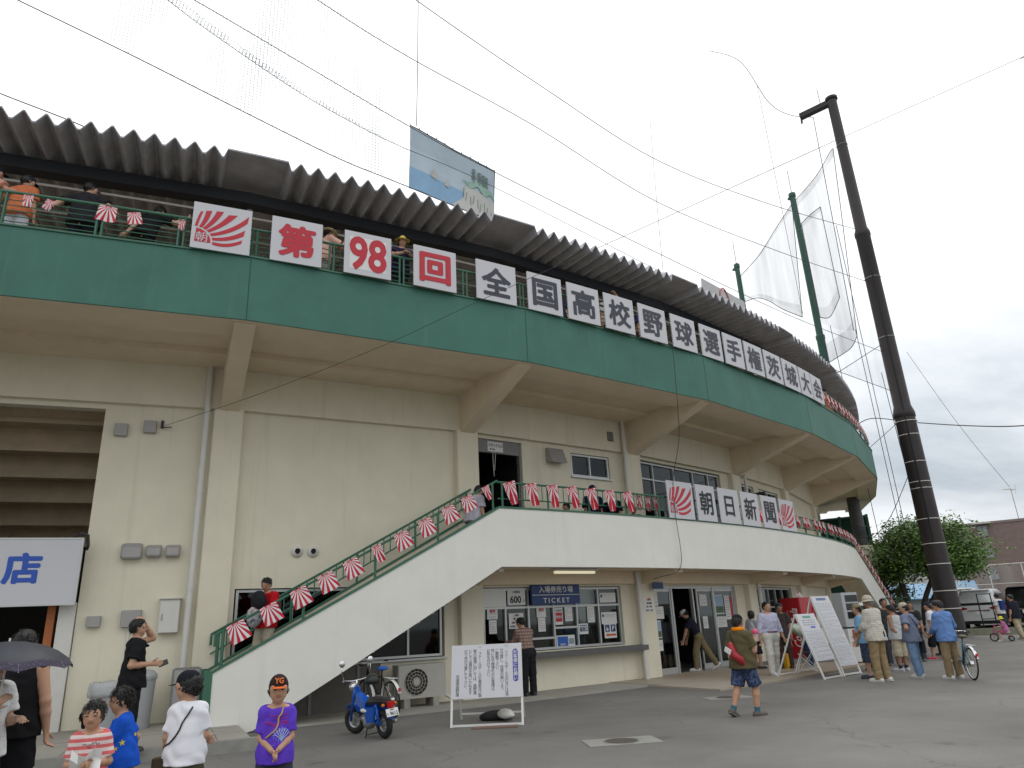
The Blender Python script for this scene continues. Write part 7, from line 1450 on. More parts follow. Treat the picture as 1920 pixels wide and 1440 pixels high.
def blotch_mat(name, cols, scale=30):
    m = bpy.data.materials.new(name); m.use_nodes = True; t = m.node_tree; b = t.nodes['Principled BSDF']; b.inputs['Roughness'].default_value = .9; tc_ = t.nodes.new('ShaderNodeTexCoord'); nz = _n(t, 'ShaderNodeTexNoise', Scale=scale, Detail=3.0); t.links.new(tc_.outputs['Object'], nz.inputs['Vector'])
    r = t.nodes.new('ShaderNodeValToRGB'); r.color_ramp.interpolation = 'CONSTANT'; t.links.new(nz.outputs['Fac'], r.inputs[0]); r.color_ramp.elements[0].color = (*cols[0], 1); r.color_ramp.elements[1].color = (*cols[-1], 1); r.color_ramp.elements[1].position = .58
    if len(cols) > 2: e = r.color_ramp.elements.new(.47); e.color = (*cols[1], 1)
    t.links.new(r.outputs[0], b.inputs['Base Color']); return m
def surf_print(pi, curves, cols, front=1, r=.0022, name='print'):
    """printed line work on a shirt; curves in chest coordinates (u right of the viewer, v up) metres from the chest centre"""
    mb = MB(); o = pi['top']; b = bvh(o); F = Vector(pi['F'])*front; X = Vector(pi['X'])*(-front); c0 = Vector(pi['chest'])
    for pts, ci, w in curves:
        out = []
        for u_, v_ in pts:
            st = c0+X*u_+Vector(pi['U'])*v_+F*.4; h = b.ray_cast(st, -F)
            if h[0] is not None: out.append(h[0]+F*.0015)
        if len(out) > 1: mb.tube(out, w or r, 5, ci)
    if mb.v: return mb.build(name, cols, pi['root'], True)
# ================================================================ the people in the yard, nearest first
gx = lambda x, y, z=0.0: (x, y, z if z else gz(x, y))
clasp = (((.16, .08, -1), (-.52, .62, -.66)))
pi = person('smiling boy in purple T-shirt and orange trimmed cap with clasped hands', (-2.15, 6.66, 0), 198, 1.265, ('tee', (.105, .045, .46)), ('shorts', (.035, .038, .055)), (.05, .05, .06), 1, 'short', ('cap', (.030, .018, .018), (.60, .12, .03)), kid=True, near=True, bw=.86,
     aR=((.14, .10, -1), (-.52, .62, -.50)), aL=((.14, .10, -1), (-.52, .66, -.46)), thumbR=(-.2, .6, .3), thumbL=(-.2, .6, .3), head=(2, 3), curl=45)
HP = pi['HP']; mb = MB(); vs, fs = glyphs('YG', .058, .04); hxv = HP(1, 0, 0)-HP(0, 0, 0); huv = HP(0, 0, 1)-HP(0, 0, 0); hfv = HP(0, 1, 0)-HP(0, 0, 0); s_ = 1/pi['hh']
mb.add([HP(-x*s_*.95, .470-.42*abs(x*s_)**2-.34*max(0, y*s_+.1)**1.0+.015, .40+y*s_) for x, y, z in vs], fs); mb.build('cap_badge', flat((.62, .15, .03), .6), pi['root'])
cv = []
rn = random.Random(11)
for k in range(9): x = -.075+.018*k; cv.append(([(x, .055), (x+.012, .062+rn.uniform(-.01, .01))], 0, .0030)); cv.append(([(.0+.012*k-.02, .030+.004*(k % 2)), (.008+.012*k-.02, .036)], 0, .0034)); cv.append(([(-.09+.011*k, -.002-.004*k+rn.uniform(-.006, .006)), (-.082+.011*k, .022-.004*k)], 0, .0032))
for k in range(3): cv.append(([(.01, .012-.010*k), (.05, .014-.010*k), (.092, .012-.010*k)], 0, .0024))
for k in range(7):
    a = R(140-17*k); cv.append(([(.045, -.14), (.045+.03*math.cos(a), -.14+.05*math.sin(a)), (.045+.085*math.cos(a), -.14+.105*math.sin(a))], 1, .0026)); cv.append(([(.045+.055*math.cos(a), -.14+.075*math.sin(a)), (.045+.085*math.cos(a+.2), -.14+.10*math.sin(a+.2))], 1, .0018))
for k in range(6): cv.append(([(-.09+.014*k, -.165), (-.082+.014*k, -.168)], 2, .004)); cv.append(([(-.02+.02*k, -.10-.01*k), (-.015+.02*k, -.13-.01*k)], 2, .0022))
surf_print(pi, cv, [flat((.40, .02, .12)), flat((.42, .55, .68)), flat((.12, .22, .62))])
strap(pi, pi['sh'][-1]*.55+pi['neckb']*.45+pi['U']*.02, pi['pel']+pi['X']*.05+pi['U']*.10, (.42, .27, .12), .0075, 'camera_strap')

wb = mat('white_tshirt_cloth', (.70, .70, .74), .9, var=.04, vscale=10, bump=.35, bscale=9, spec=.15)
pi = person('boy in white T-shirt and black cap seen from behind with a strap across his back', (-2.89, 6.60, 0), 8, 1.335, ('tee', (.7, .7, .74)), ('shorts', (.075, .068, .040)), (.05, .05, .05), 1, 'short', ('cap', (.012, .013, .018), (.016, .016, .022)), kid=True, near=True, bw=.95, tmat=wb,
     head=(78, 4), aR=((.22, .06, -1), (-.10, 1, -.25)), aL=((.26, -.10, -1), (.02, .34, -1)), twist=-6)
so_, pts_ = strap(pi, pi['sh'][1]*.62+pi['neckb']*.38+pi['U']*.02, pi['pel']-pi['X']*.13+pi['U']*.01, (.035, .03, .028), .0075, 'bag_strap', front=False)
mb = MB(); mb.box((-.15, .02, .575), (.20, .15, .17), bev=.03); mb.xform(Matrix.Translation(pi['root'].location) @ Matrix.Rotation(R(8), 4, 'Z')); tag(mb.build('shoulder_bag', cloth((.055, .042, .026))), 'small dark brown bag at the hip of the boy in the white T-shirt', 'bag')
HP = pi['HP']; mb = MB(); mb.tube([HP(-.30, .30, .08), HP(-.34, .10, .08), HP(-.36, -.05, .06)], .010*pi['hh']*1.6, 5); mb.tube([HP(-.05, .42, .05), HP(-.13, .44, .0), HP(-.24, .40, .02), HP(-.28, .32, .07)], .012*pi['hh']*1.4, 5); mb.build('spectacles', EYE, pi['root'])
mb = MB(); mb.box((0, 0, 0), (.03, .10, .03)); mb.xform(Matrix.Translation(Vector(HP(0, -.50, .20)))); mb.build('cap_buckle', flat((.012, .013, .018)), pi['root'])

ps = stripe_mat('red_white_stripes', (.62, .52, .50), (.56, .125, .125), 19.5, 2, .50)
pi = person('girl in red and white striped T-shirt with side ponytail holding white paper', (-3.42, 6.11, 0), 205, 1.17, ('tee', (.6, .3, .3)), ('skirt', (.45, .12, .13)), (.3, .05, .08), 1, 'tail', None, kid=True, near=True, bw=.85, tmat=ps,
     head=(-8, 4), aR=((.30, .0, -1), (-.55, .85, .02)), aL=((.30, .05, -1), (-.62, .80, .05)), thumbR=(0, .2, 1), thumbL=(0, .2, 1))
mb = MB(); rn = random.Random(2); c_ = (np.array(pi['J'][('w', 1)])+np.array(pi['J'][('w', -1)]))/2; pp = Matrix.Translation(pi['root'].location) @ Matrix.Rotation(R(205), 4, 'Z')
q_ = [[c_+np.array([(i/4-.5)*.20, .055+.05*math.sin(j*1.3+i), -.16+.25*j/4+.03*math.sin(i*2)]) for i in range(5)] for j in range(5)]
for j in range(4):
    for i in range(4): mb.add([pp @ Vector(q_[j][i]), pp @ Vector(q_[j][i+1]), pp @ Vector(q_[j+1][i+1]), pp @ Vector(q_[j+1][i])], [(0, 1, 2, 3)])
tag(mb.build('paper_sheet', M['whitep'], None, True), 'crumpled white paper held in front of the girl in the striped T-shirt', 'paper')
mb = MB(); 
cv = [([(-.05+.02*k, .035+.008*math.sin(k*2)), (-.04+.02*k, .045-.01*math.sin(k*1.3)), (-.035+.02*k, .032)], 0, .0026) for k in range(6)]+[([(-.012, .02), (0, .01), (.012, .02)], 0, .0024)]
surf_print(pi, cv, [flat((.06, .05, .05))])

pi = person('boy in bright blue T-shirt with yellow stars running past, seen from the side', (-3.62, 7.03, 0), 108, 1.25, ('tee', (.012, .085, .50)), ('long', (.16, .17, .21)), (.05, .05, .07), 1, 'short', None, kid=True, near=True, bw=.9, lean=(8, 0),
     head=(10, 2), aR=((.30, -.55, -.8), (.12, .20, -1)), aL=((.1, .55, -.85), (-.1, 1, -.15)), lR=((.05, .5, -1), (0, -.1, -1)), lL=((.05, -.25, -1), (0, -.6, -1)))
b_ = bvh(pi['top']); mb = MB(); rn = random.Random(6)
for (a_, z_, rr) in ((-.12, -.05, .020), (-.03, -.09, .028), (-.15, -.12, .018), (.02, -.13, .022), (.09, -.10, .02), (-.10, .03, .016), (.13, -.13, .020), (-.19, .0, .02)):
    for side in (1, -1):
        st = Vector(pi['chest'])+Vector(pi['X'])*side*.4+Vector(pi['F'])*a_*.9+Vector((0, 0, z_)); h = b_.ray_cast(st, Vector(pi['X'])*-side)
        if h[0] is not None and h[0].z < pi['chest'][2]+.06:
            n_ = h[1] if h[1].dot(Vector(pi['X'])*side) > 0 else -h[1]; e1 = n_.orthogonal().normalized(); e2 = n_.cross(e1)
            mb.add([h[0]+n_*.003+(e1*math.cos(q)+e2*math.sin(q))*rr*(1 if k % 2 == 0 else .45) for k, q in enumerate([i*math.pi/5 for i in range(10)])], [tuple(range(10))], 0 if a_ < .05 else 1)
mb.build('star_print', [flat((.55, .48, .04)), flat((.45, .45, .42))], pi['root'])

person('young man in black T-shirt and trousers shading his eyes by the cream wall', (-5.60, 10.85, .15), -48, 1.75, ('tee', (.012, .012, .014)), ('long', (.012, .012, .014)), (.03, .03, .03), 1, 'short', None, bw=.95, q=.010,
       head=(-16, -4), aL=((.10, .95, .30), (-.40, -.65, .80)), aR=((.18, -.35, -1), (-.15, 1, .02)), thumbL=(0, 0, -1), thumbR=(0, 0, 1))
pm = Matrix.Translation((-5.60, 10.85, .15)) @ Matrix.Rotation(R(-48), 4, 'Z')
mb = MB(); mb.box((0, 0, 0), (.012, .13, .075), bev=.004); mb.xform(pm @ Matrix.Translation((.09, .37, 1.13)) @ Matrix.Rotation(R(20), 4, 'X')); tag(mb.build('phone', flat((.06, .06, .05), .3)), 'dark patterned phone in the hand of the young man in black', 'phone')
person('man in black tank top and shorts seen from behind at the left edge', (-4.70, 7.05, 0), 12, 1.74, ('tank', (.012, .012, .013)), ('shorts', (.013, .013, .015)), (.04, .04, .04), 1, 'short', None, bw=1.08, q=.009, head=(0, 4), face=False, aR=((.26, -.05, -1), (.10, .18, -1)), lR=((.05, .1, -1), (.0, -.1, -1)))
lace = blotch_mat('white_lace', [(.68, .69, .68), (.50, .52, .52)], 70)
pi = person('woman in white lace top holding a dark umbrella at the left edge', (-4.60, 6.56, 0), -100, 1.55, ('tee', (.7, .7, .7)), ('knee', (.05, .05, .06)), (.3, .3, .3), 2, 'bob', None, bw=.95, q=.009, tmat=lace, aR=((.25, .35, -.9), (.0, .85, .6)), aL=((.1, .2, -1), (-.4, .7, .1)))
ub = pi['J'][('w', 1)]; um = Matrix.Translation(pi['root'].location) @ Matrix.Rotation(R(-100), 4, 'Z') @ Matrix.Translation(Vector(ub)+Vector((0, .05, .02)))
ut = thing('umbrella', 'open navy umbrella with patterned border at the left edge of the picture', 'umbrella', um.translation); zo = 1.405-um.translation.z
mb = MB(); mb.tube([(0, 0, -.05), (.0, 0, zo+.26)], .008, 8); mb.build('shaft', M['pvc'], ut); mb = MB(); n = 8; rings = [(0, .235), (.12, .225), (.25, .19), (.37, .13), (.46, .06), (.50, .0)]
for r_, z_ in rings:
    for k in range(48):
        a = 2*math.pi*k/48; w_ = abs(math.sin(a*n/2)); mb.v.append((r_*math.cos(a)*(1-.045*w_*r_/.5), r_*math.sin(a)*(1-.045*w_*r_/.5), zo+z_+.03*w_*(r_/.5)**2))
for i in range(5):
    for k in range(48): k2 = (k+1) % 48; mb.f.append((i*48+k, i*48+k2, (i+1)*48+k2, (i+1)*48+k)); mb.mi.append(1 if i == 4 else 0)
mb.build('canopy', [mat('navy_umbrella_cloth', (.022, .026, .036), .6, var=.1, vscale=8), blotch_mat('umbrella_border', [(.035, .03, .05), (.08, .06, .10)], 60)], ut, True)
for k in range(8): a = 2*math.pi*k/8; mb = MB(); mb.tube([(r_*math.cos(a), r_*math.sin(a), zo+z_-.006) for r_, z_ in rings], .004, 4); mb.build('rib', M['steel'], ut)
mb = MB(); mb.tube([(0, 0, -.12), (0, 0, -.02)], .014, 8); mb.build('handle', M['rubber'], ut)

camo = blotch_mat('navy_camouflage', [(.018, .028, .075), (.035, .055, .13), (.075, .10, .17)], 26)
pi = person('boy in olive T-shirt and camouflage shorts walking with a red sling bag and orange towel', (3.60, 12.72, 0), -58, 1.57, ('tee', (.098, .082, .042)), ('shorts', (.03, .05, .12), .96), (.10, .085, .07), 1, 'short', ('cap', (.010, .010, .013)), bw=1.18, q=.010, head=(6, 2), socks=(.05, .12, .16),
     aR=((.16, .30, -1), (-.35, .62, .72)), aL=((.22, -.10, -1), (.05, .18, -1)), lR=((.05, .30, -1), (.0, -.10, -1)), lL=((.06, -.22, -1), (.0, -.50, -1)), bmat_=camo)
a_, b_ = pi['sh'][-1]*.5+pi['neckb']*.5+pi['U']*.03, pi['pel']+pi['X']*.09-pi['U']*.04
so_, pts_ = strap(pi, a_, b_, (.02, .02, .02), .016, 'bag_strap', front=False)
mb = MB(); pq = [np.array(p)-pi['F']*.055 for p in pts_[4:13]]; mb.tube(pq, [.03, .05, .062, .066, .066, .066, .064, .058, .03], 12); rmx = Matrix.Translation(pi['root'].location) @ Matrix.Rotation(pi['root'].rotation_euler.z, 4, 'Z'); mb.xform(rmx); sbag = tag(mb.build('sling_bag', mat('red_nylon', (.30, .014, .022), .5, var=.1, vscale=12), None, True), 'red sling bag across the back of the boy in the olive T-shirt', 'bag')
mb = MB(); pc = np.array(pts_[7])-pi['F']*.150; mb.box((0, 0, 0), (.13, .012, .08)); mb.xform(rmx @ Matrix.Translation(Vector(pc)) @ Matrix.Rotation(R(28), 4, 'Y')); o = mb.build('white_patch', M['whitep']); o.parent = sbag
mb = MB(); nb = pi['neckb']+pi['U']*.02; mb.tube([nb+pi['X']*.082*math.cos(a)+pi['F']*(.075*math.sin(a)+.0)+pi['U']*(.028-.03*max(0, math.sin(a))) for a in [R(k) for k in range(-200, 21, 20)]], .036, 8); mb.tube(on_surface(pi['top'], [pi['sh'][1]*.6+pi['neckb']*.4+pi['F']*.12-pi['U']*v for v in (.0, .1, .2, .34)], .015), .03, 8); mb.build('towel', cloth((.78, .23, .015)), pi['root'], True)
w_ = pi['J'][('w', 1)]; ct = thing('drink_cup', 'pink shaved ice in a clear cup with a straw held by the boy in olive', 'cup', tuple(rmx @ Vector(w_+np.array([-.02, .06, .05])))); mb = MB(); mb.lathe([(.03, -.08), (.042, .05)], 16); mb.build('cup', M['bag'], ct, True, 40); mb = MB(); mb.ell((0, 0, .07), (.052, .052, .055), 12, 8); mb.build('ice', flat((.62, .09, .19), .5), ct, True); mb = MB(); mb.tube([(0, 0, .08), (-.04, .0, .22)], .005, 6); mb.build('straw', M['pvc'], ct)

chk = stripe_mat('brown_check', (.30, .24, .20), (.16, .085, .075), 14, 2, .42, (.20, .12, .10), 15)
q = P(45.42, 34.35, .035); person('man in brown checked shirt leaning towards the ticket window', tuple(q), 34, 1.72, ('long', (.3, .2, .2)), ('long', (.016, .016, .018)), (.02, .02, .02), 1, 'short', None, lean=(16, 0), head=(15, 12), tmat=chk, tucked=True, face=False, aR=((.15, .6, -1), (-.1, 1, .1)), aL=((.15, .6, -1), (-.1, 1, .15)))
q = P(44.62, 43.6, .04); person('man in white cap, navy polo and khaki trousers stepping into the entrance', tuple(q), 72, 1.82, ('polo', (.016, .017, .030)), ('long', (.19, .155, .085)), (.62, .61, .60), 1, 'short', ('cap', (.68, .68, .66)), lean=(24, 0), head=(10, 22), aR=((.1, .35, -1), (-.05, .3, -1)), aL=((.1, .45, -1), (0, .4, -1)), lR=((.05, -.50, -1), (.02, -.62, -1)), lL=((.05, .28, -1), (.02, .05, -1)), tucked=True, face=False)
person('man in lavender long sleeve shirt and white trousers walking towards the viewer', (6.40, 19.75, .045), 196, 1.80, ('long', (.42, .42, .54)), ('long', (.56, .545, .50)), (.55, .55, .55), 1, 'short', None, bw=1.22, tucked=True, belt=(.10, .025, .025), head=(8, 0), q=.011, aR=((.30, .02, -1), (.10, .10, -1)), aL=((.34, -.02, -1), (.18, .25, -1)), lR=((.06, .16, -1), (0, -.02, -1)), lL=((.05, -.08, -1), (.0, -.26, -1)))
q = P(46.0, 44.6, .045); person('woman with black hair and dark skirt behind the man in lavender, by the column', tuple(q), -60, 1.60, ('tee', (.36, .36, .40)), ('skirt', (.02, .022, .035)), (.03, .03, .03), 1, 'bob', None, face=False, aR=((.12, .2, -1), (0, .8, -.2)))
person('man in dark vest and tie standing behind the man in lavender', (7.45, 21.9, .045), 160, 1.78, ('polo', (.05, .04, .04)), ('long', (.05, .035, .03)), (.02, .02, .02), 3, 'short', None, head=(20, 18), aR=((.1, .4, -1), (-.3, 1, -.1)))
person('man in pale green shirt and jeans bending forward beside the red machine', (8.20, 22.0, .045), 78, 1.74, ('tee', (.42, .47, .38)), ('long', (.025, .035, .085)), (.25, .25, .27), 1, 'short', None, lean=(68, 0), head=(0, -10), aR=((.1, .75, -.7), (-.1, .8, .3)), aL=((.1, .7, -.8), (-.1, .7, .2)), lR=((.06, .12, -1), (.02, -.12, -1)), lL=((.06, .16, -1), (.02, -.10, -1)), face=False)
plaid = blotch_mat('navy_plaid', [(.018, .026, .055), (.03, .045, .09), (.055, .07, .10)], 40)
person('older man in khaki hat, light blue shirt and navy shorts reading the boards', (8.06, 18.12, 0), 66, 1.66, ('tee', (.20, .40, .60)), ('knee', (.03, .04, .08)), (.02, .025, .05), 1, 'short', ('cap', (.20, .17, .10)), head=(12, 4), bmat_=plaid, aR=((.1, .1, -1), (0, .4, -1)), aL=((.1, .15, -1), (0, .5, -.9)), face=False)
grid = stripe_mat('cream_grid_check', (.52, .49, .42), (.38, .36, .32), 20, 2, .16, (.40, .385, .34), 20)
pi = person('tall man in cream checked shirt, khaki trousers and beige hat', (7.98, 17.28, 0), 30, 1.83, ('roll', (.55, .5, .45)), ('long', (.26, .19, .105)), (.55, .52, .47), 3, 'short', ('bucket', (.42, .39, .31)), bw=1.12, q=.011, tmat=grid, head=(14, 6), aR=((.18, .25, -1), (-.2, .75, -.45)), aL=((.18, .25, -1), (-.2, .75, -.45)), lR=((-.02, .02, -1), (-.06, -.16, -1)), lL=((.10, .06, -1), (.08, -.06, -1)), belt=(.012, .012, .014), hairc=GREYH, face=False)
mb = MB(); mb.tube(on_surface(pi['top'], [pi['pel']+pi['U']*v*1.0-pi['F']*.25 for v in (.10, .05, .0)], .01)+[Vector(pi['pel']-pi['F']*.16-pi['U']*.09)], .014, 6); mb.build('belt_tail', flat((.012, .012, .014)), pi['root']); mb = MB(); mb.box((.10, -.17, pi['pel'][2]-.03), (.13, .03, .10), bev=.01); mb.build('blue_cloth', cloth((.03, .07, .35)), pi['root'])
person('man in white cap standing behind the tall man in the checked shirt', (9.2, 20.35, 0), 75, 1.70, ('tee', (.30, .33, .38)), ('long', (.06, .06, .07)), (.1, .1, .1), 1, 'short', ('cap', (.60, .60, .58)), face=False)
person('young man with cropped hair in a dark shirt looking towards the viewer from the queue', (10.3, 21.45, 0), 165, 1.80, ('tee', (.04, .04, .045)), ('long', (.05, .05, .06)), (.1, .1, .1), 3, 'short', None, head=(10, 0))
person('man in sleeveless grey top and beige shorts with hands behind his back', (9.66, 19.72, 0), 28, 1.62, ('tank', (.42, .43, .42)), ('knee', (.42, .37, .27)), (.45, .45, .48), 3, 'short', None, bw=1.12, head=(18, 12), aR=((.12, -.2, -1), (-.45, -.3, -.8)), aL=((.12, -.2, -1), (-.45, -.3, -.8)), socks=(.03, .03, .06), face=False)
person('man in navy polo with white and red shorts seen from behind in the queue', (11.5, 23.2, gz(0, 23.2)), 20, 1.60, ('polo', (.014, .015, .026), (.5, .5, .52)), ('shorts', (.52, .30, .32)), (.5, .52, .5), 1, 'short', None, bw=1.1, face=False)
pi = person('man in blue grey T-shirt, jeans and visor cap with hands on hips', (9.05, 17.82, 0), 40, 1.64, ('tee', (.15, .175, .25)), ('long', (.15, .235, .37)), (.42, .41, .38), 1, 'short', ('cap', (.40, .36, .27)), bw=1.08, q=.011, head=(28, 8), aR=((.55, -.25, -.8), (-.75, .35, -.35)), aL=((.55, -.25, -.8), (-.75, .35, -.35)), lR=((.10, .08, -1), (.05, -.05, -1)), lL=((.06, -.05, -1), (0, -.1, -1)), face=False, tucked=False)
strap(pi, pi['sh'][-1]*.5+pi['neckb']*.5+pi['U']*.02, pi['pel']+pi['X']*.17+pi['U']*.02, (.012, .012, .015), .012, 'bag_strap', front=False)
mb = MB(); mb.box((.20, -.06, .66), (.10, .26, .28), bev=.03); mb.tube([(.19, -.05, .78), (.17, -.06, .92)], .012, 6); mb.xform(Matrix.Translation(pi['root'].location) @ Matrix.Rotation(R(40), 4, 'Z')); tag(mb.build('shoulder_bag', mat('black_nylon', (.013, .014, .016), .6)), 'black shoulder bag at the right hip of the man in the blue grey T-shirt', 'bag')
person('man with backpack and sunglasses behind the man in the visor cap', (11.5, 22.4, gz(0, 22.4)), 150, 1.66, ('tee', (.03, .03, .03)), ('long', (.05, .05, .055)), (.1, .1, .1), 3, 'short', None, head=(30, 0))
pi = person('man in white T-shirt, navy cap, black knee shorts and red shoes stepping left', (12.25, 22.75, gz(0, 22.75)), 55, 1.62, ('tee', (.64, .64, .70)), ('knee', (.016, .016, .018)), (.48, .06, .09), 1, 'short', ('cap', (.020, .022, .035)), head=(15, 5), lR=((.06, -.20, -1), (.03, -.28, -1)), lL=((.06, .25, -1), (0, .08, -1)), aR=((.1, .2, -1), (0, .7, -.5)), face=False)
mb = MB(); rn = random.Random(9); mb.ell((0, 0, 0), (.10, .06, .14), 12, 8); mb.v = [(x+rn.uniform(-.015, .015), y+rn.uniform(-.01, .01), z) for x, y, z in mb.v]; mb.xform(Matrix.Translation((12.42, 22.45, .86))); tag(mb.build('carrier_bag', M['bag'], None, True), 'white carrier bag hanging beside the man in the white T-shirt', 'bag')
person('man in pale pink shirt and navy cap facing left near the tall dark pole', (13.1, 24.0, gz(0, 24)), 100, 1.62, ('tee', (.50, .42, .40)), ('long', (.03, .03, .035)), (.05, .05, .05), 3, 'short', ('cap', (.025, .03, .07), (.5, .5, .5)), head=(20, 4))
pi = person('man in light blue shirt and khaki trousers seen from behind pushing a bicycle', (9.50, 17.16, 0), 14, 1.66, ('long', (.115, .21, .44), (.13, .23, .46)), ('long', (.235, .175, .10)), (.56, .54, .52), 1, 'short', None, bw=1.05, q=.011, head=(24, 12), aR=((.52, .25, -.82), (.40, .72, -.5)), aL=((.12, .25, -1), (-.25, .8, -.4)), lR=((.10, .02, -1), (.05, .0, -1)), lL=((.05, .02, -1), (.03, .0, -1)), face=False)
person('grey shirted person in a cap in front of the foot of the dark pole', (13.0, 23.4, gz(0, 23.4)), 60, 1.40, ('tee', (.25, .25, .24)), ('long', (.05, .05, .06)), (.1, .1, .1), 1, 'short', ('cap', (.32, .30, .22)), face=False)
person('man in navy polo and beige trousers walking at the far right', (19.0, 29.2, gz(0, 29.2)), 20, 1.66, ('polo', (.018, .018, .028)), ('long', (.40, .34, .23)), (.3, .28, .25), 1, 'short', None, bw=1.1, head=(20, 10), aR=((.15, .15, -1), (.05, .3, -1)), lR=((.06, .2, -1), (0, -.1, -1)), lL=((.06, -.15, -1), (0, -.35, -1)), face=False)
person('person in white T-shirt with blue backpack near the silver van', (22.0, 34.8, gz(0, 34.8)), 20, 1.66, ('tee', (.60, .60, .62)), ('long', (.06, .06, .08)), (.1, .1, .1), 1, 'short', None, face=False)
pb_ = MB(); pb_.box((0, -.17, 1.15), (.30, .14, .40), bev=.03); pb_.xform(Matrix.Translation((22.0, 34.8, gz(0, 34.8))) @ Matrix.Rotation(R(20), 4, 'Z')); tag(pb_.build('backpack', cloth((.025, .045, .16))), 'blue backpack worn by the person in white near the silver van', 'bag')
person('small child in yellow hat and pink top on a tricycle near the silver van', (18.2, 28.75, gz(0, 28.75)), 60, 1.02, ('tee', (.42, .14, .28)), ('shorts', (.35, .08, .16)), (.4, .4, .4), 2, 'short', ('bucket', (.70, .60, .05)), kid=True, lean=(10, 0), lR=((.15, .9, -.5), (0, .1, -1)), lL=((.15, .9, -.5), (0, .1, -1)), aR=((.1, .6, -.8), (-.1, 1, -.1)), aL=((.1, .6, -.8), (-.1, 1, -.1)), face=False)
tt = thing('tricycle', 'pink and white child tricycle under the child in the yellow hat', 'tricycle', (18.2, 28.75, gz(0, 28.75)), R(60)); wheel_(tt, .42, .15, .15, .025); 
for s in (-.16, .16): wheel_(tt, -.12, .10, .10, .022, x=s)
mb = MB(); mb.tube([(0, .42, .15), (0, .36, .5), (0, .34, .58)], .02, 6); mb.tube([(0, .37, .36), (0, .05, .30), (0, -.12, .12)], .022, 6); mb.tube([(-.17, -.12, .1), (.17, -.12, .1)], .014, 6); mb.tube([(-.2, .30, .6), (0, .34, .6), (.2, .30, .6)], .014, 6); mb.build('frame', flat((.45, .08, .2)), tt); mb = MB(); mb.box((0, 0, .33), (.2, .22, .04), bev=.02); mb.build('seat', M['whitem'], tt)

# ================================================================ stairs, balcony, upper deck
q = P(45.75, 26.88, .92); pi = person('young man in red T-shirt and beige trousers coming down the stairs with a bundle', tuple(q), 27+128, 1.74, ('tee', (.42, .010, .016)), ('long', (.40, .36, .28)), (.05, .05, .05), 1, 'short', None, q=.011, head=(18, 22), aR=((.16, .05, -1), (-.55, .8, .1)), aL=((.14, .15, -1), (-.6, .8, .1)), lR=((.05, .18, -1), (0, -.05, -1)), lL=((.05, .1, -1), (0, -.3, -1)))
rm = Matrix.Translation(q) @ Matrix.Rotation(R(155), 4, 'Z'); mb = MB(); rn = random.Random(4); mb.ell((0, 0, 0), (.17, .11, .19), 14, 10); mb.v = [(x+rn.uniform(-.012, .012), y+rn.uniform(-.01, .01), z) for x, y, z in mb.v]; mb.xform(rm @ Matrix.Translation((-.02, .24, 1.30))); tag(mb.build('jacket_bundle', cloth((.022, .022, .026)), None, True), 'black jacket bundle in the arms of the young man in red on the stairs', 'clothing')
mb = MB(); mb.ell((0, 0, 0), (.15, .12, .20), 14, 10); mb.v = [(x+rn.uniform(-.02, .02), y+rn.uniform(-.015, .015), z) for x, y, z in mb.v]; mb.xform(rm @ Matrix.Translation((.04, .26, 1.02))); tag(mb.build('carrier_bag', blotch_mat('printed_bag', [(.45, .45, .46), (.30, .30, .33), (.10, .08, .16)], 14), None, True), 'white carrier bag with dark print held below the black bundle on the stairs', 'bag')
q = P(45.75, 32.42, 3.0); person('person with black cap and white towel at the top of the stairs', tuple(q), 32-80, 1.70, ('tee', (.50, .48, .56)), ('long', (.03, .03, .04)), (.1, .1, .1), 1, 'short', ('cap', (.012, .014, .022)), lean=(14, 0), head=(0, 14), face=False)
def bal(lab, ph, r, H_, rz, z=3.1, **k): return person(lab, tuple(P(r, ph, z)), ph+rz, H_, **k)
bal('man in navy cap with white mark and navy shirt standing on the balcony', 36.95, 45.75, 1.80, 165, top=('tee', (.014, .018, .040)), bot=('long', (.02, .02, .03)), hat=('cap', (.014, .018, .036)), skin=1, head=(-10, 10))
bal('man in black cap and dark shirt looking left on the balcony', 37.80, 45.80, 1.68, 110, top=('tee', (.012, .013, .022)), bot=('long', (.02, .02, .03)), hat=('cap', (.010, .010, .014)), skin=1, head=(0, 8), lean=(8, 0))
bal('person with short black hair crouching behind the flags on the balcony', 36.5, 45.4, 1.58, 100, z=2.95, top=('tee', (.30, .26, .20)), bot=('long', (.05, .05, .06)), skin=1, lean=(30, 0), face=False)
bal('man in dark shirt sitting low behind the balcony rail next to the emblem board', 38.75, 45.75, 1.5, 140, z=2.95, top=('tee', (.018, .016, .02)), bot=('long', (.02, .02, .03)), skin=1, lean=(8, 0), head=(10, 20))
mb = MB(); fr_ = frame(45.7, 37.2, 4.08); mb.box((0, 0, .10), (1.1, .30, .04), mx=fr_); tag(mb.build('table', flat((.16, .075, .05))), 'narrow brown table top behind the balcony rail below the man in the navy cap', 'table')
def deck(lab, ph, r, H_, rz, z=8.12, **k): return person(lab, tuple(P(r, ph, z)), ph+rz, H_, **k)
org = (.50, .15, .065)
deck('man in orange baseball shirt and white trousers with his back to the deck railing', 20.95, 47.05, 1.70, -15, top=('tee', org, (.02, .02, .05)), bot=('long', (.55, .54, .60)), hat=('cap', (.016, .018, .035)), head=(-40, 10), lean=(4, 0), aL=((.5, -.15, -.6), (.6, .0, .1)), q=.010)
deck('man in navy cap leaning a bare arm on the deck railing at the left edge', 20.28, 46.9, 1.86, -60, top=('tee', (.55, .26, .20)), bot=('long', (.5, .5, .5)), hat=('cap', (.016, .018, .035)), head=(-10, 10), skin=1, aR=((.4, .5, -.5), (.2, 1, .1)))
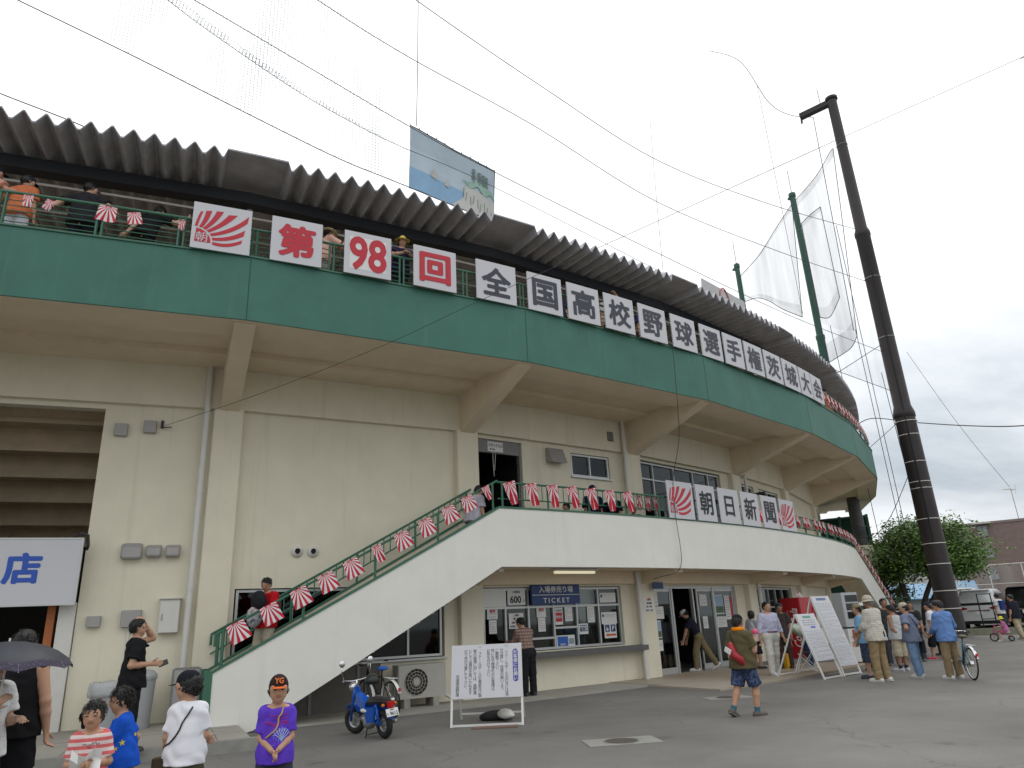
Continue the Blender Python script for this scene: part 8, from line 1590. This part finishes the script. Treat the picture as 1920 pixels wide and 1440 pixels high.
deck('heavy man in black polo shirt and cap leaning on the deck railing with spread arms', 22.18, 46.95, 1.78, -6, top=('polo', (.022, .022, .026), (.04, .04, .05)), bot=('long', (.012, .013, .02)), hat=('cap', (.012, .012, .015), (.3, .3, .3)), bw=1.28, head=(-48, 8), aR=((.75, -.25, -.55), (.35, -.5, -.6)), aL=((.75, -.25, -.55), (.1, -.55, -.6)), face=False, q=.010, skin=2)
deck('person in black T-shirt bending behind the deck railing left of the emblem board', 23.42, 46.85, 1.72, -25, top=('tee', (.014, .014, .016)), bot=('long', (.016, .014, .016)), lean=(18, 8), head=(-20, 30), aR=((.8, .1, -.3), (.3, .4, .5)), aL=((.4, -.4, -.8), (.2, -.5, -.8)), face=False, q=.010, skin=2)
deck('person in pale pink shirt and straw hat leaning on the deck rail between boards', 27.50, 46.95, 1.74, -70, top=('tee', (.60, .36, .29)), bot=('long', (.30, .28, .26)), hat=('straw', (.52, .45, .28)), lean=(12, 0), head=(-10, 6), skin=2, aR=((.3, .8, -.5), (.2, .4, .9)), face=False, q=.010)
deck('woman in yellow straw hat resting folded arms on the deck rail between boards', 29.48, 47.25, 1.62, 180, top=('tee', (.025, .018, .05)), bot=('long', (.02, .02, .03)), hat=('straw', (.55, .42, .10), (.3, .2, .05)), lean=(10, 0), head=(0, 6), aR=((.25, .5, -.7), (-.85, .6, .10)), aL=((.25, .5, -.7), (-.85, .6, .15)), q=.010)
deck('grey haired person raising a hand to the head above the board with 校', 37.0, 46.9, 1.80, 170, top=('tee', (.45, .43, .42)), bot=('long', (.1, .1, .1)), hairc=GREYH, aL=((.7, .2, .4), (-.6, -.1, .9)))
deck('person in yellow green cap peeping over between the boards with 校 and 野', 37.72, 46.9, 1.60, 170, top=('tee', (.45, .55, .18)), bot=('long', (.1, .1, .1)), hat=('cap', (.45, .55, .12)))
deck('grey haired person in purple shirt behind the board with 球', 38.72, 46.9, 1.80, 170, top=('tee', (.06, .035, .22)), bot=('long', (.1, .1, .1)), hairc=GREYH)
deck('person in dark cap standing above the board with 高', 35.2, 46.6, 1.76, 175, top=('tee', (.03, .03, .06)), bot=('long', (.1, .1, .1)), hat=('cap', (.02, .02, .05)))
for ph, lb in ((51.4, 'fan in orange shirt on the far deck, next to the board with 会'), (52.6, 'fan in orange shirt on the far deck, second from the board with 会'), (53.6, 'fan in orange shirt on the far deck, farthest from the board with 会')):
    deck(lb, ph, 47.0, 1.72, 150, top=('tee', org), bot=('long', (.5, .5, .5)), hat=('cap', (.014, .014, .03)), lean=(8, 0), group='orange fans on the far deck')
